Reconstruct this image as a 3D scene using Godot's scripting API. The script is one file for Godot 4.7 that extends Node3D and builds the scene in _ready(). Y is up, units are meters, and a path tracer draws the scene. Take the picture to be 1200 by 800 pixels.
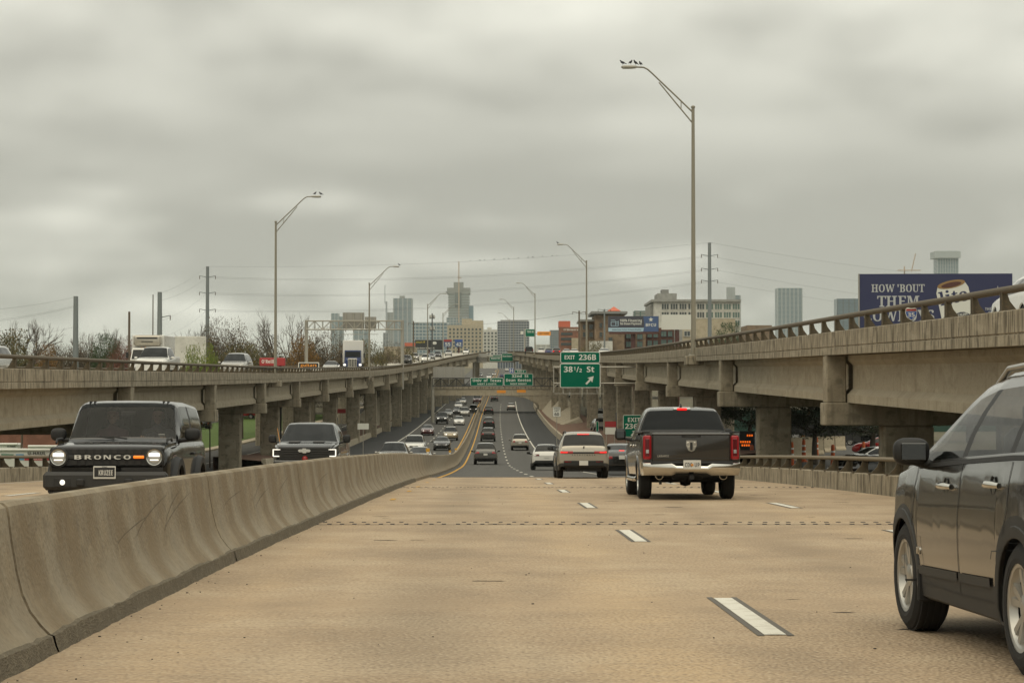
extends Node3D
# Elevated interstate in a city under an overcast sky: lower lanes between two raised viaducts.
# World: camera at the origin of plan, d = metres ahead (z = -d), y up, lower deck under the camera at y = 0.

const EYE := 1.392
const FPX := 2500.0
const HZN := 460.0

class MB:
	var v := PackedVector3Array()
	var n := PackedVector3Array()
	var t := PackedVector2Array()
	var c := PackedColorArray()
	var tint := Color(1, 1, 1)
	func tri(a: Vector3, b: Vector3, e: Vector3, ua := Vector2.ZERO, ub := Vector2.ZERO, ue := Vector2.ZERO) -> void:
		var g := (b - a).cross(e - a)
		if g.length_squared() < 1e-16:
			return
		g = g.normalized()
		v.append(a); v.append(e); v.append(b)
		n.append(g); n.append(g); n.append(g)
		t.append(ua); t.append(ue); t.append(ub)
		c.append(tint); c.append(tint); c.append(tint)
	func quad(a: Vector3, b: Vector3, e: Vector3, d: Vector3, ua := Vector2.ZERO, ub := Vector2(1, 0), ue := Vector2(1, 1), ud := Vector2(0, 1)) -> void:
		tri(a, b, e, ua, ub, ue)
		tri(a, e, d, ua, ue, ud)
	# quad whose normal points away from a point
	func qout(a: Vector3, b: Vector3, e: Vector3, d: Vector3, from: Vector3) -> void:
		var g := (e - a).cross(d - b)
		if g.dot((a + b + e + d) * 0.25 - from) >= 0.0:
			quad(a, b, e, d)
		else:
			quad(a, d, e, b, Vector2.ZERO, Vector2(0, 1), Vector2(1, 1), Vector2(1, 0))
	func box(at: Vector3, size: Vector3, b := Basis.IDENTITY) -> void:
		var h := size * 0.5
		hexa([at + b * Vector3(-h.x, -h.y, -h.z), at + b * Vector3(h.x, -h.y, -h.z), at + b * Vector3(h.x, -h.y, h.z), at + b * Vector3(-h.x, -h.y, h.z),
			at + b * Vector3(-h.x, h.y, -h.z), at + b * Vector3(h.x, h.y, -h.z), at + b * Vector3(h.x, h.y, h.z), at + b * Vector3(-h.x, h.y, h.z)])
	func hexa(p: Array) -> void:
		var m := Vector3.ZERO
		for q in p:
			m += q
		m /= 8.0
		for f in [[0, 1, 2, 3], [4, 5, 6, 7], [0, 1, 5, 4], [1, 2, 6, 5], [2, 3, 7, 6], [3, 0, 4, 7]]:
			qout(p[f[0]], p[f[1]], p[f[2]], p[f[3]], m)
	# box with all twelve edges chamfered
	func bevel(at: Vector3, size: Vector3, r: float, b := Basis.IDENTITY) -> void:
		var h := size * 0.5
		var q := [h - Vector3(0, r, r), h - Vector3(r, 0, r), h - Vector3(r, r, 0)]
		for ax in 3:
			for s in [-1.0, 1.0]:
				var k: Vector3 = q[ax]
				var o := []
				for w in [[-1, -1], [1, -1], [1, 1], [-1, 1]]:
					var p := Vector3.ZERO
					p[ax] = k[ax] * s
					p[(ax + 1) % 3] = k[(ax + 1) % 3] * w[0]
					p[(ax + 2) % 3] = k[(ax + 2) % 3] * w[1]
					o.append(at + b * p)
				qout(o[0], o[1], o[2], o[3], at)
		for ax in 3:
			var a1 := (ax + 1) % 3
			var a2 := (ax + 2) % 3
			for s1 in [-1.0, 1.0]:
				for s2 in [-1.0, 1.0]:
					var o := []
					for e in [-1.0, 1.0]:
						for k in [a1, a2]:
							var p: Vector3 = q[k]
							p[a1] *= s1; p[a2] *= s2; p[ax] *= e
							o.append(at + b * p)
					qout(o[0], o[1], o[3], o[2], at)
		for sx in [-1.0, 1.0]:
			for sy in [-1.0, 1.0]:
				for sz in [-1.0, 1.0]:
					var s := Vector3(sx, sy, sz)
					var a: Vector3 = at + b * (q[0] * s)
					var e: Vector3 = at + b * (q[1] * s)
					var d: Vector3 = at + b * (q[2] * s)
					if (e - a).cross(d - a).dot(a - at) > 0.0:
						tri(a, e, d)
					else:
						tri(a, d, e)
	func tube(pts: Array, rad, sides := 8, caps := true) -> void:
		var rings := []
		var last := pts.size() - 1
		var up := Vector3.UP
		for i in pts.size():
			var dir: Vector3 = (pts[mini(i + 1, last)] - pts[maxi(i - 1, 0)]).normalized()
			if absf(dir.dot(up)) > 0.9:
				up = Vector3.RIGHT if absf(dir.x) < 0.7 else Vector3.FORWARD
			var e1 := dir.cross(up).normalized()
			var e2 := e1.cross(dir)
			var ring := []
			for k in sides:
				var a := TAU * k / sides
				ring.append(e1 * cos(a) + e2 * sin(a))
			rings.append(ring)
		for i in last:
			for k in sides:
				var k2 := (k + 1) % sides
				var na: Vector3 = rings[i][k]
				var nb: Vector3 = rings[i][k2]
				var nc: Vector3 = rings[i + 1][k2]
				var nd: Vector3 = rings[i + 1][k]
				var a: Vector3 = pts[i] + na * rad[i]
				var b: Vector3 = pts[i] + nb * rad[i]
				var e: Vector3 = pts[i + 1] + nc * rad[i + 1]
				var d: Vector3 = pts[i + 1] + nd * rad[i + 1]
				sm(a, b, e, na, nb, nc)
				sm(a, e, d, na, nc, nd)
		if caps:
			for e in [0, last]:
				var dir: Vector3 = pts[0] - pts[1] if e == 0 else pts[last] - pts[last - 1]
				for k in range(1, sides - 1):
					var a: Vector3 = pts[e] + rings[e][0] * rad[e]
					var b: Vector3 = pts[e] + rings[e][k] * rad[e]
					var d: Vector3 = pts[e] + rings[e][k + 1] * rad[e]
					if (b - a).cross(d - a).dot(dir) > 0.0:
						tri(a, b, d)
					else:
						tri(a, d, b)
	# smooth triangle, wound to agree with its normals
	func sm(a: Vector3, b: Vector3, e: Vector3, na: Vector3, nb: Vector3, ne: Vector3, ua := Vector2.ZERO, ub := Vector2.ZERO, ue := Vector2.ZERO) -> void:
		var g := (b - a).cross(e - a)
		if g.length_squared() < 1e-16:
			return
		if g.dot(na + nb + ne) < 0.0:
			v.append(a); v.append(b); v.append(e)
			n.append(na); n.append(nb); n.append(ne)
			t.append(ua); t.append(ub); t.append(ue)
		else:
			v.append(a); v.append(e); v.append(b)
			n.append(na); n.append(ne); n.append(nb)
			t.append(ua); t.append(ue); t.append(ub)
		c.append(tint); c.append(tint); c.append(tint)
	# solid of revolution: prof of (radius, along), about axis from at
	func lathe(at: Vector3, axis: Vector3, prof: Array, sides := 20) -> void:
		var up := Vector3.UP if absf(axis.y) < 0.8 else Vector3.RIGHT
		var e1 := axis.cross(up).normalized()
		var e2 := e1.cross(axis)
		for i in prof.size() - 1:
			var p: Vector2 = prof[i]
			var q: Vector2 = prof[i + 1]
			var dl := q - p
			var nn := Vector2(dl.y, -dl.x).normalized()
			for k in sides:
				var a0 := TAU * k / sides
				var a1 := TAU * (k + 1) / sides
				var r0 := e1 * cos(a0) + e2 * sin(a0)
				var r1 := e1 * cos(a1) + e2 * sin(a1)
				var n0 := r0 * nn.x + axis * nn.y
				var n1 := r1 * nn.x + axis * nn.y
				var a := at + r0 * p.x + axis * p.y
				var b := at + r1 * p.x + axis * p.y
				var e := at + r1 * q.x + axis * q.y
				var d := at + r0 * q.x + axis * q.y
				sm(a, b, e, n0, n1, n1)
				sm(a, e, d, n0, n1, n0)
	# prism: polygon in the plane spanned by ex, ey at origin o, pushed along ez by depth
	func prism(poly: PackedVector2Array, o: Vector3, ex: Vector3, ey: Vector3, ez: Vector3) -> void:
		var idx := Geometry2D.triangulate_polygon(poly)
		for i in range(0, idx.size(), 3):
			var a := o + ex * poly[idx[i]].x + ey * poly[idx[i]].y
			var b := o + ex * poly[idx[i + 1]].x + ey * poly[idx[i + 1]].y
			var e := o + ex * poly[idx[i + 2]].x + ey * poly[idx[i + 2]].y
			if (b - a).cross(e - a).dot(ez) > 0.0:
				tri(a, e, b); tri(a + ez, b + ez, e + ez)
			else:
				tri(a, b, e); tri(a + ez, e + ez, b + ez)
		var area := 0.0
		for i in poly.size():
			area += poly[i].cross(poly[(i + 1) % poly.size()])
		var sgn := signf(area) * signf(ex.cross(ey).dot(ez))
		for i in poly.size():
			var p := poly[i]
			var q := poly[(i + 1) % poly.size()]
			var a := o + ex * p.x + ey * p.y
			var b := o + ex * q.x + ey * q.y
			if sgn > 0.0:
				quad(a, b, b + ez, a + ez)
			else:
				quad(b, a, a + ez, b + ez)
	# rounded block (superellipsoid)
	func pebble(at: Vector3, size: Vector3, e := 0.4, b := Basis.IDENTITY, nu := 10, nv := 14) -> void:
		var g := []
		for i in nu + 1:
			var la := PI * (i / float(nu) - 0.5)
			var row := []
			for k in nv:
				var lo := TAU * k / nv
				var cx := signf(cos(lo)) * pow(absf(cos(lo)), e)
				var cz := signf(sin(lo)) * pow(absf(sin(lo)), e)
				var cl := pow(absf(cos(la)), e)
				row.append(at + b * Vector3(size.x * 0.5 * cl * cx, size.y * 0.5 * signf(la) * pow(absf(sin(la)), e), size.z * 0.5 * cl * cz))
			g.append(row)
		for i in nu:
			for k in nv:
				qout(g[i][k], g[i][(k + 1) % nv], g[i + 1][(k + 1) % nv], g[i + 1][k], at)
	# corner normals averaged over neighbours within an angle
	func smooth(angle := 40.0) -> void:
		var by := {}
		var fn := PackedVector3Array()
		fn.resize(v.size())
		for i in range(0, v.size(), 3):
			var g := (v[i + 2] - v[i]).cross(v[i + 1] - v[i])
			for k in 3:
				fn[i + k] = g
				var key := Vector3i((v[i + k] * 4000.0).round())
				if by.has(key):
					by[key].append(i + k)
				else:
					by[key] = [i + k]
		var ca := cos(deg_to_rad(angle))
		for key in by:
			var l: Array = by[key]
			for i in l:
				var a := fn[i].normalized()
				var s := Vector3.ZERO
				for j in l:
					if a.dot(fn[j].normalized()) > ca:
						s += fn[j]
				n[i] = s.normalized()
	func mesh() -> ArrayMesh:
		var m := ArrayMesh.new()
		if v.is_empty():
			return m
		var a := []
		a.resize(Mesh.ARRAY_MAX)
		a[Mesh.ARRAY_VERTEX] = v
		a[Mesh.ARRAY_NORMAL] = n
		a[Mesh.ARRAY_TEX_UV] = t
		a[Mesh.ARRAY_COLOR] = c
		m.add_surface_from_arrays(Mesh.PRIMITIVE_TRIANGLES, a)
		return m

var M := {}
var used := {}
var rng := RandomNumberGenerator.new()

func lin(r: float, g: float, b: float) -> Color:
	return Color(r, g, b).linear_to_srgb()

func mat(called: String, col: Color, rough := 0.8, metal := 0.0) -> StandardMaterial3D:
	var m := StandardMaterial3D.new()
	m.resource_name = called
	m.albedo_color = col
	m.roughness = rough
	m.metallic = metal
	M[called] = m
	return m

func numbered(called: String) -> String:
	var k: int = used.get(called, 0)
	used[called] = k + 1
	return called if k == 0 else "%s_%03d" % [called, k]

func tag(o: Node3D, label: String, category: String, group := "") -> Node3D:
	if label != "":
		o.set_meta("label", label)
	if category != "":
		o.set_meta("category", category)
	if group != "":
		o.set_meta("group", group)
	return o

func thing(called: String, label: String, category: String, at := Vector3.ZERO, turn := 0.0, group := "") -> Node3D:
	var o := Node3D.new()
	o.name = numbered(called)
	add_child(o)
	o.position = at
	o.rotation.y = turn
	return tag(o, label, category, group)

func part(parent: Node3D, called: String, mesh: Mesh, m: Material, at := Vector3.ZERO) -> MeshInstance3D:
	var o := MeshInstance3D.new()
	o.name = called
	o.mesh = mesh
	o.material_override = m
	parent.add_child(o, true)
	o.position = at
	return o

func bpart(parent: Node3D, called: String, mb: MB, m: Material) -> MeshInstance3D:
	return part(parent, called, mb.mesh(), m)

func structure(called: String, mb: MB, m: Material) -> MeshInstance3D:
	var o := MeshInstance3D.new()
	o.name = numbered(called)
	o.mesh = mb.mesh()
	o.material_override = m
	add_child(o)
	o.set_meta("kind", "structure")
	return o

# piecewise curve through (d, value) pairs, smooth
func tab(a: Array, d: float) -> float:
	var k := a.size()
	if d <= a[0][0]:
		return a[0][1] + (d - a[0][0]) * (a[1][1] - a[0][1]) / (a[1][0] - a[0][0])
	if d >= a[k - 1][0]:
		return a[k - 1][1] + (d - a[k - 1][0]) * (a[k - 1][1] - a[k - 2][1]) / (a[k - 1][0] - a[k - 2][0])
	var i := 0
	while a[i + 1][0] < d:
		i += 1
	var h: float = a[i + 1][0] - a[i][0]
	var s: float = (a[i + 1][1] - a[i][1]) / h
	var m0 := s
	var m1 := s
	if i > 0:
		m0 = 0.5 * (s + (a[i][1] - a[i - 1][1]) / (a[i][0] - a[i - 1][0]))
	if i < k - 2:
		m1 = 0.5 * (s + (a[i + 2][1] - a[i + 1][1]) / (a[i + 2][0] - a[i + 1][0]))
	var u: float = (d - a[i][0]) / h
	var u2 := u * u
	var u3 := u2 * u
	return a[i][1] * (2 * u3 - 3 * u2 + 1) + m0 * h * (u3 - 2 * u2 + u) + a[i + 1][1] * (-2 * u3 + 3 * u2) + m1 * h * (u3 - u2)

# straight-line version
func lint(a: Array, d: float) -> float:
	if d <= a[0][0]:
		return a[0][1]
	for i in a.size() - 1:
		if d <= a[i + 1][0]:
			return lerpf(a[i][1], a[i + 1][1], (d - a[i][0]) / maxf(1e-6, a[i + 1][0] - a[i][0]))
	return a[a.size() - 1][1]

const LANE := [[0.0, 1.98], [40.0, 1.43], [89.0, 0.82], [170.0, -0.27], [264.0, -1.2], [410.0, -2.3], [528.0, -2.6], [700.0, -2.8], [900.0, -3.0]]
const ROAD := [[0.0, 0.0], [20.0, -0.344], [40.0, -0.73], [52.5, -1.03], [64.7, -1.356], [76.9, -1.72], [89.1, -2.1], [101.0, -2.47], [128.0, -3.25], [170.0, -4.3], [220.0, -4.68], [264.0, -4.6], [328.0, -4.05], [410.0, -2.8], [528.0, -0.55], [620.0, 1.5], [900.0, 8.0], [1150.0, 14.5]]
const BASE := [[0.0, -4.68], [20.0, -4.64], [40.0, -4.36], [89.0, -4.15], [170.0, -3.95], [600.0, -3.95]]
const RIGHT := [[0.0, 9.4], [200.0, 9.4], [268.0, 9.3], [350.0, 6.3], [441.0, 4.7], [520.0, 2.8], [620.0, 0.0], [760.0, -2.0]]
const RTOP := [[0.0, 2.6], [39.0, 2.94], [59.0, 3.15], [78.0, 3.33], [103.0, 3.62], [134.0, 3.98], [194.0, 4.78], [268.0, 5.97], [350.0, 7.5], [441.0, 9.3], [520.0, 11.0], [620.0, 13.0], [760.0, 15.8]]
const LEFT := [[0.0, -16.8], [121.0, -16.8], [175.0, -17.4], [215.0, -17.3], [256.0, -16.6], [340.0, -15.7], [400.0, -15.2], [480.0, -13.6], [580.0, -10.6], [760.0, -7.0]]
const LTOP := [[0.0, 1.75], [70.0, 2.19], [121.0, 2.53], [175.0, 3.0], [215.0, 3.5], [256.0, 4.05], [340.0, 5.6], [400.0, 6.9], [480.0, 9.0], [580.0, 11.6], [760.0, 15.8]]
const LAND := [[-400.0, -7.0], [60.0, -6.6], [89.0, -5.7], [128.0, -5.1], [170.0, -5.0], [220.0, -5.1], [264.0, -5.0], [328.0, -4.5], [410.0, -3.3], [528.0, -1.1], [620.0, 0.9], [800.0, 4.6], [1150.0, 12.5], [1500.0, 16.0], [4000.0, 55.0], [12000.0, 180.0]]

func lane(d: float) -> float: return tab(LANE, d)
func road(d: float) -> float: return tab(ROAD, d)
func land(d: float) -> float: return lint(LAND, d)

# point at a pixel of a 1200 x 800 survey photo, a given distance ahead
func at_px(px: float, py: float, d: float) -> Vector3:
	return Vector3((px - 600.0) * d / FPX, EYE + (HZN - py) * d / FPX, -d)

func stations(from: float, to: float, fine := 4.0) -> Array:
	var a := []
	var d := from
	while d < to - 0.01:
		a.append(d)
		d += maxf(fine, d * 0.02)
	a.append(to)
	return a

# profile (lateral, height) carried along d; outward normals for profiles listed left to right over the top
func sweep(mb: MB, prof: Array, ds: Array, fx: Callable, fy: Callable, ends := false) -> void:
	var acc := [0.0]
	for i in range(1, prof.size()):
		acc.append(acc[i - 1] + (prof[i] - prof[i - 1]).length())
	for j in ds.size() - 1:
		var d0: float = ds[j]
		var d1: float = ds[j + 1]
		var o0 := Vector3(fx.call(d0), fy.call(d0), -d0)
		var o1 := Vector3(fx.call(d1), fy.call(d1), -d1)
		for i in prof.size() - 1:
			var p := Vector3(prof[i].x, prof[i].y, 0)
			var q := Vector3(prof[i + 1].x, prof[i + 1].y, 0)
			mb.quad(o0 + p, o0 + q, o1 + q, o1 + p, Vector2(acc[i], d0), Vector2(acc[i + 1], d0), Vector2(acc[i + 1], d1), Vector2(acc[i], d1))
	if ends:
		var poly := PackedVector2Array(prof)
		var idx := Geometry2D.triangulate_polygon(poly)
		for e in 2:
			var d: float = ds[0] if e == 0 else ds[ds.size() - 1]
			var o := Vector3(fx.call(d), fy.call(d), -d)
			for i in range(0, idx.size(), 3):
				var a := o + Vector3(poly[idx[i]].x, poly[idx[i]].y, 0)
				var b := o + Vector3(poly[idx[i + 1]].x, poly[idx[i + 1]].y, 0)
				var g := o + Vector3(poly[idx[i + 2]].x, poly[idx[i + 2]].y, 0)
				if ((b - a).cross(g - a).z > 0.0) == (e == 0):
					mb.tri(a, b, g)
				else:
					mb.tri(a, g, b)

func noise_img(w: int, h: int, seed_: int, freq: float, oct := 4, kind := FastNoiseLite.TYPE_SIMPLEX_SMOOTH) -> PackedByteArray:
	var f := FastNoiseLite.new()
	f.seed = seed_
	f.noise_type = kind
	f.frequency = freq
	f.fractal_octaves = oct
	var im := f.get_seamless_image(w, h)
	im.convert(Image.FORMAT_L8)
	return im.get_data()

# noise drawn small and stretched to w x h
func stretched(w: int, h: int, sw: int, sh: int, seed_: int, freq: float, oct := 4) -> PackedByteArray:
	var im := Image.create_from_data(sw, sh, false, Image.FORMAT_L8, noise_img(sw, sh, seed_, freq, oct))
	im.resize(w, h, Image.INTERPOLATE_CUBIC)
	return im.get_data()

# colour texture: layers of [bytes, linear colour, lo, hi, amount]
func layered(w: int, h: int, base: Color, layers: Array) -> Image:
	var k := w * h
	var r := PackedFloat32Array(); r.resize(k); r.fill(base.r)
	var g := PackedFloat32Array(); g.resize(k); g.fill(base.g)
	var b := PackedFloat32Array(); b.resize(k); b.fill(base.b)
	for l in layers:
		var src: PackedByteArray = l[0]
		var col: Color = l[1]
		var lut := PackedFloat32Array()
		for i in 256:
			lut.append(smoothstep(l[2], l[3], i / 255.0) * l[4])
		for i in k:
			var a := lut[src[i]]
			if a > 0.003:
				r[i] += (col.r - r[i]) * a
				g[i] += (col.g - g[i]) * a
				b[i] += (col.b - b[i]) * a
	var srgb := PackedByteArray()
	srgb.resize(1025)
	for i in 1025:
		srgb[i] = int(clampf(Color(i / 1024.0, 0, 0).linear_to_srgb().r * 255.0 + 0.5, 0, 255))
	var data := PackedByteArray()
	data.resize(k * 3)
	for i in k:
		data[i * 3] = srgb[int(clampf(r[i], 0, 1) * 1024)]
		data[i * 3 + 1] = srgb[int(clampf(g[i], 0, 1) * 1024)]
		data[i * 3 + 2] = srgb[int(clampf(b[i], 0, 1) * 1024)]
	return Image.create_from_data(w, h, false, Image.FORMAT_RGB8, data)

func tex(im: Image) -> ImageTexture:
	return ImageTexture.create_from_image(im)

func bump(w: int, h: int, bytes: PackedByteArray, strength: float) -> ImageTexture:
	var im := Image.create_from_data(w, h, false, Image.FORMAT_L8, bytes)
	im.convert(Image.FORMAT_RGBA8)
	im.bump_map_to_normal_map(strength)
	return ImageTexture.create_from_image(im)

func textured(called: String, im: Image, rough: float, scale: Vector3, triplanar := true, nb = null, nstrength := 1.0) -> StandardMaterial3D:
	var m := mat(called, Color.WHITE, rough)
	m.albedo_texture = tex(im)
	m.uv1_scale = scale
	m.metallic_specular = 0.28
	m.uv1_triplanar = triplanar
	m.uv1_world_triplanar = triplanar
	if nb != null:
		m.normal_enabled = true
		m.normal_texture = nb
		m.normal_scale = nstrength
	return m

func setup_view() -> void:
	var cam := Camera3D.new()
	cam.name = "camera"
	add_child(cam)
	cam.position = Vector3(0, EYE, 0)
	cam.rotation.x = atan(60.0 / FPX)
	cam.fov = rad_to_deg(2.0 * atan(400.0 / FPX))
	cam.near = 0.1
	cam.far = 20000.0
	cam.current = true
	var env := Environment.new()
	env.background_mode = Environment.BG_SKY
	env.tonemap_mode = Environment.TONE_MAPPER_LINEAR
	env.tonemap_exposure = 1.13
	env.sdfgi_enabled = true
	env.ssao_enabled = true
	env.ssil_enabled = true
	env.ambient_light_source = Environment.AMBIENT_SOURCE_SKY
	env.fog_enabled = true
	env.fog_density = 0.00006
	env.fog_light_color = Color(0.62, 0.65, 0.63)
	var sky := Sky.new()
	var pano := PanoramaSkyMaterial.new()
	pano.panorama = overcast()
	sky.sky_material = pano
	env.sky = sky
	env.background_energy_multiplier = 1.0
	var we := WorldEnvironment.new()
	we.name = "air"
	we.environment = env
	add_child(we)
	var sun := DirectionalLight3D.new()
	sun.name = "sun"
	sun.light_energy = 0.38
	sun.light_color = Color(1.0, 0.94, 0.82)
	sun.light_angular_distance = 70.0
	sun.shadow_enabled = true
	sun.rotation_degrees = Vector3(-62, -24, 0)
	add_child(sun)

# closed overcast: brighter overhead than at the horizon, with flat grey banks of cloud
func overcast() -> ImageTexture:
	var w := 1536
	var h := 768
	var f := FastNoiseLite.new()
	f.seed = 11
	f.noise_type = FastNoiseLite.TYPE_SIMPLEX_SMOOTH
	f.frequency = 1.0
	f.fractal_octaves = 5
	f.fractal_gain = 0.48
	var f2 := FastNoiseLite.new()
	f2.seed = 29
	f2.noise_type = FastNoiseLite.TYPE_SIMPLEX_SMOOTH
	f2.frequency = 1.0
	f2.fractal_octaves = 3
	var data := PackedFloat32Array()
	data.resize(w * h * 3)
	for j in h:
		var el := PI * (0.5 - (j + 0.5) / h)
		var sy := sin(maxf(el, 0.0))
		var cy := cos(el)
		var base := 0.57 * (1.0 + 0.75 * sy)
		for i in w:
			var az := TAU * ((i + 0.5) / w - 0.5)
			var k := 1.0
			if el > -0.05:
				var cx := cos(az)
				var sx := sin(az)
				# long flat cloud, finer and more squeezed towards the horizon
				var lay := 9.0 * sqrt(maxf(el, 0.0) + 0.02)
				var big := f2.get_noise_3d(sx * 4.2, lay * 1.5 + 3.0, cx * 4.2)
				var fine := f.get_noise_3d(sx * 9.0 + 0.4, lay * 2.5, cx * 9.0)
				var bank := exp(-pow((el - 0.078 - 0.05 * sx - 0.05 * fine) / 0.04, 2.0)) * (0.6 + 0.4 * cos((az - 0.1) * 6.0))
				var wisp := exp(-pow((el - 0.034 - 0.014 * fine) / 0.013, 2.0)) * maxf(0.0, 0.25 + fine)
				var glow := 0.34 * exp(-pow((az + 0.24) / 0.2, 2.0)) * smoothstep(0.02, 0.14, el) + 0.08 * cos(az + 0.8)
				k = 1.0 + 0.2 * big + 0.36 * fine + glow - 0.36 * clampf(bank, 0.0, 1.2) + 0.5 * wisp
			var q := (j * w + i) * 3
			data[q] = base * k
			data[q + 1] = base * k * 0.99
			data[q + 2] = base * k * 0.87
	var im := Image.create_from_data(w, h, false, Image.FORMAT_RGBF, data.to_byte_array())
	return ImageTexture.create_from_image(im)

func band_bytes(w: int, h: int, centres: Array, widths: Array, amounts: Array, seed_: int) -> PackedByteArray:
	var nz := stretched(w, h, 64, 256, seed_, 0.03, 4)
	var out := PackedByteArray()
	out.resize(w * h)
	var row := PackedFloat32Array()
	for i in w:
		var s := 0.0
		for k in centres.size():
			s += amounts[k] * exp(-pow((i / float(w) - centres[k]) / widths[k], 2.0))
		row.append(s)
	for j in h:
		for i in w:
			out[j * w + i] = int(clampf(row[i] * (0.55 + 0.9 * nz[j * w + i] / 255.0) * 200.0, 0, 255))
	return out

func materials() -> void:
	var grain := noise_img(512, 512, 3, 0.12, 4)
	var blot := noise_img(512, 512, 5, 0.012, 5)
	var speck := noise_img(512, 512, 8, 0.33, 2)
	var blot2 := noise_img(512, 512, 15, 0.02, 5)
	# poured deck concrete: tan, drag-finished across, oil along the middle of each lane
	var W := 1024
	var H := 2048
	var tine := stretched(W, H, 110, 2048, 21, 0.14, 4)
	var tine2 := stretched(W, H, 220, 2048, 22, 0.22, 3)
	var blots := stretched(W, H, 256, 512, 23, 0.022, 5)
	var gr2 := noise_img(W, H, 24, 0.3, 3)
	var oil := band_bytes(W, H, [0.195, 0.545, 0.86], [0.06, 0.055, 0.06], [0.75, 0.62, 0.35], 31)
	var pale := band_bytes(W, H, [0.33, 0.07, 0.68], [0.05, 0.03, 0.05], [0.7, 0.5, 0.6], 32)
	var track := band_bytes(W, H, [0.12, 0.265, 0.475, 0.615, 0.79, 0.93], [0.02, 0.02, 0.02, 0.02, 0.02, 0.02], [0.6, 0.6, 0.55, 0.55, 0.4, 0.4], 33)
	var nub := noise_img(W, H, 25, 0.09, 2, FastNoiseLite.TYPE_CELLULAR)
	var im := layered(W, H, Color(0.365, 0.272, 0.178), [
		[blots, Color(0.44, 0.345, 0.235), 0.45, 0.8, 0.65], [blots, Color(0.26, 0.195, 0.13), 0.46, 0.2, 0.5], [pale, Color(0.49, 0.355, 0.21), 0.15, 0.85, 0.6], [track, Color(0.25, 0.2, 0.145), 0.2, 0.95, 0.4],
		[tine, Color(0.24, 0.185, 0.13), 0.5, 0.75, 0.28], [tine2, Color(0.49, 0.40, 0.29), 0.55, 0.85, 0.28], [oil, Color(0.15, 0.118, 0.085), 0.12, 0.95, 0.5],
		[gr2, Color(0.17, 0.13, 0.095), 0.56, 0.82, 0.65], [gr2, Color(0.55, 0.46, 0.34), 0.42, 0.15, 0.5], [nub, Color(0.07, 0.06, 0.05), 0.97, 1.0, 0.0]])
	var dk := textured("deck_concrete", im, 0.86, Vector3(1.0 / 11.8, 1.0 / 31.0, 1), false, bump(W, H, gr2, 3.0), 0.5)
	dk.metallic_specular = 0.35
	# asphalt
	im = layered(512, 512, Color(0.085, 0.083, 0.078), [[blot, Color(0.12, 0.115, 0.105), 0.45, 0.8, 0.7], [grain, Color(0.045, 0.045, 0.045), 0.5, 0.8, 0.6], [speck, Color(0.19, 0.18, 0.16), 0.62, 0.85, 0.5]])
	textured("asphalt", im, 0.85, Vector3(0.12, 0.12, 0.12), true)
	im = layered(512, 512, Color(0.045, 0.046, 0.047), [[blot, Color(0.07, 0.07, 0.068), 0.45, 0.8, 0.7], [grain, Color(0.025, 0.025, 0.026), 0.5, 0.8, 0.6], [speck, Color(0.11, 0.11, 0.1), 0.66, 0.85, 0.4]])
	textured("dark_asphalt", im, 0.85, Vector3(0.12, 0.12, 0.12), true)
	# barrier concrete: stained, with scuffs
	var drip := stretched(512, 512, 512, 40, 41, 0.035, 4)
	var drip2 := stretched(512, 512, 512, 24, 42, 0.09, 3)
	var stain := stretched(512, 512, 200, 130, 44, 0.018, 5)
	im = layered(512, 512, Color(0.235, 0.195, 0.138), [[blot, Color(0.30, 0.25, 0.175), 0.45, 0.75, 0.8], [blot2, Color(0.165, 0.14, 0.105), 0.55, 0.85, 0.6], [drip2, Color(0.16, 0.13, 0.09), 0.62, 0.85, 0.25], [stain, Color(0.195, 0.148, 0.092), 0.5, 0.74, 0.6], [stain, Color(0.32, 0.285, 0.22), 0.46, 0.25, 0.55], [grain, Color(0.14, 0.12, 0.09), 0.55, 0.85, 0.4], [speck, Color(0.38, 0.33, 0.25), 0.66, 0.9, 0.35]])
	textured("barrier_concrete", im, 0.9, Vector3(0.3, 0.3, 0.3), true, bump(512, 512, grain, 2.5), 0.4)
	im = layered(512, 512, Color(0.15, 0.128, 0.094), [[blot2, Color(0.21, 0.18, 0.13), 0.45, 0.7, 0.8], [grain, Color(0.06, 0.055, 0.045), 0.5, 0.8, 0.7], [speck, Color(0.27, 0.24, 0.18), 0.62, 0.85, 0.5]])
	textured("kerb_strip", im, 0.95, Vector3(0.8, 0.8, 0.8), true, bump(512, 512, grain, 5.0), 1.0)
	# parapet concrete: weather runs
	im = layered(512, 512, Color(0.30, 0.262, 0.195), [[blot, Color(0.37, 0.325, 0.245), 0.45, 0.75, 0.8], [drip, Color(0.16, 0.135, 0.095), 0.5, 0.7, 0.75], [drip2, Color(0.075, 0.065, 0.05), 0.6, 0.76, 0.75], [drip2, Color(0.42, 0.37, 0.28), 0.4, 0.2, 0.4], [grain, Color(0.18, 0.155, 0.115), 0.55, 0.85, 0.35]])
	textured("parapet_concrete", im, 0.92, Vector3(0.14, 0.35, 0.14), true)
	im = layered(512, 512, Color(0.36, 0.315, 0.235), [[blot, Color(0.41, 0.36, 0.27), 0.45, 0.75, 0.8], [blot2, Color(0.25, 0.215, 0.16), 0.55, 0.85, 0.5], [drip, Color(0.22, 0.185, 0.13), 0.58, 0.8, 0.35], [grain, Color(0.22, 0.19, 0.14), 0.55, 0.85, 0.3]])
	textured("girder_concrete", im, 0.9, Vector3(0.09, 0.18, 0.09), true)
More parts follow.
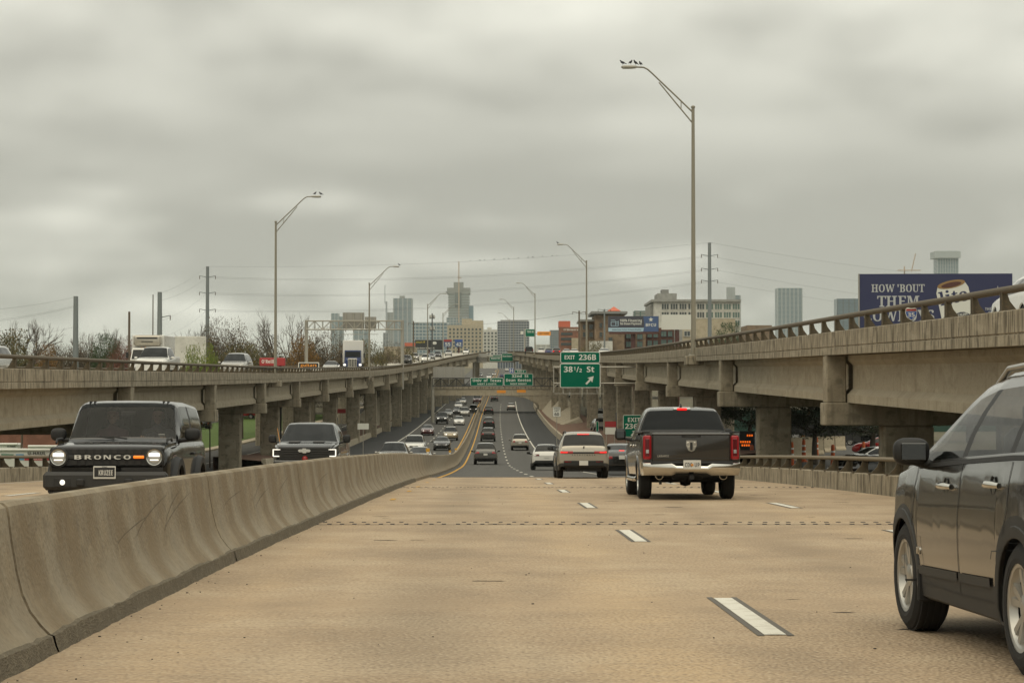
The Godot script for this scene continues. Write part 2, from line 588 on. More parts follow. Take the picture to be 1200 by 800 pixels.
	im = layered(512, 512, Color(0.27, 0.235, 0.175), [[blot, Color(0.34, 0.30, 0.225), 0.45, 0.75, 0.8], [blot2, Color(0.13, 0.115, 0.085), 0.57, 0.8, 0.6], [drip, Color(0.15, 0.13, 0.095), 0.56, 0.78, 0.5], [grain, Color(0.16, 0.14, 0.10), 0.55, 0.85, 0.4]])
	textured("pier_concrete", im, 0.92, Vector3(0.16, 0.2, 0.16), true)
	im = layered(512, 512, Color(0.42, 0.40, 0.35), [[blot, Color(0.32, 0.30, 0.26), 0.45, 0.75, 0.8], [grain, Color(0.26, 0.24, 0.2), 0.55, 0.85, 0.4], [speck, Color(0.56, 0.53, 0.47), 0.6, 0.85, 0.4]])
	textured("upper_pavement", im, 0.9, Vector3(0.1, 0.1, 0.1), true)
	im = layered(512, 512, Color(0.075, 0.125, 0.03), [[blot, Color(0.11, 0.14, 0.05), 0.45, 0.75, 0.8], [grain, Color(0.035, 0.05, 0.018), 0.45, 0.8, 0.7], [speck, Color(0.15, 0.15, 0.07), 0.6, 0.85, 0.5]])
	textured("grass", im, 1.0, Vector3(0.2, 0.2, 0.2), true)
	im = layered(512, 512, Color(0.13, 0.115, 0.085), [[blot, Color(0.09, 0.095, 0.055), 0.45, 0.75, 0.8], [grain, Color(0.07, 0.06, 0.045), 0.5, 0.8, 0.6], [blot2, Color(0.2, 0.18, 0.14), 0.58, 0.8, 0.6]])
	textured("earth", im, 1.0, Vector3(0.03, 0.03, 0.03), true)
	im = layered(512, 512, Color(0.17, 0.105, 0.075), [[blot, Color(0.21, 0.135, 0.1), 0.45, 0.75, 0.8], [grain, Color(0.1, 0.065, 0.05), 0.5, 0.8, 0.6]])
	textured("brick_paving", im, 0.95, Vector3(0.2, 0.2, 0.2), true)
	im = layered(512, 512, Color(0.115, 0.095, 0.065), [[blot2, Color(0.16, 0.12, 0.075), 0.45, 0.75, 0.8], [grain, Color(0.06, 0.048, 0.035), 0.5, 0.8, 0.6]])
	textured("rail_metal", im, 0.6, Vector3(0.9, 0.9, 0.9), true).metallic = 0.25
	im = layered(512, 512, Color(0.62, 0.60, 0.53), [[blot, Color(0.5, 0.47, 0.4), 0.5, 0.8, 0.7], [speck, Color(0.3, 0.27, 0.22), 0.66, 0.85, 0.7]])
	textured("white_paint", im, 0.7, Vector3(0.7, 0.7, 0.7), true)
	im = layered(512, 512, Color(0.55, 0.30, 0.045), [[blot, Color(0.45, 0.25, 0.05), 0.5, 0.8, 0.7], [speck, Color(0.25, 0.16, 0.06), 0.66, 0.85, 0.7]])
	textured("yellow_paint", im, 0.7, Vector3(0.7, 0.7, 0.7), true)
	im = layered(512, 512, Color(0.2, 0.165, 0.115), [[blot2, Color(0.25, 0.205, 0.14), 0.45, 0.75, 0.8], [grain, Color(0.12, 0.095, 0.065), 0.5, 0.8, 0.6]])
	textured("rail_tan", im, 0.6, Vector3(0.9, 0.9, 0.9), true).metallic = 0.2
	mat("black_paint", lin(0.10, 0.09, 0.075), 0.85)
	mat("seam", lin(0.035, 0.03, 0.025), 0.95)
	mat("scuff", lin(0.125, 0.1, 0.068), 0.9)
	mat("galvanised", lin(0.36, 0.34, 0.29), 0.5, 0.55)
	mat("pole_tan", lin(0.24, 0.22, 0.17), 0.6, 0.2)
	mat("dark_steel", lin(0.05, 0.048, 0.045), 0.55, 0.5)
	mat("joint_steel", lin(0.085, 0.07, 0.055), 0.6, 0.3)

func flat_strip(called: String, l0: float, l1: float, d0: float, d1: float, lift: float, m: Material) -> MeshInstance3D:
	var mb := MB.new()
	sweep(mb, [Vector2(l0, lift), Vector2(l1, lift)], stations(d0, d1), lane, road)
	return structure(called, mb, m)

func pier_base() -> void:
	pass

func build_setting() -> void:
	# ---- terrain
	var mb := MB.new()
	var ds := [-400.0, -200.0, 0.0, 60.0, 89.0, 128.0, 170.0, 220.0, 264.0, 328.0, 410.0, 528.0, 620.0, 800.0, 1500.0, 4000.0, 12000.0]
	for j in ds.size() - 1:
		for i in 8:
			var x0: float = [-9000.0, -900.0, -200.0, -60.0, 0.0, 60.0, 200.0, 900.0][i]
			var x1: float = [-900.0, -200.0, -60.0, 0.0, 60.0, 200.0, 900.0, 9000.0][i]
			mb.quad(Vector3(x0, land(ds[j]), -ds[j]), Vector3(x1, land(ds[j]), -ds[j]), Vector3(x1, land(ds[j + 1]), -ds[j + 1]), Vector3(x0, land(ds[j + 1]), -ds[j + 1]))
	structure("ground", mb, M.earth)
	# ---- lower lanes: two concrete decks as far as d = 85, asphalt on fill beyond
	var near := stations(-30.0, 85.0, 2.5)
	mb = MB.new()
	sweep(mb, [Vector2(-4.75, 0.0), Vector2(7.05, 0.0)], near, lane, road)
	structure("deck_pavement", mb, M.deck_concrete)
	mb = MB.new()
	sweep(mb, [Vector2(-17.0, 0.0), Vector2(-5.2, 0.0)], near, lane, road)
	structure("deck_pavement", mb, M.deck_concrete)
	mb = MB.new()
	sweep(mb, [Vector2(-17.6, -0.35), Vector2(-17.6, -0.01), Vector2(7.6, -0.01), Vector2(7.6, -0.35), Vector2(5.5, -1.5), Vector2(-15.5, -1.5), Vector2(-17.6, -0.35)], near, lane, road, true)
	structure("deck_slab", mb, M.girder_concrete)
	mb = MB.new()
	var far := stations(85.0, 1150.0, 5.0)
	sweep(mb, [Vector2(-17.8, -3.5), Vector2(-17.8, -0.004), Vector2(7.6, -0.004), Vector2(7.6, -3.5)], far, lane, road)
	structure("asphalt_roadway", mb, M.asphalt)
	# fill face below the deck end
	mb = MB.new()
	mb.box(Vector3(lane(86.0) - 5.2, -5.0, -86.2), Vector3(27.0, 5.4, 2.0))
	structure("abutment", mb, M.pier_concrete)
	# darker fresh asphalt of the exit lane and of the far shoulder
	flat_strip("exit_lane", 3.5, 7.3, 100.0, 430.0, 0.004, M.dark_asphalt)
	flat_strip("exit_lane", -17.6, -12.9, 96.0, 470.0, 0.004, M.dark_asphalt)
	# ---- painted lines
	var dashes := Node3D.new()
	dashes.name = "lane_markings"
	dashes.set_meta("kind", "structure")
	add_child(dashes)
	var lines := [[0.0, 14.45, 500.0], [3.72, 14.45, 84.0], [-8.85, 8.0, 480.0], [-12.6, 11.0, 90.0]]
	for l in lines:
		var d: float = l[1]
		while d < l[2]:
			if l[0] == 0.0 or d > 6.0:
				if d < 85.0:
					var mk := MB.new()
					sweep(mk, [Vector2(l[0] - 0.125, 0.004), Vector2(l[0] - 0.077, 0.004)], [d - 0.05, d + 1.6, d + 3.25], lane, road)
					sweep(mk, [Vector2(l[0] + 0.077, 0.004), Vector2(l[0] + 0.125, 0.004)], [d - 0.05, d + 1.6, d + 3.25], lane, road)
					bpart(dashes, "dash_border", mk, M.black_paint)
				var md := MB.new()
				sweep(md, [Vector2(l[0] - 0.075, 0.006), Vector2(l[0] + 0.075, 0.006)], [d, d + 1.5, d + 3.15], lane, road)
				bpart(dashes, "dash", md, M.white_paint)
			d += 12.19
	var bx := func(dd): return lane(dd) + tab(BASE, dd)
	mb = MB.new()
	sweep(mb, [Vector2(0.36, 0.008), Vector2(0.5, 0.008)], stations(82.0, 1100.0), bx, road)
	structure("yellow_edge_line", mb, M.yellow_paint)
	mb = MB.new()
	sweep(mb, [Vector2(-1.2, 0.008), Vector2(-1.06, 0.008)], stations(90.0, 1100.0), bx, road)
	structure("yellow_edge_line", mb, M.yellow_paint)
	for dd in [44.0, 52.0, 58.0, 66.0, 74.0]:
		mb = MB.new()
		sweep(mb, [Vector2(0.42, 0.006), Vector2(0.52, 0.006)], [dd, dd + 1.1], bx, road)
		bpart(dashes, "worn_yellow_dash", mb, M.yellow_paint)
	flat_strip("white_edge_line", 3.36, 3.5, 93.0, 520.0, 0.009, M.white_paint)
	flat_strip("white_edge_line", -12.9, -12.76, 97.0, 520.0, 0.009, M.white_paint)
	flat_strip("white_edge_line", -16.55, -16.42, 20.0, 85.0, 0.005, M.white_paint)
	# ---- expansion joints across the near deck
	for q in [[31.6, -4.55, 6.95], [57.0, -4.3, 6.95], [84.6, -4.3, 6.95]]:
		var jn := Node3D.new()
		jn.name = numbered("expansion_joint")
		jn.set_meta("kind", "structure")
		add_child(jn)
		var jd: float = q[0]
		mb = MB.new()
		for s in [0.0]:
			sweep(mb, [Vector2(q[1], 0.003), Vector2(q[2], 0.003)], [jd + s - 0.035, jd + s + 0.035], lane, road)
		bpart(jn, "joint_seam", mb, M.seam)
		mb = MB.new()
		var l: float = q[1] + 0.1
		while l < q[2]:
			for s in [0.14, 0.8]:
				var p := Vector3(lane(jd) + l + (0.08 if s > 0.5 else 0.0), road(jd + s) + 0.003, -jd - s)
				if rng.randf() < 0.9:
					mb.box(p + Vector3(rng.randf_range(-0.02, 0.02), 0, 0), Vector3(0.06, 0.012, 0.11))
			l += 0.19
		bpart(jn, "joint_bolt", mb, M.joint_steel).set_meta("kind", "stuff")
	# small stones, chips and debris on the near deck
	rng.seed = 77
	mb = MB.new()
	for i in 260:
		var d := rng.randf_range(11.0, 60.0)
		var l := rng.randf_range(-4.5, 6.6) if i > 110 else -4.6 + absf(rng.randfn(0.0, 0.22))
		var s := rng.randf_range(0.003, 0.009)
		mb.bevel(Vector3(lane(d) + l, road(d) + s * 0.3, -d), Vector3(s * rng.randf_range(1, 2.6), s, s * rng.randf_range(1, 2)), s * 0.25, Basis(Vector3.UP, rng.randf() * TAU))
	var grit := structure("road_grit", mb, M.seam)
	grit.set_meta("kind", "stuff")
	tag(grit, "small dark stones and chips scattered along the tan concrete deck", "grit")
	build_patches()
	build_median()
	lower_parapet(7.1, 1.0, "low concrete parapet with steel rail right of the tan lanes")
	lower_parapet(-17.0, -1.0, "low concrete parapet with steel rail behind the black oncoming vehicles")
	build_viaduct("right")
	build_viaduct("left")
	build_verges()

func build_patches() -> void:
	# dark tar blots and repair patches in the deck
	rng.seed = 5
	for i in 34:
		var d := rng.randf_range(11.0, 62.0)
		var l := rng.randf_range(-4.0, 6.8)
		var mb := MB.new()
		var r := rng.randf_range(0.04, 0.13) * (0.6 + d / 60.0)
		var k := 9
		var o := Vector3(lane(d) + l, road(d) + 0.0025, -d)
		var pts := []
		for q in k:
			var a := TAU * q / k
			var rr := r * rng.randf_range(0.35, 1.0)
			var z := sin(a) * rr * 0.55
			pts.append(o + Vector3(cos(a) * rr * 1.7, (road(d - z) - road(d)), z))
		for q in k:
			mb.tri(o, pts[q], pts[(q + 1) % k])
			mb.tri(o, pts[(q + 1) % k], pts[q])
		structure("tar_blot", mb, M.seam if i % 3 == 0 else M.scuff)

func build_median() -> void:
	var root := thing("median_barrier", "long stained concrete median barrier beside the tan lane, curving away downhill", "barrier")
	var prof := [Vector2(-0.72, -0.1), Vector2(-0.72, 0.10), Vector2(-0.66, 0.16), Vector2(-0.59, 0.25), Vector2(-0.54, 0.36), Vector2(-0.505, 0.5), Vector2(-0.47, 0.7), Vector2(-0.45, 0.86), Vector2(-0.44, 0.90), Vector2(-0.41, 0.925),
		Vector2(-0.31, 0.925), Vector2(-0.28, 0.90), Vector2(-0.27, 0.86), Vector2(-0.25, 0.7), Vector2(-0.215, 0.5), Vector2(-0.18, 0.36), Vector2(-0.13, 0.25), Vector2(-0.06, 0.16), Vector2(0.0, 0.10), Vector2(0.0, -0.1)]
	var bx := func(dd): return lane(dd) + tab(BASE, dd)
	var d := 4.1 - 9.27
	rng.seed = 9
	while d < 1100.0:
		var e := d + (9.25 if d < 200.0 else 27.8)
		var mb := MB.new()
		var st := []
		var k := 6 if d < 200.0 else 5
		for i in k + 1:
			st.append(lerpf(d + 0.028, e - 0.028, i / float(k)))
		var wob := rng.randf_range(-0.008, 0.008)
		var fy := func(dd): return road(dd) + wob
		sweep(mb, prof, st, bx, fy, true)
		mb.smooth(32.0)
		var seg := bpart(root, "barrier_segment", mb, M.barrier_concrete)
		if d < 60.0:
			# rough kerb strip of spilt asphalt along the toe
			var kb := MB.new()
			var steps := 60
			var rings := []
			for i in steps + 1:
				var a := lerpf(d + 0.015, e - 0.015, i / float(steps))
				var ha := 0.11 + 0.004 * sin(a * 2.3) + rng.randf_range(-0.004, 0.004)
				var wa := 0.03 + 0.006 * sin(a * 1.1) + rng.randf_range(-0.007, 0.007)
				var pa := Vector3(bx.call(a), road(a), -a)
				rings.append([pa + Vector3(wa + 0.012 + rng.randf_range(0, 0.012), -0.01, 0), pa + Vector3(wa, 0.045 + rng.randf_range(-0.01, 0.01), 0), pa + Vector3(wa - 0.016, ha, 0), pa + Vector3(-0.02, ha + 0.012, 0)])
			for i in steps:
				for r in 3:
					kb.quad(rings[i][r + 1], rings[i][r], rings[i + 1][r], rings[i + 1][r + 1])
			kb.smooth(28.0)
			bpart(seg, "toe_strip", kb, M.kerb_strip)
			# tyre scuffs curving up the face
			for s in 4:
				var sc := MB.new()
				var d0 := rng.randf_range(d + 0.6, e - 3.0)
				var len_ := rng.randf_range(0.9, 2.4)
				var h0 := rng.randf_range(0.3, 0.55)
				var h1 := rng.randf_range(0.5, 0.85)
				var steps2 := 10
				for i in steps2:
					var u0 := i / float(steps2)
					var u1 := (i + 1) / float(steps2)
					var y0 := lerpf(h0, h1, sqrt(u0))
					var y1 := lerpf(h0, h1, sqrt(u1))
					var da := d0 + len_ * u0
					var db := d0 + len_ * u1
					var tk := 0.0014 + 0.0026 * sin(PI * (u0 + 0.5 / steps2))
					var pa := Vector3(bx.call(da) + face_x(prof, y0) + 0.0025, road(da) + wob + y0, -da)
					var pb := Vector3(bx.call(db) + face_x(prof, y1) + 0.0025, road(db) + wob + y1, -db)
					sc.quad(pa - Vector3(0, tk, 0), pa + Vector3(0, tk, 0), pb + Vector3(0, tk, 0), pb - Vector3(0, tk, 0))
				bpart(seg, "tyre_scuff", sc, M.scuff)
		d = e
	# little reflector markers on top
	for q in [95.0, 150.0, 176.0]:
		var mk := thing("delineator", "small yellow reflector on the median barrier top, %s" % ["nearest of three", "middle of three", "farthest of three"][[95.0, 150.0, 176.0].find(q)], "reflector", Vector3(bx.call(q) - 0.36, road(q) + 0.92, -q))
		var b := MB.new()
		b.bevel(Vector3(0, 0.06, 0), Vector3(0.11, 0.12, 0.1), 0.02)
		bpart(mk, "foot", b, M.white_paint)
		b = MB.new()
		b.bevel(Vector3(0, 0.2, 0), Vector3(0.17, 0.16, 0.03), 0.01)
		bpart(mk, "reflector_plate", b, M.yellow_paint)

func face_x(prof: Array, y: float) -> float:
	for i in range(prof.size() - 1, 10, -1):
		if prof[i - 1].y >= y and prof[i].y <= y:
			return lerpf(prof[i].x, prof[i - 1].x, (y - prof[i].y) / maxf(1e-5, prof[i - 1].y - prof[i].y))
	return -0.25

# cast post: upright plate, wide at the foot on the traffic side (side = -1: traffic on the right of the rail)
func post_mesh(h: float, side: float) -> ArrayMesh:
	var mb := MB.new()
	var pl := PackedVector2Array([Vector2(0, 0), Vector2(0.34, 0), Vector2(0.3, 0.03), Vector2(0.17, h * 0.55), Vector2(0.13, h * 0.9), Vector2(0.12, h), Vector2(0, h)])
	mb.prism(pl, Vector3(0, 0, -0.02), Vector3(side, 0, 0), Vector3.UP, Vector3(0, 0, 0.04))
	mb.box(Vector3(side * 0.015, h * 0.5, 0), Vector3(0.03, h, 0.18))
	mb.box(Vector3(side * 0.19, 0.012, 0), Vector3(0.4, 0.024, 0.24))
	return mb.mesh()

func rail_prof(y: float, cx: float, w: float, h: float) -> Array:
	var a := []
	for i in 11:
		var t := -TAU * i / 10.0 - PI * 0.5
		a.append(Vector2(cx + cos(t) * w, y + sin(t) * h))
	return a

func lower_parapet(off: float, out: float, label: String) -> void:
	var root := thing("bridge_parapet", label, "parapet")
	var fy := func(dd): return road(dd)
	var d := -20.0
	while d < 112.0:
		var e := d + 7.0
		var mb := MB.new()
		var pr: Array
		if out > 0:
			pr = [Vector2(off, -0.05), Vector2(off, 0.44), Vector2(off + 0.02, 0.46), Vector2(off + 0.4, 0.46), Vector2(off + 0.42, 0.44), Vector2(off + 0.42, -0.4)]
		else:
			pr = [Vector2(off - 0.42, -0.4), Vector2(off - 0.42, 0.44), Vector2(off - 0.4, 0.46), Vector2(off - 0.02, 0.46), Vector2(off, 0.44), Vector2(off, -0.05)]
		sweep(mb, pr, [d + 0.012, (d + e) * 0.5, e - 0.012], lane, fy, true)
		bpart(root, "parapet_panel", mb, M.parapet_concrete)
		d = e
	var pm := post_mesh(0.30, -out)
	d = -18.0
	while d < 112.0:
		part(root, "rail_post", pm, M.rail_metal, Vector3(lane(d) + off + out * 0.36, road(d) + 0.46, -d))
		d += 2.2
	var rm := MB.new()
	sweep(rm, rail_prof(0.80, off + out * 0.28, 0.075, 0.055), stations(-20.0, 113.0, 4.0), lane, fy, true)
	rm.smooth(60.0)
	bpart(root, "rail", rm, M.rail_tan)

func build_viaduct(side: String) -> void:
	var s := 1.0 if side == "right" else -1.0
	var xt: Array = RIGHT if s > 0 else LEFT
	var yt: Array = RTOP if s > 0 else LTOP
	var fx := func(dd): return tab(xt, dd)
	var fy := func(dd): return tab(yt, dd)
	var first := 31.6 if s > 0 else 40.0
	var step := 32.6 if s > 0 else 27.0
	var root := thing("elevated_viaduct", "raised concrete roadway on piers %s" % ("along the right, under the tall lamp and billboard" if s > 0 else "along the left, behind the black oncoming off-roader"), "viaduct")
	var width := 14.6
	# deck slab and pavement (extends behind the camera)
	var ds := stations(-40.0, 760.0, 6.0)
	var mb := MB.new()
	var flip := func(a: Array) -> Array:
		if s > 0:
			return a
		var o := []
		for i in range(a.size() - 1, -1, -1):
			o.append(Vector2(-a[i].x, a[i].y))
		return o
	sweep(mb, flip.call([Vector2(0.45, -0.30), Vector2(width - 0.45, -0.30)]), ds, fx, fy)
	bpart(root, "pavement", mb, M.upper_pavement)
	mb = MB.new()
	sweep(mb, flip.call([Vector2(width - 0.5, -0.66), Vector2(0.5, -0.66)]), ds, fx, fy)
	bpart(root, "deck_soffit", mb, M.girder_concrete)
	# far-side parapet with plain rail
	mb = MB.new()
	sweep(mb, flip.call([Vector2(width - 0.45, -0.31), Vector2(width - 0.45, 0.0), Vector2(width, 0.0), Vector2(width, -0.68), Vector2(width - 0.52, -0.68)]), ds, fx, fy, true)
	bpart(root, "outer_parapet", mb, M.parapet_concrete)
	mb = MB.new()
	sweep(mb, flip.call(rail_prof(0.36, width - 0.25, 0.06, 0.05)), ds, fx, fy)
	bpart(root, "outer_rail", mb, M.rail_metal)
	# spans
	var p := first - step * 2.0
	var spans := []
	while p < 700.0:
		spans.append(p)
		p += step
	for i in spans.size() - 1:
		var a: float = spans[i]
		var b: float = spans[i + 1]
		# near parapet in panels; a groove runs along its lower third
		var panels := 3 if a < 220.0 else 1
		for k in panels:
			var d0 := lerpf(a, b, k / float(panels)) + 0.012
			var d1 := lerpf(a, b, (k + 1) / float(panels)) - 0.012
			var pm := MB.new()
			sweep(pm, flip.call([Vector2(0.52, -0.68), Vector2(0.0, -0.68), Vector2(0.0, -0.475), Vector2(0.025, -0.46), Vector2(0.025, -0.445), Vector2(0.0, -0.43), Vector2(0.0, -0.02), Vector2(0.02, 0.0), Vector2(0.43, 0.0), Vector2(0.45, -0.02), Vector2(0.45, -0.31)]), [d0, (d0 + d1) * 0.5, d1], fx, fy, true)
			bpart(root, "parapet_panel", pm, M.parapet_concrete)
		# precast I-girders
		for gi in 5:
			var gx := 0.62 + gi * (width - 1.9) / 4.0
			if a > 360.0 and gi > 1:
				continue
			var gm := MB.new()
			var gp := [Vector2(0.0, -2.10), Vector2(0.0, -1.86), Vector2(0.17, -1.68), Vector2(0.17, -0.98), Vector2(0.06, -0.88), Vector2(0.02, -0.84), Vector2(0.02, -0.69), Vector2(0.66, -0.69), Vector2(0.66, -0.84), Vector2(0.5, -0.98), Vector2(0.5, -1.68), Vector2(0.68, -1.86), Vector2(0.68, -2.10), Vector2(0.0, -2.10)]
			var gq := []
			for q in gp:
				gq.append(Vector2(q.x + gx, q.y))
			sweep(gm, flip.call(gq), [a + 0.42, b - 0.42], fx, fy, true)
			bpart(root, "girder", gm, M.girder_concrete)
		# pier: cap, end blocks and two columns
		if b < 560.0:
			var o := Vector3(fx.call(b), fy.call(b), -b)
			var pier := Node3D.new()
			pier.name = "pier"
			root.add_child(pier, true)
			var cm := MB.new()
			cm.bevel(o + Vector3(s * 6.9, -2.45, 0), Vector3(13.9, 0.68, 1.15), 0.03)
			bpart(pier, "cap_beam", cm, M.pier_concrete)
			var em := MB.new()
			em.bevel(o + Vector3(s * 0.3, -1.40, 0), Vector3(0.58, 1.42, 0.82), 0.025)
			bpart(pier, "end_block", em, M.pier_concrete)
			for cx in ([2.45] if s > 0 and b > 110.0 and b < 210.0 else [2.45, 13.4]):
				var km := MB.new()
				var low := minf(land(b), road(b)) - 0.5
				var top := o.y - 2.79
				km.bevel(Vector3(o.x + s * cx, (low + top) * 0.5, -b), Vector3(1.5, top - low, 1.0), 0.06)
				bpart(pier, "column", km, M.pier_concrete)
	# near rail and its posts: single posts where they can be told apart, the far ones joined
	var pmesh := post_mesh(0.36, s)
	var d := 12.0
	var gap := 2.65 if s > 0 else 2.5
	while d < 300.0:
		part(root, "rail_post", pmesh, M.rail_metal, Vector3(fx.call(d) + s * 0.04, fy.call(d), -d))
		d += gap
	var fm := MB.new()
	while d < 740.0:
		fm.box(Vector3(fx.call(d) + s * 0.14, fy.call(d) + 0.18, -d), Vector3(0.2, 0.36, 0.18))
		d += gap
	bpart(root, "far_rail_posts", fm, M.rail_metal).set_meta("kind", "stuff")
	mb = MB.new()
	sweep(mb, flip.call(rail_prof(0.40, 0.1, 0.075, 0.075)), ds, fx, fy, true)
	mb.smooth(60.0)
	bpart(root, "rail", mb, M.rail_metal)
	# far lane lines on the upper pavement
	var lm := MB.new()
	for lx in [4.6, 8.2]:
		var q := 20.0
		while q < 700.0:
			sweep(lm, flip.call([Vector2(lx, -0.294), Vector2(lx + 0.14, -0.294)]), [q, q + 3.05], fx, fy)
			q += 12.19
	bpart(root, "lane_lines", lm, M.white_paint)

func build_verges() -> void:
	# right: kerb wall and paved verge between exit lane and piers
	var lf := func(dd): return lane(dd)
	var mb := MB.new()
	sweep(mb, [Vector2(7.2, -0.2), Vector2(7.25, 0.75), Vector2(7.5, 0.78), Vector2(7.5, 0.5)], stations(112.0, 470.0, 5.0), lf, road, true)
	tag(structure("retaining_kerb", mb, M.girder_concrete), "", "")
	mb = MB.new()
	sweep(mb, [Vector2(7.5, 0.55), Vector2(14.0, 1.2), Vector2(14.0, -1.0)], stations(112.0, 430.0, 5.0), lf, road)
	structure("paved_verge", mb, M.brick_paving)
	# left
	mb = MB.new()
	sweep(mb, [Vector2(-17.6, 0.4), Vector2(-17.6, 0.62), Vector2(-17.3, 0.6), Vector2(-17.2, -0.2)], stations(150.0, 480.0, 5.0), lf, road, true)
	structure("retaining_kerb", mb, M.girder_concrete)
	mb = MB.new()
	sweep(mb, [Vector2(-21.0, -1.5), Vector2(-21.0, 0.75), Vector2(-17.6, 0.45)], stations(150.0, 430.0, 5.0), lf, road)
	structure("paved_verge", mb, M.brick_paving)
	var fl := func(dd): return land(dd)
	var zero := func(_dd): return 0.0
	# left frontage road, verge and side road
	mb = MB.new()
	sweep(mb, [Vector2(-33.0, 0.06), Vector2(-22.0, 0.06)], stations(60.0, 560.0, 8.0), zero, fl)
	structure("frontage_road", mb, M.asphalt)
	mb = MB.new()
	sweep(mb, [Vector2(-50.5, 0.25), Vector2(-50.3, 0.3), Vector2(-34.6, 0.24), Vector2(-34.5, 0.2)], stations(60.0, 420.0, 8.0), zero, fl)
	structure("grass_verge", mb, M.grass)
	mb = MB.new()
	sweep(mb, [Vector2(-34.5, 0.22), Vector2(-33.05, 0.22), Vector2(-33.0, 0.06)], stations(60.0, 620.0, 8.0), zero, fl)
	structure("footpath", mb, M.girder_concrete)
	mb = MB.new()
	sweep(mb, [Vector2(-66.0, 0.32), Vector2(-50.5, 0.32)], stations(60.0, 620.0, 8.0), zero, fl)
	structure("side_street", mb, M.asphalt)
	mb = MB.new()
	sweep(mb, [Vector2(-27.6, 0.068), Vector2(-27.45, 0.068)], stations(60.0, 560.0, 8.0), zero, fl)
	structure("white_edge_line", mb, M.white_paint)
	# right frontage road
	mb = MB.new()
	sweep(mb, [Vector2(14.5, 0.2), Vector2(14.5, 1.4), Vector2(70.0, 1.4)], stations(100.0, 420.0, 8.0), zero, fl, false)
	structure("side_lot", mb, M.asphalt)
	mb = MB.new()
	sweep(mb, [Vector2(24.5, 1.42), Vector2(36.0, 1.42)], stations(100.0, 420.0, 8.0), zero, fl)
	structure("frontage_road", mb, M.asphalt)
	mb = MB.new()
	sweep(mb, [Vector2(36.0, 1.42), Vector2(36.2, 1.6), Vector2(58.0, 1.8)], stations(100.0, 420.0, 8.0), zero, fl)
	structure("earth_verge", mb, M.earth)

# ------------------------------------------------------------------ vehicles
# A vehicle lies along its own z: s = metres from its rear bumper, forward is -z, ground at y = 0.
const SIDE := [[-0.3, 0.93], [0.0, 0.955], [0.12, 0.982], [0.4, 1.0], [0.62, 0.998], [0.74, 0.985], [0.9, 0.978], [1.0, 0.955]]

var specs := {}

func car_section(c: Dictionary, s: float) -> PackedVector2Array:
	var yb: float = lint(c.sill, s)
	var yB: float = lint(c.belt, s)
	var yT: float = maxf(lint(c.top, s), yB + 0.02)
	var w: float = lint(c.w, s)
	var h := yT - yB
	var t := clampf(h / c.hmax, 0.0, 1.0)
	var crown: float = minf(lerpf(0.05, c.crown, t), h * 0.8)
	var low := yb
	for q in c.wheels:
		var dx: float = absf(s - q)
		if dx < c.arch:
			low = maxf(low, c.wr * 0.98 + sqrt(c.arch * c.arch - dx * dx))
	low = minf(low, yB - 0.06)
	var xr := lerpf(w * 0.93, minf(c.roofw, w * 0.93), t)
	var o := PackedVector2Array()
	var ys := [low, low + 0.02, lerpf(low, yB, 0.22), lerpf(low, yB, 0.42), lerpf(low, yB, 0.62), lerpf(low, yB, 0.72), lerpf(low, yB, 0.9), yB]
	for i in ys.size():
		var f: float = (ys[i] - yb) / (yB - yb)
		o.append(Vector2(w * lint(c.get("side", SIDE), f) - (0.03 if i == 0 else 0.0), ys[i]))
	var gb := Vector2(w * 0.945, yB + minf(0.03, h * 0.12))
	var gt := Vector2(xr + 0.03 * t, yT - minf(crown * 1.3, h * 0.85))
	o.append(gb)
	for u in [0.33, 0.66, 1.0]:
		var p := gb.lerp(gt, u)
		p.x += 0.025 * t * sin(PI * u)
		o.append(p)
	o.append(Vector2(xr - 0.015 * t, yT - crown * 0.62))
	o.append(Vector2(xr * 0.9, yT - crown * 0.28))
	o.append(Vector2(xr * 0.55, yT - crown * 0.06))
	o.append(Vector2(0, yT))
	return o

const ROWS := 16  # rows 0-7 lower body, 8-11 side glass, 12 roof rail, 13-15 top

func prepare(c: Dictionary) -> void:
	var hm := 0.0
	for i in 60:
		var s: float = c.L * i / 59.0
		hm = maxf(hm, lint(c.top, s) - lint(c.belt, s))
	c.hmax = hm
	if not c.has("crown"):
		c.crown = 0.11
	c.grid = []
	var k := int(c.L / 0.02)
	for i in k + 1:
		c.grid.append(car_section(c, minf(i * 0.02, c.L)))

func sec_x(sec: PackedVector2Array, y: float) -> float:
	if y < sec[0].y or y > sec[ROWS - 1].y:
		return -1.0
	for r in ROWS - 1:
		if y <= sec[r + 1].y:
			return lerpf(sec[r].x, sec[r + 1].x, (y - sec[r].y) / maxf(1e-5, sec[r + 1].y - sec[r].y))
	return 0.0

# how far from the bumper the skin lies at (x, y), from the rear or the front
func skin(c: Dictionary, x: float, y: float, rear: bool) -> float:
	var k: int = c.grid.size()
	for i in k:
		var q := i if rear else k - 1 - i
		if sec_x(c.grid[q], y) >= absf(x):
			return q * 0.02
	return c.L * (0.15 if rear else 0.85)

func side_x(c: Dictionary, s: float, y: float) -> float:
	return sec_x(c.grid[clampi(int(s / 0.02 + 0.5), 0, c.grid.size() - 1)], y)

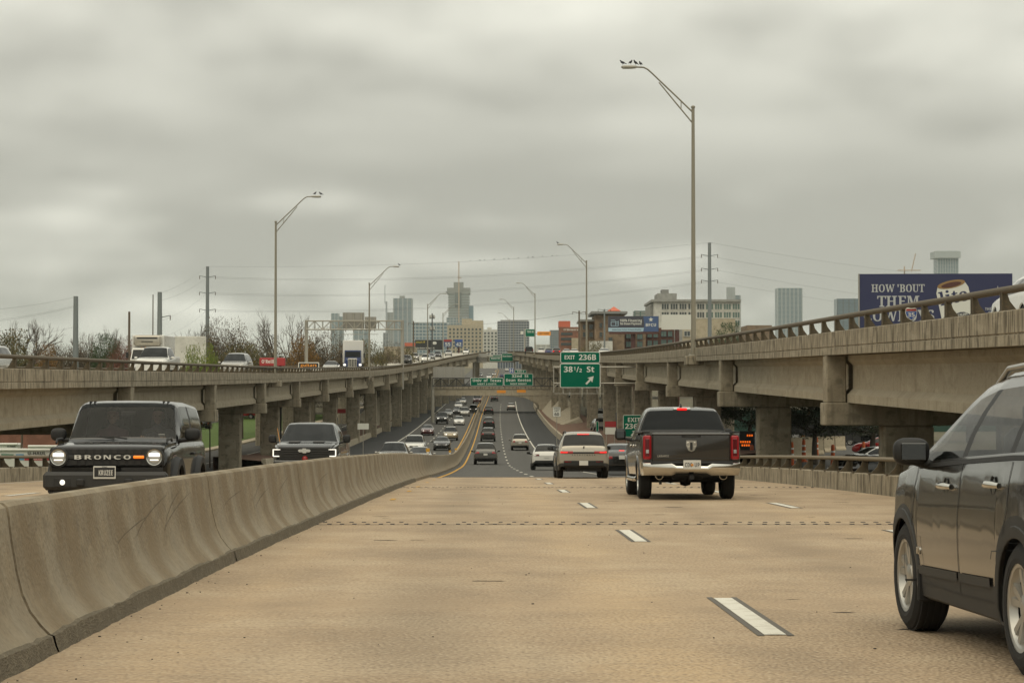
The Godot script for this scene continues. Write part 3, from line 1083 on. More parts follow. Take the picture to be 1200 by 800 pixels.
# patch of skin on the rear or front face, a little proud of it
func face_patch(c: Dictionary, x0: float, x1: float, y0: float, y1: float, rear: bool, lift := 0.012, nx := 4, ny := 3) -> MB:
	var mb := MB.new()
	var pts := []
	var g := -1.0 if rear else 1.0
	for j in ny + 1:
		var row := []
		for i in nx + 1:
			var x := lerpf(x0, x1, i / float(nx))
			var y := lerpf(y0, y1, j / float(ny))
			row.append(Vector3(x, y, c.L * 0.5 - skin(c, x, y, rear) - g * lift))
		pts.append(row)
	var mid := Vector3((x0 + x1) * 0.5, (y0 + y1) * 0.5, 0)
	for j in ny:
		for i in nx:
			mb.qout(pts[j][i], pts[j][i + 1], pts[j + 1][i + 1], pts[j + 1][i], mid)
	var back := Vector3(0, 0, g * lift * 2.5)
	for i in nx:
		mb.qout(pts[0][i], pts[0][i + 1], pts[0][i + 1] + back, pts[0][i] + back, mid)
		mb.qout(pts[ny][i], pts[ny][i + 1], pts[ny][i + 1] + back, pts[ny][i] + back, mid)
	for j in ny:
		mb.qout(pts[j][0], pts[j + 1][0], pts[j + 1][0] + back, pts[j][0] + back, mid)
		mb.qout(pts[j][nx], pts[j + 1][nx], pts[j + 1][nx] + back, pts[j][nx] + back, mid)
	mb.smooth(35.0)
	return mb

# thin ribbon on the flank through (s, y) points; side -1 is the vehicle's left
func flank_line(c: Dictionary, pts: Array, side: float, half := 0.006, lift := 0.003) -> MB:
	var mb := MB.new()
	var ps := []
	for i in pts.size() - 1:
		for k in 6:
			ps.append(pts[i].lerp(pts[i + 1], k / 6.0))
	ps.append(pts[pts.size() - 1])
	for i in ps.size() - 1:
		var dir: Vector2 = (ps[i + 1] - ps[i]).normalized()
		var nr := Vector2(-dir.y, dir.x) * half
		var q := []
		for w in [ps[i] - nr, ps[i] + nr, ps[i + 1] + nr, ps[i + 1] - nr]:
			q.append(Vector3(side * (side_x(c, w.x, w.y) + lift), w.y, c.L * 0.5 - w.x))
		mb.qout(q[0], q[1], q[2], q[3], Vector3(0, 0.6, q[0].z))
	mb.smooth(60.0)
	return mb

func car_shell(c: Dictionary) -> Dictionary:
	var st := []
	var keys := [0.0, c.L, 0.03, 0.08, 0.15, c.L - 0.03, c.L - 0.08, c.L - 0.15]
	for l in [c.top, c.w, c.belt, c.sill]:
		for q in l:
			keys.append(q[0])
	for q in c.win:
		keys.append(q[0]); keys.append(q[1])
	for q in [c.ws, c.rw]:
		keys.append(q[0]); keys.append(q[1])
	for q in c.wheels:
		for k in 15:
			keys.append(q + c.arch * -cos(PI * k / 14.0))
		keys.append(q - c.arch - 0.002); keys.append(q + c.arch + 0.002)
	var g := 0.0
	while g < c.L:
		keys.append(g)
		g += 0.16
	keys.sort()
	for k in keys:
		if k >= 0.0 and k <= c.L and (st.is_empty() or k - st[-1] > 0.0015):
			st.append(k)
	var P := {"body": MB.new(), "trim": MB.new(), "windscreen": MB.new(), "rear_window": MB.new(), "roof": MB.new()}
	var prev: PackedVector2Array
	for i in st.size():
		var cur := car_section(c, st[i])
		if i > 0:
			var mid: float = (st[i] + st[i - 1]) * 0.5
			var z0: float = c.L * 0.5 - st[i - 1]
			var z1: float = c.L * 0.5 - st[i]
			for r in ROWS - 1:
				var which := "body"
				if r < c.get("clad", 0):
					which = "trim"
				elif r >= 8 and r < 11:
					which = "body" if lint(c.top, mid) - lint(c.belt, mid) < 0.16 else "pillar"
					for q in c.win:
						if mid > q[0] and mid < q[1]:
							which = "side_window%d" % c.win.find(q)
					if which == "pillar" and (mid < c.win[0][0] or mid > c.win[-1][1]):
						which = "body"
					if which == "pillar":
						var gap := 0
						for q in c.win:
							if q[1] < mid:
								gap += 1
						which = "pillar%d" % gap
				elif r >= 12:
					if mid > c.ws[0] and mid < c.ws[1]:
						which = "windscreen"
					elif mid > c.rw[0] and mid < c.rw[1]:
						which = "rear_window"
					elif c.has("roof") and mid > c.rw[1] - 0.2 and mid < c.ws[0] + 0.2:
						which = "roof"
				for sd in [-1.0, 1.0]:
					var key := which + ("L" if sd < 0 else "R") if which.begins_with("side") or which.begins_with("pillar") else which
					if not P.has(key):
						P[key] = MB.new()
					var mb: MB = P[key]
					var a := Vector3(prev[r].x * sd, prev[r].y, z0)
					var b := Vector3(prev[r + 1].x * sd, prev[r + 1].y, z0)
					var e := Vector3(cur[r + 1].x * sd, cur[r + 1].y, z1)
					var d := Vector3(cur[r].x * sd, cur[r].y, z1)
					if sd > 0:
						mb.quad(a, d, e, b)
					else:
						mb.quad(a, b, e, d)
		if i == 0 or i == st.size() - 1:
			var z: float = c.L * 0.5 - st[i]
			for r in ROWS - 1:
				var mb: MB = P.trim if r < c.get("clad", 0) else P.body
				mb.qout(Vector3(-cur[r].x, cur[r].y, z), Vector3(cur[r].x, cur[r].y, z), Vector3(cur[r + 1].x, cur[r + 1].y, z), Vector3(-cur[r + 1].x, cur[r + 1].y, z), Vector3(0, 0.7, 0))
		prev = cur
	for k in P:
		P[k].smooth(38.0)
	return P

func plain_part(k: String) -> String:
	return "side_window" if k.begins_with("side") else "pillar" if k.begins_with("pillar") else k

var wheel_bank := {}

func wheel_parts(r: float, w: float, style: String) -> Array:
	var key := "%s_%.3f_%.2f" % [style, r, w]
	if wheel_bank.has(key):
		return wheel_bank[key]
	var rim := r * (0.66 if style != "truck" else 0.6)
	var ty := MB.new()
	ty.lathe(Vector3(-w * 0.5, 0, 0), Vector3.RIGHT, [Vector2(rim, 0.0), Vector2(rim + 0.03, -0.006), Vector2(r - 0.05, 0.0), Vector2(r - 0.015, 0.025), Vector2(r, 0.055), Vector2(r, w - 0.055), Vector2(r - 0.015, w - 0.025), Vector2(r - 0.05, w), Vector2(rim + 0.03, w + 0.006), Vector2(rim, w)], 28)
	for k in 4:
		# tread grooves as proud ribs
		ty.lathe(Vector3(-w * 0.34 + k * w * 0.19, 0, 0), Vector3.RIGHT, [Vector2(r - 0.01, 0), Vector2(r + 0.006, 0.002), Vector2(r + 0.006, w * 0.11), Vector2(r - 0.01, w * 0.112)], 28)
	var rm := MB.new()
	var dk := MB.new()
	for sd in [1.0]:
		var f := Vector3(sd, 0, 0)
		rm.lathe(f * (w * 0.5 - 0.055), f, [Vector2(rim - 0.045, 0.0), Vector2(rim - 0.02, 0.045), Vector2(rim + 0.004, 0.052), Vector2(rim + 0.004, 0.02)], 28)
		dk.lathe(f * (w * 0.5 - 0.10), f, [Vector2(rim, 0.06), Vector2(rim - 0.03, 0.0), Vector2(0.0, 0.0)], 20)
		rm.lathe(f * (w * 0.5 - 0.06), f, [Vector2(0.085, 0.0), Vector2(0.075, 0.03), Vector2(0.03, 0.04), Vector2(0.0, 0.04)], 14)
		var n := 5
		for k in n:
			for tw in ([-0.17, 0.17] if style == "twin" else [0.0]):
				var a0: float = TAU * k / n + (tw * 0.45)
				var a1: float = TAU * k / n + tw * 1.25
				var hw0 := 0.016 if style == "twin" else 0.04
				var hw1 := 0.021 if style == "twin" else 0.05
				var c0 := Vector3(0, cos(a0), sin(a0)) * 0.05 + f * (w * 0.5 - 0.035)
				var c1 := Vector3(0, cos(a1), sin(a1)) * (rim - 0.025) + f * (w * 0.5 - 0.022)
				var p := f.cross((c1 - c0).normalized())
				var bk := -f * 0.035
				rm.hexa([c0 - p * hw0, c0 + p * hw0, c1 + p * hw1, c1 - p * hw1, c0 - p * hw0 * 1.3 + bk, c0 + p * hw0 * 1.3 + bk, c1 + p * hw1 * 1.3 + bk, c1 - p * hw1 * 1.3 + bk])
	wheel_bank[key] = [ty.mesh(), rm.mesh(), dk.mesh()]
	return wheel_bank[key]

func add_wheels(root: Node3D, c: Dictionary, style := "five", rim_m: Material = null) -> void:
	var wp := wheel_parts(c.wr, c.get("tw", 0.235), style)
	for q in c.wheels:
		for sd in [-1.0, 1.0]:
			var hub := Node3D.new()
			hub.name = "wheel"
			root.add_child(hub, true)
			hub.position = Vector3(sd * (lint(c.w, q) - c.get("tw", 0.235) * 0.5 - 0.015 + c.get("track", 0.0)), c.wr, c.L * 0.5 - q)
			hub.rotation.y = 0.0 if sd > 0 else PI
			part(hub, "tyre", wp[0], M.tyre)
			part(hub, "rim", wp[1], rim_m if rim_m else M.alloy)
			part(hub, "rim_back", wp[2], M.black_plastic)

func underbody(root: Node3D, c: Dictionary) -> void:
	var mb := MB.new()
	var w: float = lint(c.w, c.L * 0.5)
	mb.box(Vector3(0, (lint(c.sill, c.L * 0.5) + 0.02 + lint(c.belt, c.L * 0.5) * 0.8) * 0.5, 0), Vector3((w - 0.32) * 2.0, lint(c.belt, c.L * 0.5) * 0.8 - lint(c.sill, c.L * 0.5) + 0.06, c.L - 0.5))
	for q in c.wheels:
		mb.tube([Vector3(-w + 0.2, c.wr, c.L * 0.5 - q), Vector3(w - 0.2, c.wr, c.L * 0.5 - q)], [0.06, 0.06], 8)
		mb.lathe(Vector3(0, c.wr, c.L * 0.5 - q), Vector3.RIGHT, [Vector2(0.0, -0.14), Vector2(0.12, -0.1), Vector2(0.15, 0.0), Vector2(0.12, 0.1), Vector2(0.0, 0.14)], 10)
	bpart(root, "underbody", mb, M.black_plastic)

# arch lips of plain black plastic
func arch_trim(root: Node3D, c: Dictionary, wide: float, proud: float, m: Material) -> void:
	for q in c.wheels:
		for sd in [-1.0, 1.0]:
			var mb := MB.new()
			var k := 22
			var from := -0.42
			for i in k:
				var pr := []
				for e in [i, i + 1]:
					var a := lerpf(from, PI - from, e / float(k))
					var ring := []
					for rr in [[c.arch - 0.035, proud * 0.3], [c.arch - 0.03, proud], [c.arch + wide * 0.7, proud], [c.arch + wide, -0.01]]:
						var s: float = clampf(q - cos(a) * rr[0], 0.02, c.L - 0.02)
						var y: float = maxf(c.wr * 0.98 + sin(a) * rr[0], lint(c.sill, s))
						var f: float = (y - lint(c.sill, s)) / (lint(c.belt, s) - lint(c.sill, s))
						ring.append(Vector3(sd * (lint(c.w, s) * lint(c.get("side", SIDE), f) + rr[1]), y, c.L * 0.5 - s))
					pr.append(ring)
				for r in 3:
					mb.qout(pr[0][r], pr[0][r + 1], pr[1][r + 1], pr[1][r], Vector3(0, c.wr, c.L * 0.5 - q))
			mb.smooth(50.0)
			bpart(root, "wheel_arch", mb, m)

func mirror(root: Node3D, c: Dictionary, s: float, y: float, size: Vector3, shell_m: Material, out := 0.14) -> void:
	for sd in [-1.0, 1.0]:
		var x := side_x(c, s, y - 0.05)
		var hd := Node3D.new()
		hd.name = "door_mirror"
		root.add_child(hd, true)
		var o := Vector3(sd * (x + out + size.x * 0.35), y + size.y * 0.2, c.L * 0.5 - s)
		var mb := MB.new()
		mb.pebble(o, size, 0.68, Basis(Vector3.UP, sd * 0.12))
		mb.smooth(62.0)
		bpart(hd, "mirror_shell", mb, shell_m)
		mb = MB.new()
		mb.bevel(o + Vector3(0, 0, size.z * 0.5 - 0.004), Vector3(size.x * 0.68, size.y * 0.62, 0.012), 0.005, Basis(Vector3.UP, sd * 0.12))
		bpart(hd, "mirror_glass", mb, M.mirror_glass)
		mb = MB.new()
		mb.tube([Vector3(sd * (x - 0.03), y - size.y * 0.3, o.z), o + Vector3(0, -size.y * 0.3, 0)], [0.035, 0.03], 8)
		bpart(hd, "mirror_arm", mb, M.black_plastic)

func plate(root: Node3D, c: Dictionary, y: float, rear: bool, text := "", col: Material = null, w := 0.31, h := 0.16) -> Node3D:
	var z: float = c.L * 0.5 - skin(c, 0.0, y, rear) + (0.02 if rear else -0.02)
	var n := Node3D.new()
	n.name = "licence_plate"
	root.add_child(n, true)
	n.position = Vector3(0, y, z)
	if not rear:
		n.rotation.y = PI
	var mb := MB.new()
	mb.bevel(Vector3.ZERO, Vector3(w, h, 0.02), 0.006)
	bpart(n, "plate", mb, col if col else M.plate_white)
	if text != "":
		letters(n, text, h * 0.52, Vector3(0, -0.005, 0.011), M.plate_ink if col == null else M.plate_white, 0.004)
	return n

var fonts := {}

func font(kind: String, weight := 700) -> SystemFont:
	var key := kind + str(weight)
	if not fonts.has(key):
		var f := SystemFont.new()
		f.font_names = PackedStringArray([kind])
		f.font_weight = weight
		fonts[key] = f
	return fonts[key]

# raised lettering facing the parent's +z, centred at pos; height = capital height roughly
func letters(parent: Node3D, text: String, height: float, pos: Vector3, m: Material, depth := 0.01, max_w := 0.0, face := "Droid Sans", called := "lettering") -> MeshInstance3D:
	var t := TextMesh.new()
	t.font = font(face)
	t.text = text
	t.font_size = 48
	t.pixel_size = height / 34.5
	t.depth = depth
	t.curve_step = 1.5
	var o := part(parent, called, t, m, pos)
	if max_w > 0.0:
		var a := t.get_aabb()
		o.scale.x = max_w / maxf(0.001, a.size.x)
	return o

func car_materials() -> void:
	mat("tyre", lin(0.012, 0.0118, 0.0115), 0.85)
	mat("alloy", lin(0.42, 0.41, 0.38), 0.35, 0.75)
	mat("dark_alloy", lin(0.06, 0.06, 0.06), 0.35, 0.6)
	mat("black_plastic", lin(0.007, 0.007, 0.007), 0.6)
	mat("grey_plastic", lin(0.02, 0.0195, 0.018), 0.6)
	mat("chrome", lin(0.62, 0.6, 0.55), 0.12, 1.0)
	mat("car_glass", lin(0.007, 0.008, 0.008), 0.04)
	M.car_glass.metallic_specular = 0.38
	mat("mirror_glass", lin(0.07, 0.072, 0.072), 0.08, 0.9)
	mat("tail_red", lin(0.28, 0.008, 0.012), 0.15)
	mat("tail_dark", lin(0.09, 0.006, 0.008), 0.12)
	var b := mat("brake_glow", lin(0.5, 0.012, 0.012), 0.2)
	b.emission_enabled = true
	b.emission = Color(1.0, 0.07, 0.05)
	b.emission_energy_multiplier = 1.0
	b = mat("lamp_glow", lin(0.8, 0.8, 0.78), 0.2)
	b.emission_enabled = true
	b.emission = Color(1.0, 0.97, 0.9)
	b.emission_energy_multiplier = 0.8
	b = mat("amber_glow", lin(0.7, 0.25, 0.03), 0.2)
	b.emission_enabled = true
	b.emission = Color(1.0, 0.42, 0.06)
	b.emission_energy_multiplier = 0.7
	mat("lamp_clear", lin(0.45, 0.46, 0.46), 0.1, 0.5)
	mat("plate_white", lin(0.55, 0.54, 0.5), 0.4)
	mat("plate_ink", lin(0.04, 0.04, 0.05), 0.5)
	mat("plate_black", lin(0.015, 0.015, 0.016), 0.4)
	for q in [["paint_graphite", 0.034, 0.031, 0.027, 0.4], ["paint_black", 0.004, 0.0042, 0.0044, 0.0], ["paint_sable", 0.016, 0.0158, 0.016, 0.4], ["paint_silver", 0.33, 0.315, 0.285, 0.55], ["paint_champagne", 0.36, 0.33, 0.275, 0.5], ["paint_white", 0.62, 0.61, 0.57, 0.0], ["paint_maroon", 0.06, 0.009, 0.011, 0.3], ["paint_red", 0.24, 0.018, 0.017, 0.1], ["paint_gold", 0.30, 0.25, 0.17, 0.5], ["paint_grey", 0.11, 0.108, 0.1, 0.5], ["paint_blue", 0.02, 0.035, 0.11, 0.2]]:
		var m := mat(q[0], lin(q[1], q[2], q[3]), 0.24, q[4])
		m.metallic_specular = 0.3
		m.clearcoat_enabled = true
		m.clearcoat = 1.0
		m.clearcoat_roughness = 0.06
	var wg := mat("clear_glass", Color(0.1, 0.115, 0.11, 0.4), 0.03)
	wg.metallic_specular = 0.3
	wg.transparency = BaseMaterial3D.TRANSPARENCY_ALPHA
	mat("amber_paint", lin(0.55, 0.22, 0.03), 0.5)
	mat("cabin", lin(0.02, 0.019, 0.018), 0.8)
	mat("skin_tone", lin(0.34, 0.2, 0.13), 0.6)
	mat("shirt_grey", lin(0.12, 0.12, 0.13), 0.9)
	mat("shirt_plum", lin(0.1, 0.04, 0.05), 0.9)
	mat("hair_brown", lin(0.03, 0.02, 0.013), 0.8)

func shell_parts(root: Node3D, c: Dictionary, paint: Material, glass: Material = null, side_glass: Material = null) -> void:
	var P := car_shell(c)
	var names := {"body": paint, "trim": M.grey_plastic, "windscreen": glass if glass else M.car_glass, "rear_window": M.car_glass, "side_window": side_glass if side_glass else M.car_glass, "pillar": M.black_plastic, "roof": M.black_plastic}
	for k in P:
		if not P[k].v.is_empty():
			var nm := plain_part(k)
			bpart(root, nm, P[k], names[nm])
	underbody(root, c)

# generic profiles ---------------------------------------------------------
func spec_suv(k := 0) -> Dictionary:
	var c := {"L": 4.75, "wheels": [0.98, 3.80], "wr": 0.365, "arch": 0.425, "tw": 0.235, "roofw": 0.60, "crown": 0.10, "clad": 2,
		"top": [[0.0, 0.95], [0.04, 1.10], [0.16, 1.36], [0.30, 1.60], [0.42, 1.68], [0.9, 1.72], [1.8, 1.735], [2.5, 1.715], [2.85, 1.66], [3.3, 1.36], [3.62, 1.14], [3.75, 1.10], [4.2, 1.04], [4.5, 0.95], [4.66, 0.82], [4.75, 0.68]],
		"belt": [[0.0, 0.93], [0.2, 1.06], [1.0, 1.05], [2.6, 1.01], [3.6, 0.98], [4.3, 0.90], [4.62, 0.76], [4.75, 0.62]],
		"w": [[0.0, 0.76], [0.04, 0.84], [0.15, 0.89], [0.5, 0.93], [1.0, 0.945], [3.8, 0.945], [4.2, 0.92], [4.5, 0.85], [4.66, 0.74], [4.75, 0.62]],
		"sill": [[0.0, 0.44], [0.12, 0.33], [0.5, 0.26], [4.3, 0.26], [4.6, 0.28], [4.75, 0.36]],
		"win": [[0.62, 1.22], [1.28, 2.28], [2.36, 3.42]], "ws": [2.78, 3.66], "rw": [0.1, 0.40]}
	if k == 1:
		c.merge({"L": 4.4, "wheels": [0.82, 3.5], "top": [[0.0, 0.9], [0.05, 1.02], [0.2, 1.25], [0.42, 1.46], [0.62, 1.53], [1.3, 1.57], [2.1, 1.55], [2.5, 1.49], [3.0, 1.24], [3.3, 1.07], [3.42, 1.04], [3.9, 0.98], [4.2, 0.88], [4.33, 0.76], [4.4, 0.62]],
			"belt": [[0.0, 0.88], [0.25, 1.0], [1.0, 0.99], [2.4, 0.95], [3.3, 0.92], [3.95, 0.85], [4.28, 0.72], [4.4, 0.58]],
			"w": [[0.0, 0.72], [0.05, 0.8], [0.18, 0.86], [0.5, 0.9], [1.0, 0.91], [3.5, 0.91], [3.9, 0.88], [4.2, 0.8], [4.33, 0.7], [4.4, 0.58]],
			"sill": [[0.0, 0.42], [0.12, 0.3], [0.5, 0.22], [3.95, 0.22], [4.25, 0.24], [4.4, 0.32]], "win": [[0.75, 1.1], [1.16, 2.05], [2.12, 3.12]], "ws": [2.42, 3.34], "rw": [0.12, 0.6], "wr": 0.345, "arch": 0.4, "roofw": 0.57}, true)
	return c

func spec_sedan() -> Dictionary:
	return {"L": 4.85, "wheels": [1.02, 3.85], "wr": 0.335, "arch": 0.385, "tw": 0.22, "roofw": 0.55, "crown": 0.09,
		"top": [[0.0, 0.86], [0.05, 0.98], [0.2, 1.05], [0.62, 1.09], [0.85, 1.14], [1.35, 1.36], [1.75, 1.44], [2.3, 1.46], [2.75, 1.42], [3.2, 1.22], [3.65, 1.01], [3.78, 0.98], [4.3, 0.90], [4.6, 0.80], [4.77, 0.68], [4.85, 0.56]],
		"belt": [[0.0, 0.84], [0.12, 0.95], [0.9, 0.98], [2.4, 0.93], [3.7, 0.88], [4.35, 0.80], [4.7, 0.66], [4.85, 0.5]],
		"w": [[0.0, 0.72], [0.05, 0.8], [0.18, 0.85], [0.5, 0.895], [1.0, 0.91], [3.8, 0.91], [4.3, 0.88], [4.6, 0.8], [4.77, 0.68], [4.85, 0.54]],
		"sill": [[0.0, 0.42], [0.12, 0.3], [0.5, 0.2], [4.4, 0.2], [4.7, 0.2], [4.85, 0.3]],
		"win": [[1.12, 2.02], [2.1, 3.4]], "ws": [2.66, 3.7], "rw": [0.8, 1.45]}

func spec_pickup(grow := 1.0) -> Dictionary:
	return {"L": 5.9, "wheels": [1.32, 4.98], "wr": 0.41 * grow, "arch": 0.475 * grow, "tw": 0.275, "roofw": 0.72, "crown": 0.07, "clad": 0, "side": [[-0.3, 0.95], [0.0, 0.97], [0.15, 0.985], [0.4, 1.0], [0.65, 1.0], [0.8, 0.985], [0.95, 0.98], [1.0, 0.97]],
		"top": [[0.0, 1.37], [1.92, 1.40], [1.95, 1.42], [1.97, 1.62], [2.03, 1.88], [2.2, 1.94], [2.8, 1.97], [3.4, 1.95], [3.62, 1.90], [4.1, 1.56], [4.42, 1.30], [4.5, 1.27], [5.2, 1.22], [5.6, 1.14], [5.78, 1.02], [5.9, 0.9]],
		"belt": [[0.0, 1.33], [1.9, 1.34], [2.2, 1.30], [3.3, 1.24], [4.4, 1.19], [5.3, 1.12], [5.65, 1.0], [5.9, 0.84]],
		"w": [[0.0, 1.0], [0.06, 1.02], [0.5, 1.03], [5.1, 1.02], [5.5, 0.98], [5.75, 0.91], [5.84, 0.86], [5.9, 0.78]],
		"sill": [[0.0, 0.62], [0.5, 0.50], [5.3, 0.46], [5.6, 0.42], [5.9, 0.45]],
		"win": [[2.12, 2.95], [3.05, 4.16]], "ws": [3.56, 4.46], "rw": [1.955, 2.07]}

# simple far vehicle: skin, glass, lamps, wheels
func generic_car(called: String, label: String, kind: String, paint: Material, at: Vector3, turn: float, opts := {}) -> Node3D:
	var c: Dictionary
	var key := kind
	if not specs.has(key):
		match kind:
			"suv": c = spec_suv()
			"hatch": c = spec_suv(1)
			"pickup": c = spec_pickup()
			_: c = spec_sedan()
		prepare(c)
		c.P = {}
		var P := car_shell(c)
		for k in P:
			if not P[k].v.is_empty():
				c.P[k] = P[k].mesh()
		specs[key] = c
	c = specs[key]
	var root := thing(called, label, opts.get("category", {"suv": "car", "hatch": "car", "pickup": "pickup truck"}.get(kind, "car")), at, turn, opts.get("group", ""))
	for k in c.P:
		part(root, plain_part(k), c.P[k], {"body": paint, "trim": M.grey_plastic, "pillar": M.black_plastic}.get(plain_part(k), M.car_glass))
	if not c.has("U"):
		var tmp := Node3D.new()
		underbody(tmp, c)
		c.U = (tmp.get_child(0) as MeshInstance3D).mesh
		tmp.free()
		c.T = []
		var by: float = lint(c.belt, 0.2)
		if kind == "sedan":
			c.T.append(face_patch(c, 0.42, 0.78, 0.74, 0.9, true).mesh())
			c.T.append(face_patch(c, -0.42, -0.78, 0.74, 0.9, true).mesh())
		elif kind == "pickup":
			c.T.append(face_patch(c, 0.84, 0.99, 0.92, 1.28, true, 0.015).mesh())
			c.T.append(face_patch(c, -0.84, -0.99, 0.92, 1.28, true, 0.015).mesh())
		else:
			c.T.append(face_patch(c, 0.5, 0.82, by - 0.18, by - 0.02, true).mesh())
			c.T.append(face_patch(c, -0.5, -0.82, by - 0.18, by - 0.02, true).mesh())
		var hy := {"sedan": 0.66, "pickup": 0.98, "hatch": 0.74}.get(kind, 0.80) as float
		c.H = [face_patch(c, 0.42, 0.74, hy - 0.07, hy + 0.07, false).mesh(), face_patch(c, -0.42, -0.74, hy - 0.07, hy + 0.07, false).mesh()]
		c.G = face_patch(c, -0.4, 0.4, hy - 0.16, hy + 0.04, false, 0.01).mesh()
		c.B = face_patch(c, -0.7, 0.7, 0.42 if kind != "pickup" else 0.62, 0.56 if kind != "pickup" else 0.8, true, 0.02).mesh()
	part(root, "underbody", c.U, M.black_plastic)
	for m in c.T:
		part(root, "tail_lamp", m, M.brake_glow if opts.get("brake", false) else M.tail_red)
	for m in c.H:
		part(root, "headlamp", m, M.lamp_glow if opts.get("lights", false) else M.lamp_clear)
	part(root, "grille", c.G, M.black_plastic)
	part(root, "rear_bumper", c.B, M.chrome if kind == "pickup" else M.grey_plastic)
	add_wheels(root, c, "five")
	if opts.get("near", false):
		plate(root, c, {"sedan": 0.82, "pickup": 0.72}.get(kind, 0.8), true)
		mirror(root, c, c.ws[1] - 0.35, lint(c.belt, c.ws[1] - 0.3) + 0.03, Vector3(0.2, 0.15, 0.12), paint, 0.1)
	return root

func on_road(root: Node3D, d: float, x: float, turn: float, fy: Callable, fx = null) -> void:
	var slope: float = (fy.call(d + 2.0) - fy.call(d - 2.0)) / 4.0
	root.position = Vector3(x, fy.call(d), -d)
	root.rotation = Vector3(atan(slope) * (1.0 if absf(turn) < 1.6 else -1.0), turn, 0)

func shapes_box(root: Node3D, called: String, at: Vector3, size: Vector3, r: float, m: Material, b := Basis.IDENTITY) -> MeshInstance3D:
	var mb := MB.new()
	mb.bevel(at, size, r, b)
	return bpart(root, called, mb, m)

# surface nets over smooth-joined tapered capsules: [a, b, ra, rb]
func blob(caps: Array, cell: float, k: float) -> MB:
	var lo := Vector3(1e9, 1e9, 1e9)
	var hi := -lo
	for c in caps:
		for e in 2:
			var r: float = c[2 + e] + cell * 2.0
			lo = lo.min(c[e] - Vector3(r, r, r))
			hi = hi.max(c[e] + Vector3(r, r, r))
	var nx := int((hi.x - lo.x) / cell) + 2
	var ny := int((hi.y - lo.y) / cell) + 2
	var nz := int((hi.z - lo.z) / cell) + 2
	var f := PackedFloat32Array()
	f.resize(nx * ny * nz)
	for z in nz:
		for y in ny:
			for x in nx:
				var p := lo + Vector3(x, y, z) * cell
				var d := 1e9
				for c in caps:
					var ab: Vector3 = c[1] - c[0]
					var t := clampf((p - c[0]).dot(ab) / maxf(1e-9, ab.length_squared()), 0, 1)
					var e: float = (p - c[0] - ab * t).length() - lerpf(c[2], c[3], t)
					var h := clampf(0.5 + 0.5 * (d - e) / k, 0, 1)
					d = lerpf(d, e, h) - k * h * (1.0 - h)
				f[(z * ny + y) * nx + x] = d
	var vid := {}
	var mb := MB.new()
	for z in nz - 1:
		for y in ny - 1:
			for x in nx - 1:
				var sum := Vector3.ZERO
				var cnt := 0
				var ins := 0
				for q in 8:
					if f[((z + (q >> 2)) * ny + y + ((q >> 1) & 1)) * nx + x + (q & 1)] < 0.0:
						ins += 1
				if ins == 0 or ins == 8:
					continue
				for q in 8:
					for ax in 3:
						if (q >> ax) & 1:
							continue
						var q2 := q | (1 << ax)
						var va := f[((z + (q >> 2)) * ny + y + ((q >> 1) & 1)) * nx + x + (q & 1)]
						var vb := f[((z + (q2 >> 2)) * ny + y + ((q2 >> 1) & 1)) * nx + x + (q2 & 1)]
						if (va < 0.0) != (vb < 0.0):
							var t := va / (va - vb)
							var pa := Vector3(q & 1, (q >> 1) & 1, q >> 2)
							var pb := Vector3(q2 & 1, (q2 >> 1) & 1, q2 >> 2)
							sum += pa.lerp(pb, t)
							cnt += 1
				vid[Vector3i(x, y, z)] = lo + (Vector3(x, y, z) + sum / cnt) * cell
	for key in vid:
		for ax in 3:
			var a1: int = (ax + 1) % 3
			var a2: int = (ax + 2) % 3
			if key[a1] == 0 or key[a2] == 0:
				continue
			var nxt: Vector3i = key
			nxt[ax] += 1
			var v0 := f[(key.z * ny + key.y) * nx + key.x]
			var v1 := f[(nxt.z * ny + nxt.y) * nx + nxt.x]
			if (v0 < 0.0) == (v1 < 0.0):
				continue
			var k1: Vector3i = key
			k1[a1] -= 1
			var k2: Vector3i = k1
			k2[a2] -= 1
			var k3: Vector3i = key
			k3[a2] -= 1
			if not (vid.has(k1) and vid.has(k2) and vid.has(k3)):
				continue
			if v0 < 0.0:
				mb.quad(vid[key], vid[k1], vid[k2], vid[k3])
			else:
				mb.quad(vid[key], vid[k3], vid[k2], vid[k1])
	mb.smooth(80.0)
	return mb

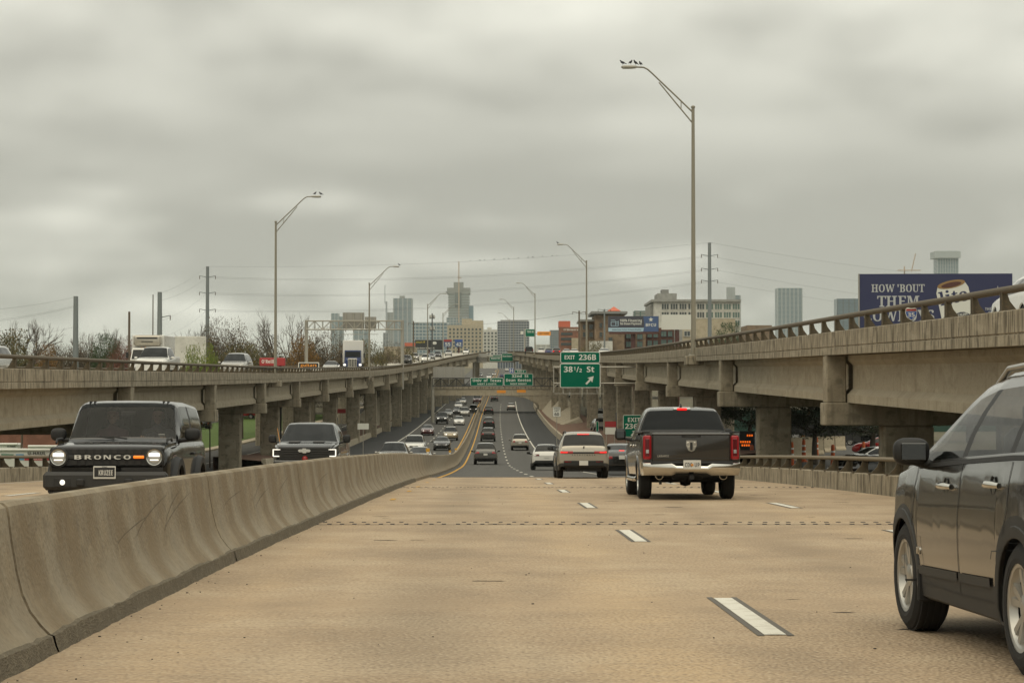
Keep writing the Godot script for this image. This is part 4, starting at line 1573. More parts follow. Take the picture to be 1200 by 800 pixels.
func seated_person(host: Node3D, label: String, x: float, z: float, shirt: Material, driving: bool) -> void:
	# torso, arms and head of somebody sitting, facing the vehicle's front (-z)
	var o := thing("person", label, "person")
	o.transform = host.transform * Transform3D(Basis.IDENTITY, Vector3(x, 0.88, z))
	var hand := Vector3(0.17, 0.36, -0.44)
	var caps := [[Vector3(0, 0.02, 0), Vector3(0, 0.42, 0.06), 0.16, 0.15], [Vector3(-0.17, 0.44, 0.06), Vector3(0.17, 0.44, 0.06), 0.075, 0.075], [Vector3(0, 0.45, 0.06), Vector3(0, 0.56, 0.05), 0.06, 0.055],
		[Vector3(-0.09, 0.0, 0), Vector3(-0.1, -0.02, -0.42), 0.09, 0.07], [Vector3(0.09, 0.0, 0), Vector3(0.1, -0.02, -0.42), 0.09, 0.07]]
	for sd in [-1.0, 1.0]:
		var elbow := Vector3(sd * 0.27, 0.2, -0.1)
		var wrist := Vector3(sd * hand.x, hand.y, hand.z) if driving else Vector3(sd * 0.12, 0.1, -0.3)
		caps.append([Vector3(sd * 0.2, 0.43, 0.05), elbow, 0.062, 0.05])
		caps.append([elbow, wrist, 0.048, 0.034])
	bpart(o, "body", blob(caps, 0.03, 0.04), shirt)
	var h := Vector3(0, 0.70, 0.03)
	var head := [[h + Vector3(0, 0.03, 0.015), h + Vector3(0, 0.04, 0.02), 0.092, 0.095], [h + Vector3(0, -0.06, -0.03), h + Vector3(0, -0.02, -0.03), 0.055, 0.07], [h + Vector3(0, -0.005, -0.1), h + Vector3(0, -0.03, -0.112), 0.012, 0.016],
		[h + Vector3(0.088, 0.0, 0.01), h + Vector3(0.09, -0.03, 0.01), 0.014, 0.012], [h + Vector3(-0.088, 0.0, 0.01), h + Vector3(-0.09, -0.03, 0.01), 0.014, 0.012]]
	bpart(o, "head", blob(head, 0.014, 0.03), M.skin_tone)
	bpart(o, "hair", blob([[h + Vector3(0, 0.07, 0.03), h + Vector3(0, 0.02, 0.05), 0.09, 0.085]], 0.016, 0.01), M.hair_brown)
	for sd in [-1.0, 1.0]:
		var eye := MB.new()
		eye.lathe(h + Vector3(sd * 0.033, 0.012, -0.082), Vector3(0, 0, -1), [Vector2(0.011, 0.0), Vector2(0.007, 0.008), Vector2(0.0, 0.01)], 8)
		bpart(o, "eye", eye, M.hair_brown)
		if driving:
			var w := Vector3(sd * hand.x, hand.y, hand.z)
			var fingers := [[w, w + Vector3(0, 0.02, -0.07), 0.034, 0.03]]
			for k in 4:
				var b := w + Vector3(sd * (-0.024 + k * 0.016), 0.03, -0.09)
				fingers.append([b, b + Vector3(0, -0.035 - 0.004 * k, -0.022), 0.009, 0.008])
			fingers.append([w + Vector3(-sd * 0.02, 0.0, -0.03), w + Vector3(-sd * 0.05, 0.02, -0.07), 0.011, 0.009])
			bpart(o, "hand", blob(fingers, 0.008, 0.008), M.skin_tone)

func build_heroes() -> void:
	sorento()
	ram()
	bronco()
	silverado()
	pathfinder()
	small_rears()

func sorento() -> void:
	var c := {"L": 4.69, "wheels": [1.03, 3.74], "wr": 0.37, "arch": 0.425, "tw": 0.24, "roofw": 0.63, "crown": 0.10, "clad": 2,
		"side": [[-0.3, 0.94], [0.0, 0.965], [0.10, 0.985], [0.22, 0.987], [0.4, 0.997], [0.62, 1.0], [0.7, 0.992], [0.85, 0.985], [1.0, 0.955]],
		"top": [[0.0, 0.97], [0.04, 1.14], [0.14, 1.38], [0.30, 1.61], [0.42, 1.68], [0.9, 1.72], [1.7, 1.735], [2.3, 1.72], [2.66, 1.665], [2.9, 1.57], [3.3, 1.355], [3.55, 1.225], [3.7, 1.18], [4.1, 1.12], [4.4, 1.04], [4.58, 0.92], [4.69, 0.74]],
		"belt": [[0.0, 0.95], [0.2, 1.19], [0.9, 1.2], [2.2, 1.155], [3.5, 1.10], [4.1, 1.03], [4.5, 0.87], [4.69, 0.68]],
		"w": [[0.0, 0.76], [0.04, 0.84], [0.15, 0.89], [0.5, 0.93], [1.0, 0.943], [3.7, 0.943], [4.05, 0.925], [4.35, 0.86], [4.55, 0.76], [4.69, 0.6]],
		"sill": [[0.0, 0.44], [0.12, 0.33], [0.5, 0.25], [4.2, 0.25], [4.5, 0.27], [4.69, 0.36]],
		"win": [[0.5, 1.2], [1.30, 2.22], [2.34, 3.36]], "ws": [2.7, 3.58], "rw": [0.1, 0.36]}
	prepare(c)
	var root := thing("parked_suv", "dark grey metallic SUV cropped by the right edge, silver alloy wheels", "car")
	root.name = "sport_utility_vehicle"
	used["sport_utility_vehicle"] = 1
	on_road(root, 13.45, 3.74, 0.05, road)
	root.scale = Vector3(1.02, 1.03, 1.02)
	shell_parts(root, c, M.paint_graphite, M.clear_glass, M.clear_glass)
	for q in [[0.38, 2.45], [-0.38, 2.45], [0.38, 1.45], [-0.38, 1.45]]:
		var st := Node3D.new()
		st.name = "seat"
		root.add_child(st, true)
		shapes_box(st, "cushion", Vector3(q[0], 0.78, c.L * 0.5 - q[1] - 0.25), Vector3(0.5, 0.2, 0.55), 0.06, M.cabin)
		shapes_box(st, "backrest", Vector3(q[0], 1.06, c.L * 0.5 - q[1] + 0.08), Vector3(0.48, 0.6, 0.15), 0.06, M.cabin)
		shapes_box(st, "headrest", Vector3(q[0], 1.44, c.L * 0.5 - q[1] + 0.12), Vector3(0.26, 0.17, 0.1), 0.04, M.cabin)
	shapes_box(root, "dashboard", Vector3(0, 1.0, c.L * 0.5 - 3.3), Vector3(1.5, 0.2, 0.5), 0.06, M.cabin)
	var sw := MB.new()
	var ring := []
	for i in 21:
		ring.append(Vector3(-0.38 + cos(TAU * i / 20.0) * 0.185, 1.06 + sin(TAU * i / 20.0) * 0.16, c.L * 0.5 - 2.98 + sin(TAU * i / 20.0) * 0.08))
	sw.tube(ring, PackedFloat32Array(range(21).map(func(_i): return 0.016)), 6, false)
	bpart(root, "steering_wheel", sw, M.cabin)
	add_wheels(root, c, "twin")
	arch_trim(root, c, 0.04, 0.008, M.grey_plastic)
	for sd in [-1.0, 1.0]:
		# door seams
		for l in [[Vector2(2.28, 0.36), Vector2(2.28, 0.7), Vector2(2.27, 1.14)], [Vector2(3.42, 0.36), Vector2(3.46, 0.7), Vector2(3.40, 1.09)], [Vector2(1.34, 0.62), Vector2(1.22, 0.9), Vector2(1.18, 1.17)], [Vector2(1.52, 0.36), Vector2(2.28, 0.35), Vector2(3.42, 0.36)]]:
			bpart(root, "door_seam", flank_line(c, l, sd, 0.006), M.black_plastic)
		# belt moulding, lower door moulding
		bpart(root, "belt_moulding", flank_line(c, [Vector2(0.5, 1.2), Vector2(1.2, 1.192), Vector2(2.3, 1.152), Vector2(3.4, 1.106)], sd, 0.014, 0.006), M.black_plastic)
		bpart(root, "door_moulding", flank_line(c, [Vector2(1.56, 0.47), Vector2(2.26, 0.455)], sd, 0.028, 0.012), M.grey_plastic)
		bpart(root, "door_moulding", flank_line(c, [Vector2(2.30, 0.455), Vector2(3.28, 0.44)], sd, 0.028, 0.012), M.grey_plastic)
		for hs in [[1.42, 1.03], [2.50, 0.995]]:
			var hx := side_x(c, hs[0], hs[1])
			var hd := Node3D.new()
			hd.name = "door_handle"
			root.add_child(hd, true)
			var cup := MB.new()
			cup.lathe(Vector3(sd * (hx - 0.012), hs[1], c.L * 0.5 - hs[0] - 0.1), Vector3(sd, 0, 0), [Vector2(0.055, 0.016), Vector2(0.04, 0.002), Vector2(0.0, 0.0)], 16)
			bpart(hd, "handle_cup", cup, M.black_plastic)
			var mb := MB.new()
			var z0: float = c.L * 0.5 - hs[0]
			mb.tube([Vector3(sd * (hx + 0.005), hs[1], z0 + 0.02), Vector3(sd * (hx + 0.035), hs[1] + 0.004, z0 - 0.02), Vector3(sd * (hx + 0.042), hs[1] + 0.006, z0 - 0.09), Vector3(sd * (hx + 0.035), hs[1] + 0.004, z0 - 0.16), Vector3(sd * (hx + 0.004), hs[1], z0 - 0.2)], [0.016, 0.021, 0.022, 0.021, 0.016], 8)
			bpart(hd, "handle_bar", mb, M.chrome)
		# roof rail
		var rr := MB.new()
		var rp := []
		var rad := []
		for k in 9:
			var s := lerpf(0.6, 2.55, k / 8.0)
			var lift := 0.045 if k > 0 and k < 8 else -0.01
			rp.append(Vector3(sd * (0.6), lint(c.top, s) - 0.045 + lift, c.L * 0.5 - s))
			rad.append(0.018)
		rr.tube(rp, rad, 8)
		bpart(root, "roof_rail", rr, M.alloy)
		# mudguard behind the front wheel
		shapes_box(root, "mud_flap", Vector3(sd * 0.86, 0.34, c.L * 0.5 - 3.29), Vector3(0.17, 0.22, 0.03), 0.01, M.black_plastic)
		# headlamp wrapping round the wing
		bpart(root, "headlamp", face_patch(c, sd * 0.45, sd * 0.76, 0.78, 0.92, false), M.lamp_clear)
		bpart(root, "tail_lamp", face_patch(c, sd * 0.5, sd * 0.86, 0.86, 1.08, true), M.tail_red)
	# filler flap on the left rear wing
	var ff := MB.new()
	for k in 20:
		var a0 := TAU * k / 20.0
		var a1 := TAU * (k + 1) / 20.0
		var q := []
		for w in [[a0, 0.088], [a0, 0.096], [a1, 0.096], [a1, 0.088]]:
			var s: float = 0.82 + cos(w[0]) * w[1]
			var y: float = 1.04 + sin(w[0]) * w[1]
			q.append(Vector3(-side_x(c, s, y) - 0.003, y, c.L * 0.5 - s))
		ff.qout(q[0], q[1], q[2], q[3], Vector3(0, 1.0, q[0].z))
	bpart(root, "filler_flap", ff, M.black_plastic)
	mirror(root, c, 3.16, 1.17, Vector3(0.24, 0.18, 0.15), M.black_plastic, 0.03)
	var bd := Node3D.new()
	bd.name = "badge"
	root.add_child(bd, true)
	bd.position = Vector3(-side_x(c, 3.30, 0.56) - 0.004, 0.56, c.L * 0.5 - 3.30)
	bd.rotation.y = -PI * 0.5
	letters(bd, "4WD", 0.045, Vector3.ZERO, M.chrome, 0.006)
	plate(root, c, 0.8, true)
	bpart(root, "grille", face_patch(c, -0.4, 0.4, 0.66, 0.8, false), M.black_plastic)

func ram() -> void:
	var c := spec_pickup(0.98)
	prepare(c)
	var root := thing("pickup_truck", "dark grey crew cab pickup with chrome rear bumper and twin exhausts", "pickup truck")
	on_road(root, 46.95, 3.66, 0.012, road)
	shell_parts(root, c, M.paint_graphite)
	add_wheels(root, c, "five", M.chrome)
	var L2: float = c.L * 0.5
	# tailgate with recessed outline, spoiler lip and handle
	var tg := Node3D.new()
	tg.name = "tailgate"
	root.add_child(tg, true)
	var mb := MB.new()
	mb.bevel(Vector3(0, 1.075, L2 + 0.02), Vector3(1.60, 0.60, 0.07), 0.025)
	mb.bevel(Vector3(0, 1.355, L2 - 0.03), Vector3(1.62, 0.07, 0.2), 0.03)
	mb.smooth(50.0)
	bpart(tg, "panel", mb, M.paint_graphite)
	shapes_box(tg, "handle_recess", Vector3(0, 1.325, L2 + 0.052), Vector3(0.40, 0.075, 0.02), 0.008, M.black_plastic)
	shapes_box(tg, "handle", Vector3(0, 1.30, L2 + 0.06), Vector3(0.26, 0.03, 0.02), 0.008, M.grey_plastic)
	for y in [0.86]:
		shapes_box(tg, "crease", Vector3(0, y, L2 + 0.052), Vector3(1.52, 0.016, 0.012), 0.004, M.grey_plastic)
	# shield emblem with a curled-horn head
	var em := Node3D.new()
	em.name = "emblem"
	tg.add_child(em, true)
	em.position = Vector3(0, 1.12, L2 + 0.056)
	mb = MB.new()
	mb.prism(PackedVector2Array([Vector2(-0.105, 0.11), Vector2(0.105, 0.11), Vector2(0.11, 0.0), Vector2(0.06, -0.1), Vector2(0, -0.125), Vector2(-0.06, -0.1), Vector2(-0.11, 0.0)]), Vector3.ZERO, Vector3.RIGHT, Vector3.UP, Vector3(0, 0, 0.02))
	for sd in [-1.0, 1.0]:
		var hp := []
		var hr := []
		for k in 12:
			var a := 1.9 - k * 0.42
			hp.append(Vector3(sd * (0.066 + cos(a) * 0.036), 0.02 + sin(a) * 0.045, 0.026))
			hr.append(0.016 - k * 0.0008)
		mb.tube(hp, hr, 6)
	bpart(em, "crest", mb, M.chrome)
	shapes_box(em, "crest_shadow_line", Vector3(0, -0.015, 0.024), Vector3(0.05, 0.16, 0.014), 0.006, M.black_plastic)
	var bd := letters(tg, "LARAMIE", 0.04, Vector3(-0.58, 0.905, L2 + 0.058), M.chrome, 0.006)
	bd.name = "badge"
	for sd in [-1.0, 1.0]:
		var lamp := Node3D.new()
		lamp.name = "tail_lamp"
		root.add_child(lamp, true)
		mb = MB.new()
		mb.bevel(Vector3(sd * 0.905, 1.08, L2 - 0.01), Vector3(0.175, 0.50, 0.11), 0.03)
		mb.smooth(50.0)
		bpart(lamp, "lens", mb, M.tail_red)
		mb = MB.new()
		mb.bevel(Vector3(sd * 0.905, 1.08, L2 + 0.042), Vector3(0.09, 0.36, 0.02), 0.008)
		bpart(lamp, "lens_core", mb, M.tail_dark)
		mb = MB.new()
		mb.bevel(Vector3(sd * 0.905, 1.0, L2 + 0.044), Vector3(0.07, 0.08, 0.022), 0.008)
		bpart(lamp, "reverse_lens", mb, M.lamp_clear)
		# bed rail cap
		shapes_box(root, "bed_rail", Vector3(sd * 0.93, 1.40, L2 - 1.0), Vector3(0.16, 0.035, 1.9), 0.012, M.black_plastic)
		# exhaust tip
		mb = MB.new()
		mb.lathe(Vector3(sd * 0.66, 0.50, L2 - 0.12), Vector3(0, 0, 1), [Vector2(0.06, -0.2), Vector2(0.078, 0.0), Vector2(0.082, 0.15), Vector2(0.072, 0.155), Vector2(0.066, 0.1), Vector2(0.0, 0.05)], 18)
		bpart(root, "exhaust_tip", mb, M.chrome)
		# flank details
		for l in [[Vector2(2.02, 0.6), Vector2(2.04, 1.0), Vector2(2.1, 1.3)], [Vector2(3.0, 0.6), Vector2(3.0, 0.9), Vector2(3.0, 1.25)], [Vector2(4.3, 0.6), Vector2(4.36, 0.9), Vector2(4.3, 1.18)]]:
			bpart(root, "door_seam", flank_line(c, l, sd, 0.008), M.black_plastic)
		for hs in [2.28, 3.2]:
			shapes_box(root, "door_handle", Vector3(sd * (side_x(c, hs, 1.12) + 0.02), 1.12, L2 - hs), Vector3(0.045, 0.05, 0.24), 0.015, M.chrome)
		mb = MB.new()
		mb.tube([Vector3(sd * 0.99, 0.42, L2 - 4.35), Vector3(sd * 1.02, 0.40, L2 - 4.0), Vector3(sd * 1.02, 0.40, L2 - 2.2), Vector3(sd * 0.97, 0.42, L2 - 1.95)], [0.055, 0.055, 0.055, 0.055], 10)
		bpart(root, "side_step", mb, M.chrome)
		bpart(root, "headlamp", face_patch(c, sd * 0.5, sd * 0.8, 0.9, 1.06, false), M.lamp_clear)
	arch_trim(root, c, 0.06, 0.02, M.paint_graphite)
	# chrome step bumper: two wings stepping down to a plate recess
	mb = MB.new()
	var bp := [[-1.02, 0.74, -0.2], [-1.0, 0.75, 0.12], [-0.8, 0.75, 0.20], [-0.42, 0.745, 0.22], [-0.32, 0.69, 0.22], [0.32, 0.69, 0.22], [0.42, 0.745, 0.22], [0.8, 0.75, 0.20], [1.0, 0.75, 0.12], [1.02, 0.74, -0.2]]
	for i in bp.size() - 1:
		var rings := []
		for e in [bp[i], bp[i + 1]]:
			var hgt: float = 0.24 if absf(e[0]) > 0.35 else 0.14
			rings.append([Vector3(e[0], e[1] + 0.03, L2 + e[2] - 0.14), Vector3(e[0], e[1] + 0.028, L2 + e[2] - 0.06), Vector3(e[0], e[1] + 0.01, L2 + e[2] - 0.02), Vector3(e[0], e[1] - hgt * 0.25, L2 + e[2]), Vector3(e[0], e[1] - hgt * 0.55, L2 + e[2] - 0.012), Vector3(e[0] * 0.985, e[1] - hgt * 0.82, L2 + e[2] - 0.05), Vector3(e[0] * 0.98, e[1] - hgt, L2 + e[2] - 0.12)])
		for r in 6:
			mb.qout(rings[0][r], rings[0][r + 1], rings[1][r + 1], rings[1][r], Vector3(0, 0.66, L2 - 0.4))
	mb.smooth(42.0)
	bpart(root, "rear_bumper", mb, M.chrome)
	shapes_box(root, "bumper_step_pad", Vector3(0, 0.765, L2 + 0.1), Vector3(1.7, 0.06, 0.2), 0.015, M.black_plastic)
	shapes_box(root, "valance", Vector3(0, 0.62, L2 - 0.05), Vector3(1.5, 0.24, 0.2), 0.03, M.black_plastic)
	var pl := Node3D.new()
	pl.name = "licence_plate"
	root.add_child(pl, true)
	pl.position = Vector3(0, 0.73, L2 + 0.235)
	shapes_box(pl, "plate", Vector3.ZERO, Vector3(0.36, 0.185, 0.015), 0.005, M.plate_white)
	letters(pl, "CD0  UP", 0.085, Vector3(0, -0.005, 0.008), M.plate_ink, 0.004, 0.3)
	mb = MB.new()
	mb.lathe(Vector3(0.0, -0.005, 0.01), Vector3(0, 0, 1), [Vector2(0.03, 0.0), Vector2(0.02, 0.004), Vector2(0.0, 0.005)], 10)
	bpart(pl, "plate_fruit", mb, M.amber_paint)
	# hitch, axle and spare wheel seen under the bumper
	mb = MB.new()
	mb.box(Vector3(0, 0.47, L2 - 0.02), Vector3(0.09, 0.09, 0.3))
	mb.box(Vector3(-0.62, 0.40, L2 - 0.2), Vector3(0.05, 0.16, 0.1))
	mb.lathe(Vector3(0, 0.50, L2 - 0.9), Vector3.UP, [Vector2(0.0, -0.09), Vector2(0.3, -0.09), Vector2(0.37, 0.0), Vector2(0.3, 0.09)], 18)
	bpart(root, "hitch_and_spare", mb, M.black_plastic)
	# high brake lamp and aerial
	var hb := Node3D.new()
	hb.name = "high_brake_lamp"
	root.add_child(hb, true)
	shapes_box(hb, "lens_clear", Vector3(0, 1.905, L2 - 2.035), Vector3(0.40, 0.055, 0.06), 0.02, M.lamp_clear)
	shapes_box(hb, "lens_red", Vector3(0, 1.905, L2 - 2.02), Vector3(0.22, 0.05, 0.06), 0.015, M.brake_glow)
	mb = MB.new()
	mb.hexa([Vector3(-0.03, 1.95, L2 - 2.5), Vector3(0.03, 1.95, L2 - 2.5), Vector3(0.03, 1.95, L2 - 2.3), Vector3(-0.03, 1.95, L2 - 2.3), Vector3(-0.01, 2.02, L2 - 2.36), Vector3(0.01, 2.02, L2 - 2.36), Vector3(0.01, 2.03, L2 - 2.3), Vector3(-0.01, 2.03, L2 - 2.3)])
	bpart(root, "aerial_fin", mb, M.paint_graphite)
	mirror(root, c, 4.08, 1.32, Vector3(0.25, 0.27, 0.14), M.black_plastic, 0.16)

func bronco() -> void:
	var boxy := [[-0.3, 0.95], [0.0, 0.965], [0.15, 0.985], [0.45, 1.0], [0.8, 1.0], [0.93, 0.99], [1.0, 0.965]]
	var c := {"L": 4.41, "wheels": [0.99, 3.54], "wr": 0.41, "arch": 0.47, "tw": 0.27, "track": 0.03, "roofw": 0.745, "crown": 0.07, "clad": 0, "side": boxy,
		"top": [[0.0, 1.12], [0.03, 1.3], [0.1, 1.72], [0.2, 1.8], [1.2, 1.835], [2.3, 1.83], [2.5, 1.80], [2.62, 1.72], [2.95, 1.36], [3.06, 1.24], [3.12, 1.21], [3.8, 1.19], [4.2, 1.15], [4.32, 1.10], [4.37, 1.02], [4.41, 0.9]],
		"belt": [[0.0, 1.10], [0.1, 1.16], [3.0, 1.14], [4.0, 1.10], [4.3, 1.03], [4.41, 0.88]],
		"w": [[0.0, 0.88], [0.05, 0.91], [0.2, 0.925], [3.6, 0.925], [4.2, 0.915], [4.33, 0.89], [4.41, 0.84]],
		"sill": [[0.0, 0.55], [0.3, 0.42], [4.0, 0.42], [4.3, 0.5], [4.41, 0.55]],
		"win": [[0.3, 1.45], [1.6, 2.72]], "ws": [2.52, 3.04], "rw": [0.04, 0.14]}
	prepare(c)
	var root := thing("off_road_vehicle", "boxy black off-roader with round lit headlamps coming towards us", "car")
	on_road(root, 32.2 + 2.2, -6.14, PI + 0.015, road)
	root.scale = Vector3(1.0, 1.025, 1.0)
	shell_parts(root, c, M.paint_black, M.clear_glass)
	add_wheels(root, c, "five", M.dark_alloy)
	arch_trim(root, c, 0.10, 0.075, M.black_plastic)
	var F: float = -c.L * 0.5   # z of the nose
	# grille panel, bars
	var gr := Node3D.new()
	gr.name = "grille"
	root.add_child(gr, true)
	shapes_box(gr, "surround", Vector3(0, 0.965, F - 0.03), Vector3(1.72, 0.30, 0.08), 0.03, M.black_plastic)
	for y in [1.045, 0.885]:
		for i in 9:
			shapes_box(gr, "grille_slot", Vector3(-0.48 + i * 0.12, y, F - 0.072), Vector3(0.085, 0.075, 0.012), 0.005, M.cabin)
	shapes_box(gr, "centre_bar", Vector3(0, 0.965, F - 0.075), Vector3(1.2, 0.06, 0.03), 0.01, M.grey_plastic)
	var wd := Node3D.new()
	wd.name = "name_lettering"
	gr.add_child(wd, true)
	wd.position = Vector3(0.0, 0.965, F - 0.094)
	wd.rotation.y = PI
	var k := 0
	for ch in ["B", "R", "O", "N", "C", "O"]:
		var o := letters(wd, ch, 0.062, Vector3(-0.43 + k * 0.148, 0, 0), M.plate_white, 0.012, 0.105)
		o.name = "letter"
		k += 1
	# vehicle's own left lies at our right: x < 0 in its own axes
	for sd in [-1.0, 1.0]:
		var hl := Node3D.new()
		hl.name = "headlamp"
		root.add_child(hl, true)
		var hc := Vector3(sd * 0.72, 0.965, F - 0.06)
		var mb := MB.new()
		mb.lathe(hc, Vector3(0, 0, -1), [Vector2(0.145, -0.02), Vector2(0.145, 0.05), Vector2(0.125, 0.055), Vector2(0.12, 0.03)], 26)
		bpart(hl, "bezel", mb, M.grey_plastic)
		mb = MB.new()
		mb.lathe(hc, Vector3(0, 0, -1), [Vector2(0.12, 0.03), Vector2(0.08, 0.045), Vector2(0.0, 0.05)], 26)
		bpart(hl, "lens", mb, M.lamp_clear)
		mb = MB.new()
		mb.bevel(hc + Vector3(0, 0.035, -0.05), Vector3(0.17, 0.055, 0.02), 0.008)
		mb.bevel(hc + Vector3(0, -0.04, -0.05), Vector3(0.13, 0.018, 0.02), 0.005)
		bpart(hl, "beam", mb, M.lamp_glow)
		mb = MB.new()
		mb.lathe(hc, Vector3(0, 0, -1), [Vector2(0.124, 0.05), Vector2(0.118, 0.06), Vector2(0.108, 0.058), Vector2(0.104, 0.045)], 26)
		bpart(hl, "ring", mb, M.chrome)
		var fl := Node3D.new()
		fl.name = "fog_lamp"
		root.add_child(fl, true)
		shapes_box(fl, "pocket", Vector3(sd * 0.63, 0.60, F - 0.235), Vector3(0.26, 0.13, 0.02), 0.008, M.cabin)
		mb = MB.new()
		mb.lathe(Vector3(sd * 0.63, 0.60, F - 0.24), Vector3(0, 0, -1), [Vector2(0.045, 0.0), Vector2(0.03, 0.015), Vector2(0, 0.018)], 14)
		bpart(fl, "lens", mb, M.lamp_glow)
		# tow hook mounts
		shapes_box(root, "tow_hook", Vector3(sd * 0.36, 0.60, F - 0.255), Vector3(0.12, 0.11, 0.06), 0.02, M.cabin)
		# trail sight on the wing
		var ts := MB.new()
		ts.tube([Vector3(sd * 0.84, 1.17, F + 0.34), Vector3(sd * 0.84, 1.225, F + 0.4), Vector3(sd * 0.84, 1.235, F + 0.8), Vector3(sd * 0.84, 1.20, F + 0.9)], [0.016, 0.02, 0.02, 0.016], 8)
		bpart(root, "wing_sight", ts, M.black_plastic)
		# wiper
		var wp := MB.new()
		wp.tube([Vector3(sd * 0.1 + 0.02, 1.235, -c.L * 0.5 + 1.28), Vector3(sd * 0.1 + 0.24, 1.262, -c.L * 0.5 + 1.33), Vector3(sd * 0.1 + 0.52, 1.268, -c.L * 0.5 + 1.335)], [0.014, 0.011, 0.009], 6)
		bpart(root, "wiper", wp, M.cabin)
		bpart(root, "door_seam", flank_line(c, [Vector2(3.0, 0.5), Vector2(3.0, 1.1)], sd, 0.008), M.cabin)
		bpart(root, "door_seam", flank_line(c, [Vector2(1.55, 0.5), Vector2(1.55, 1.14)], sd, 0.008), M.cabin)
		shapes_box(root, "door_handle", Vector3(sd * (side_x(c, 1.75, 1.0) + 0.02), 1.0, c.L * 0.5 - 1.75), Vector3(0.04, 0.045, 0.2), 0.014, M.black_plastic)
	shapes_box(root, "indicator", Vector3(-0.485, 0.968, F - 0.1), Vector3(0.16, 0.042, 0.02), 0.008, M.amber_glow)
	# modular bumper
	var mb := MB.new()
	mb.bevel(Vector3(0, 0.62, F - 0.13), Vector3(1.86, 0.27, 0.22), 0.05)
	mb.bevel(Vector3(0, 0.42, F - 0.06), Vector3(1.7, 0.18, 0.2), 0.04)
	mb.smooth(40.0)
	bpart(root, "front_bumper", mb, M.grey_plastic)
	var pl := Node3D.new()
	pl.name = "licence_plate"
	root.add_child(pl, true)
	pl.position = Vector3(0, 0.745, F - 0.25)
	pl.rotation.y = PI
	shapes_box(pl, "plate_frame", Vector3.ZERO, Vector3(0.335, 0.185, 0.015), 0.004, M.plate_white)
	shapes_box(pl, "plate", Vector3(0, 0.004, 0.006), Vector3(0.305, 0.14, 0.012), 0.003, M.plate_black)
	letters(pl, "KRUZEE", 0.075, Vector3(0.02, -0.005, 0.013), M.plate_white, 0.003, 0.21)
	letters(pl, "TEXAS", 0.02, Vector3(0, 0.078, 0.008), M.plate_ink, 0.003)
	mirror(root, c, 2.78, 1.26, Vector3(0.25, 0.2, 0.14), M.black_plastic, 0.1)
	# rails and seams on the roof's front
	for q in [-0.62, -0.55, 0.55, 0.62]:
		shapes_box(root, "roof_seam", Vector3(q, 1.795, c.L * 0.5 - 2.36), Vector3(0.014, 0.05, 0.3), 0.004, M.cabin)
	# cabin
	shapes_box(root, "dashboard", Vector3(0, 1.14, c.L * 0.5 - 2.72), Vector3(1.45, 0.16, 0.4), 0.04, M.cabin)
	for sd in [-1.0, 1.0]:
		var st := Node3D.new()
		st.name = "seat"
		root.add_child(st, true)
		shapes_box(st, "cushion", Vector3(sd * 0.37, 0.80, c.L * 0.5 - 1.95), Vector3(0.5, 0.16, 0.5), 0.05, M.cabin)
		shapes_box(st, "backrest", Vector3(sd * 0.37, 1.12, c.L * 0.5 - 1.63), Vector3(0.5, 0.62, 0.14), 0.05, M.cabin)
		shapes_box(st, "headrest", Vector3(sd * 0.37, 1.50, c.L * 0.5 - 1.6), Vector3(0.27, 0.18, 0.1), 0.04, M.cabin)
	mb = MB.new()
	var ring := []
	var rr := []
	for i in 21:
		var a := TAU * i / 20.0
		ring.append(Vector3(-0.37 + cos(a) * 0.185, 1.19 + sin(a) * 0.17, c.L * 0.5 - 2.42 + sin(a) * 0.07))
		rr.append(0.016)
	mb.tube(ring, rr, 6, false)
	bpart(root, "steering_wheel", mb, M.cabin)
	shapes_box(root, "interior_mirror", Vector3(0, 1.63, c.L * 0.5 - 2.52), Vector3(0.24, 0.07, 0.04), 0.015, M.cabin)
	shapes_box(root, "windscreen_sticker", Vector3(-0.60, 1.285, c.L * 0.5 - 2.985), Vector3(0.1, 0.055, 0.006), 0.002, M.plate_white, Basis(Vector3.RIGHT, -0.75))
	seated_person(root, "driver in grey behind the off-roader's windscreen, hands on the wheel", -0.37, c.L * 0.5 - 1.86, M.shirt_grey, true)
	seated_person(root, "passenger in plum top behind the off-roader's windscreen", 0.37, c.L * 0.5 - 1.86, M.shirt_plum, false)

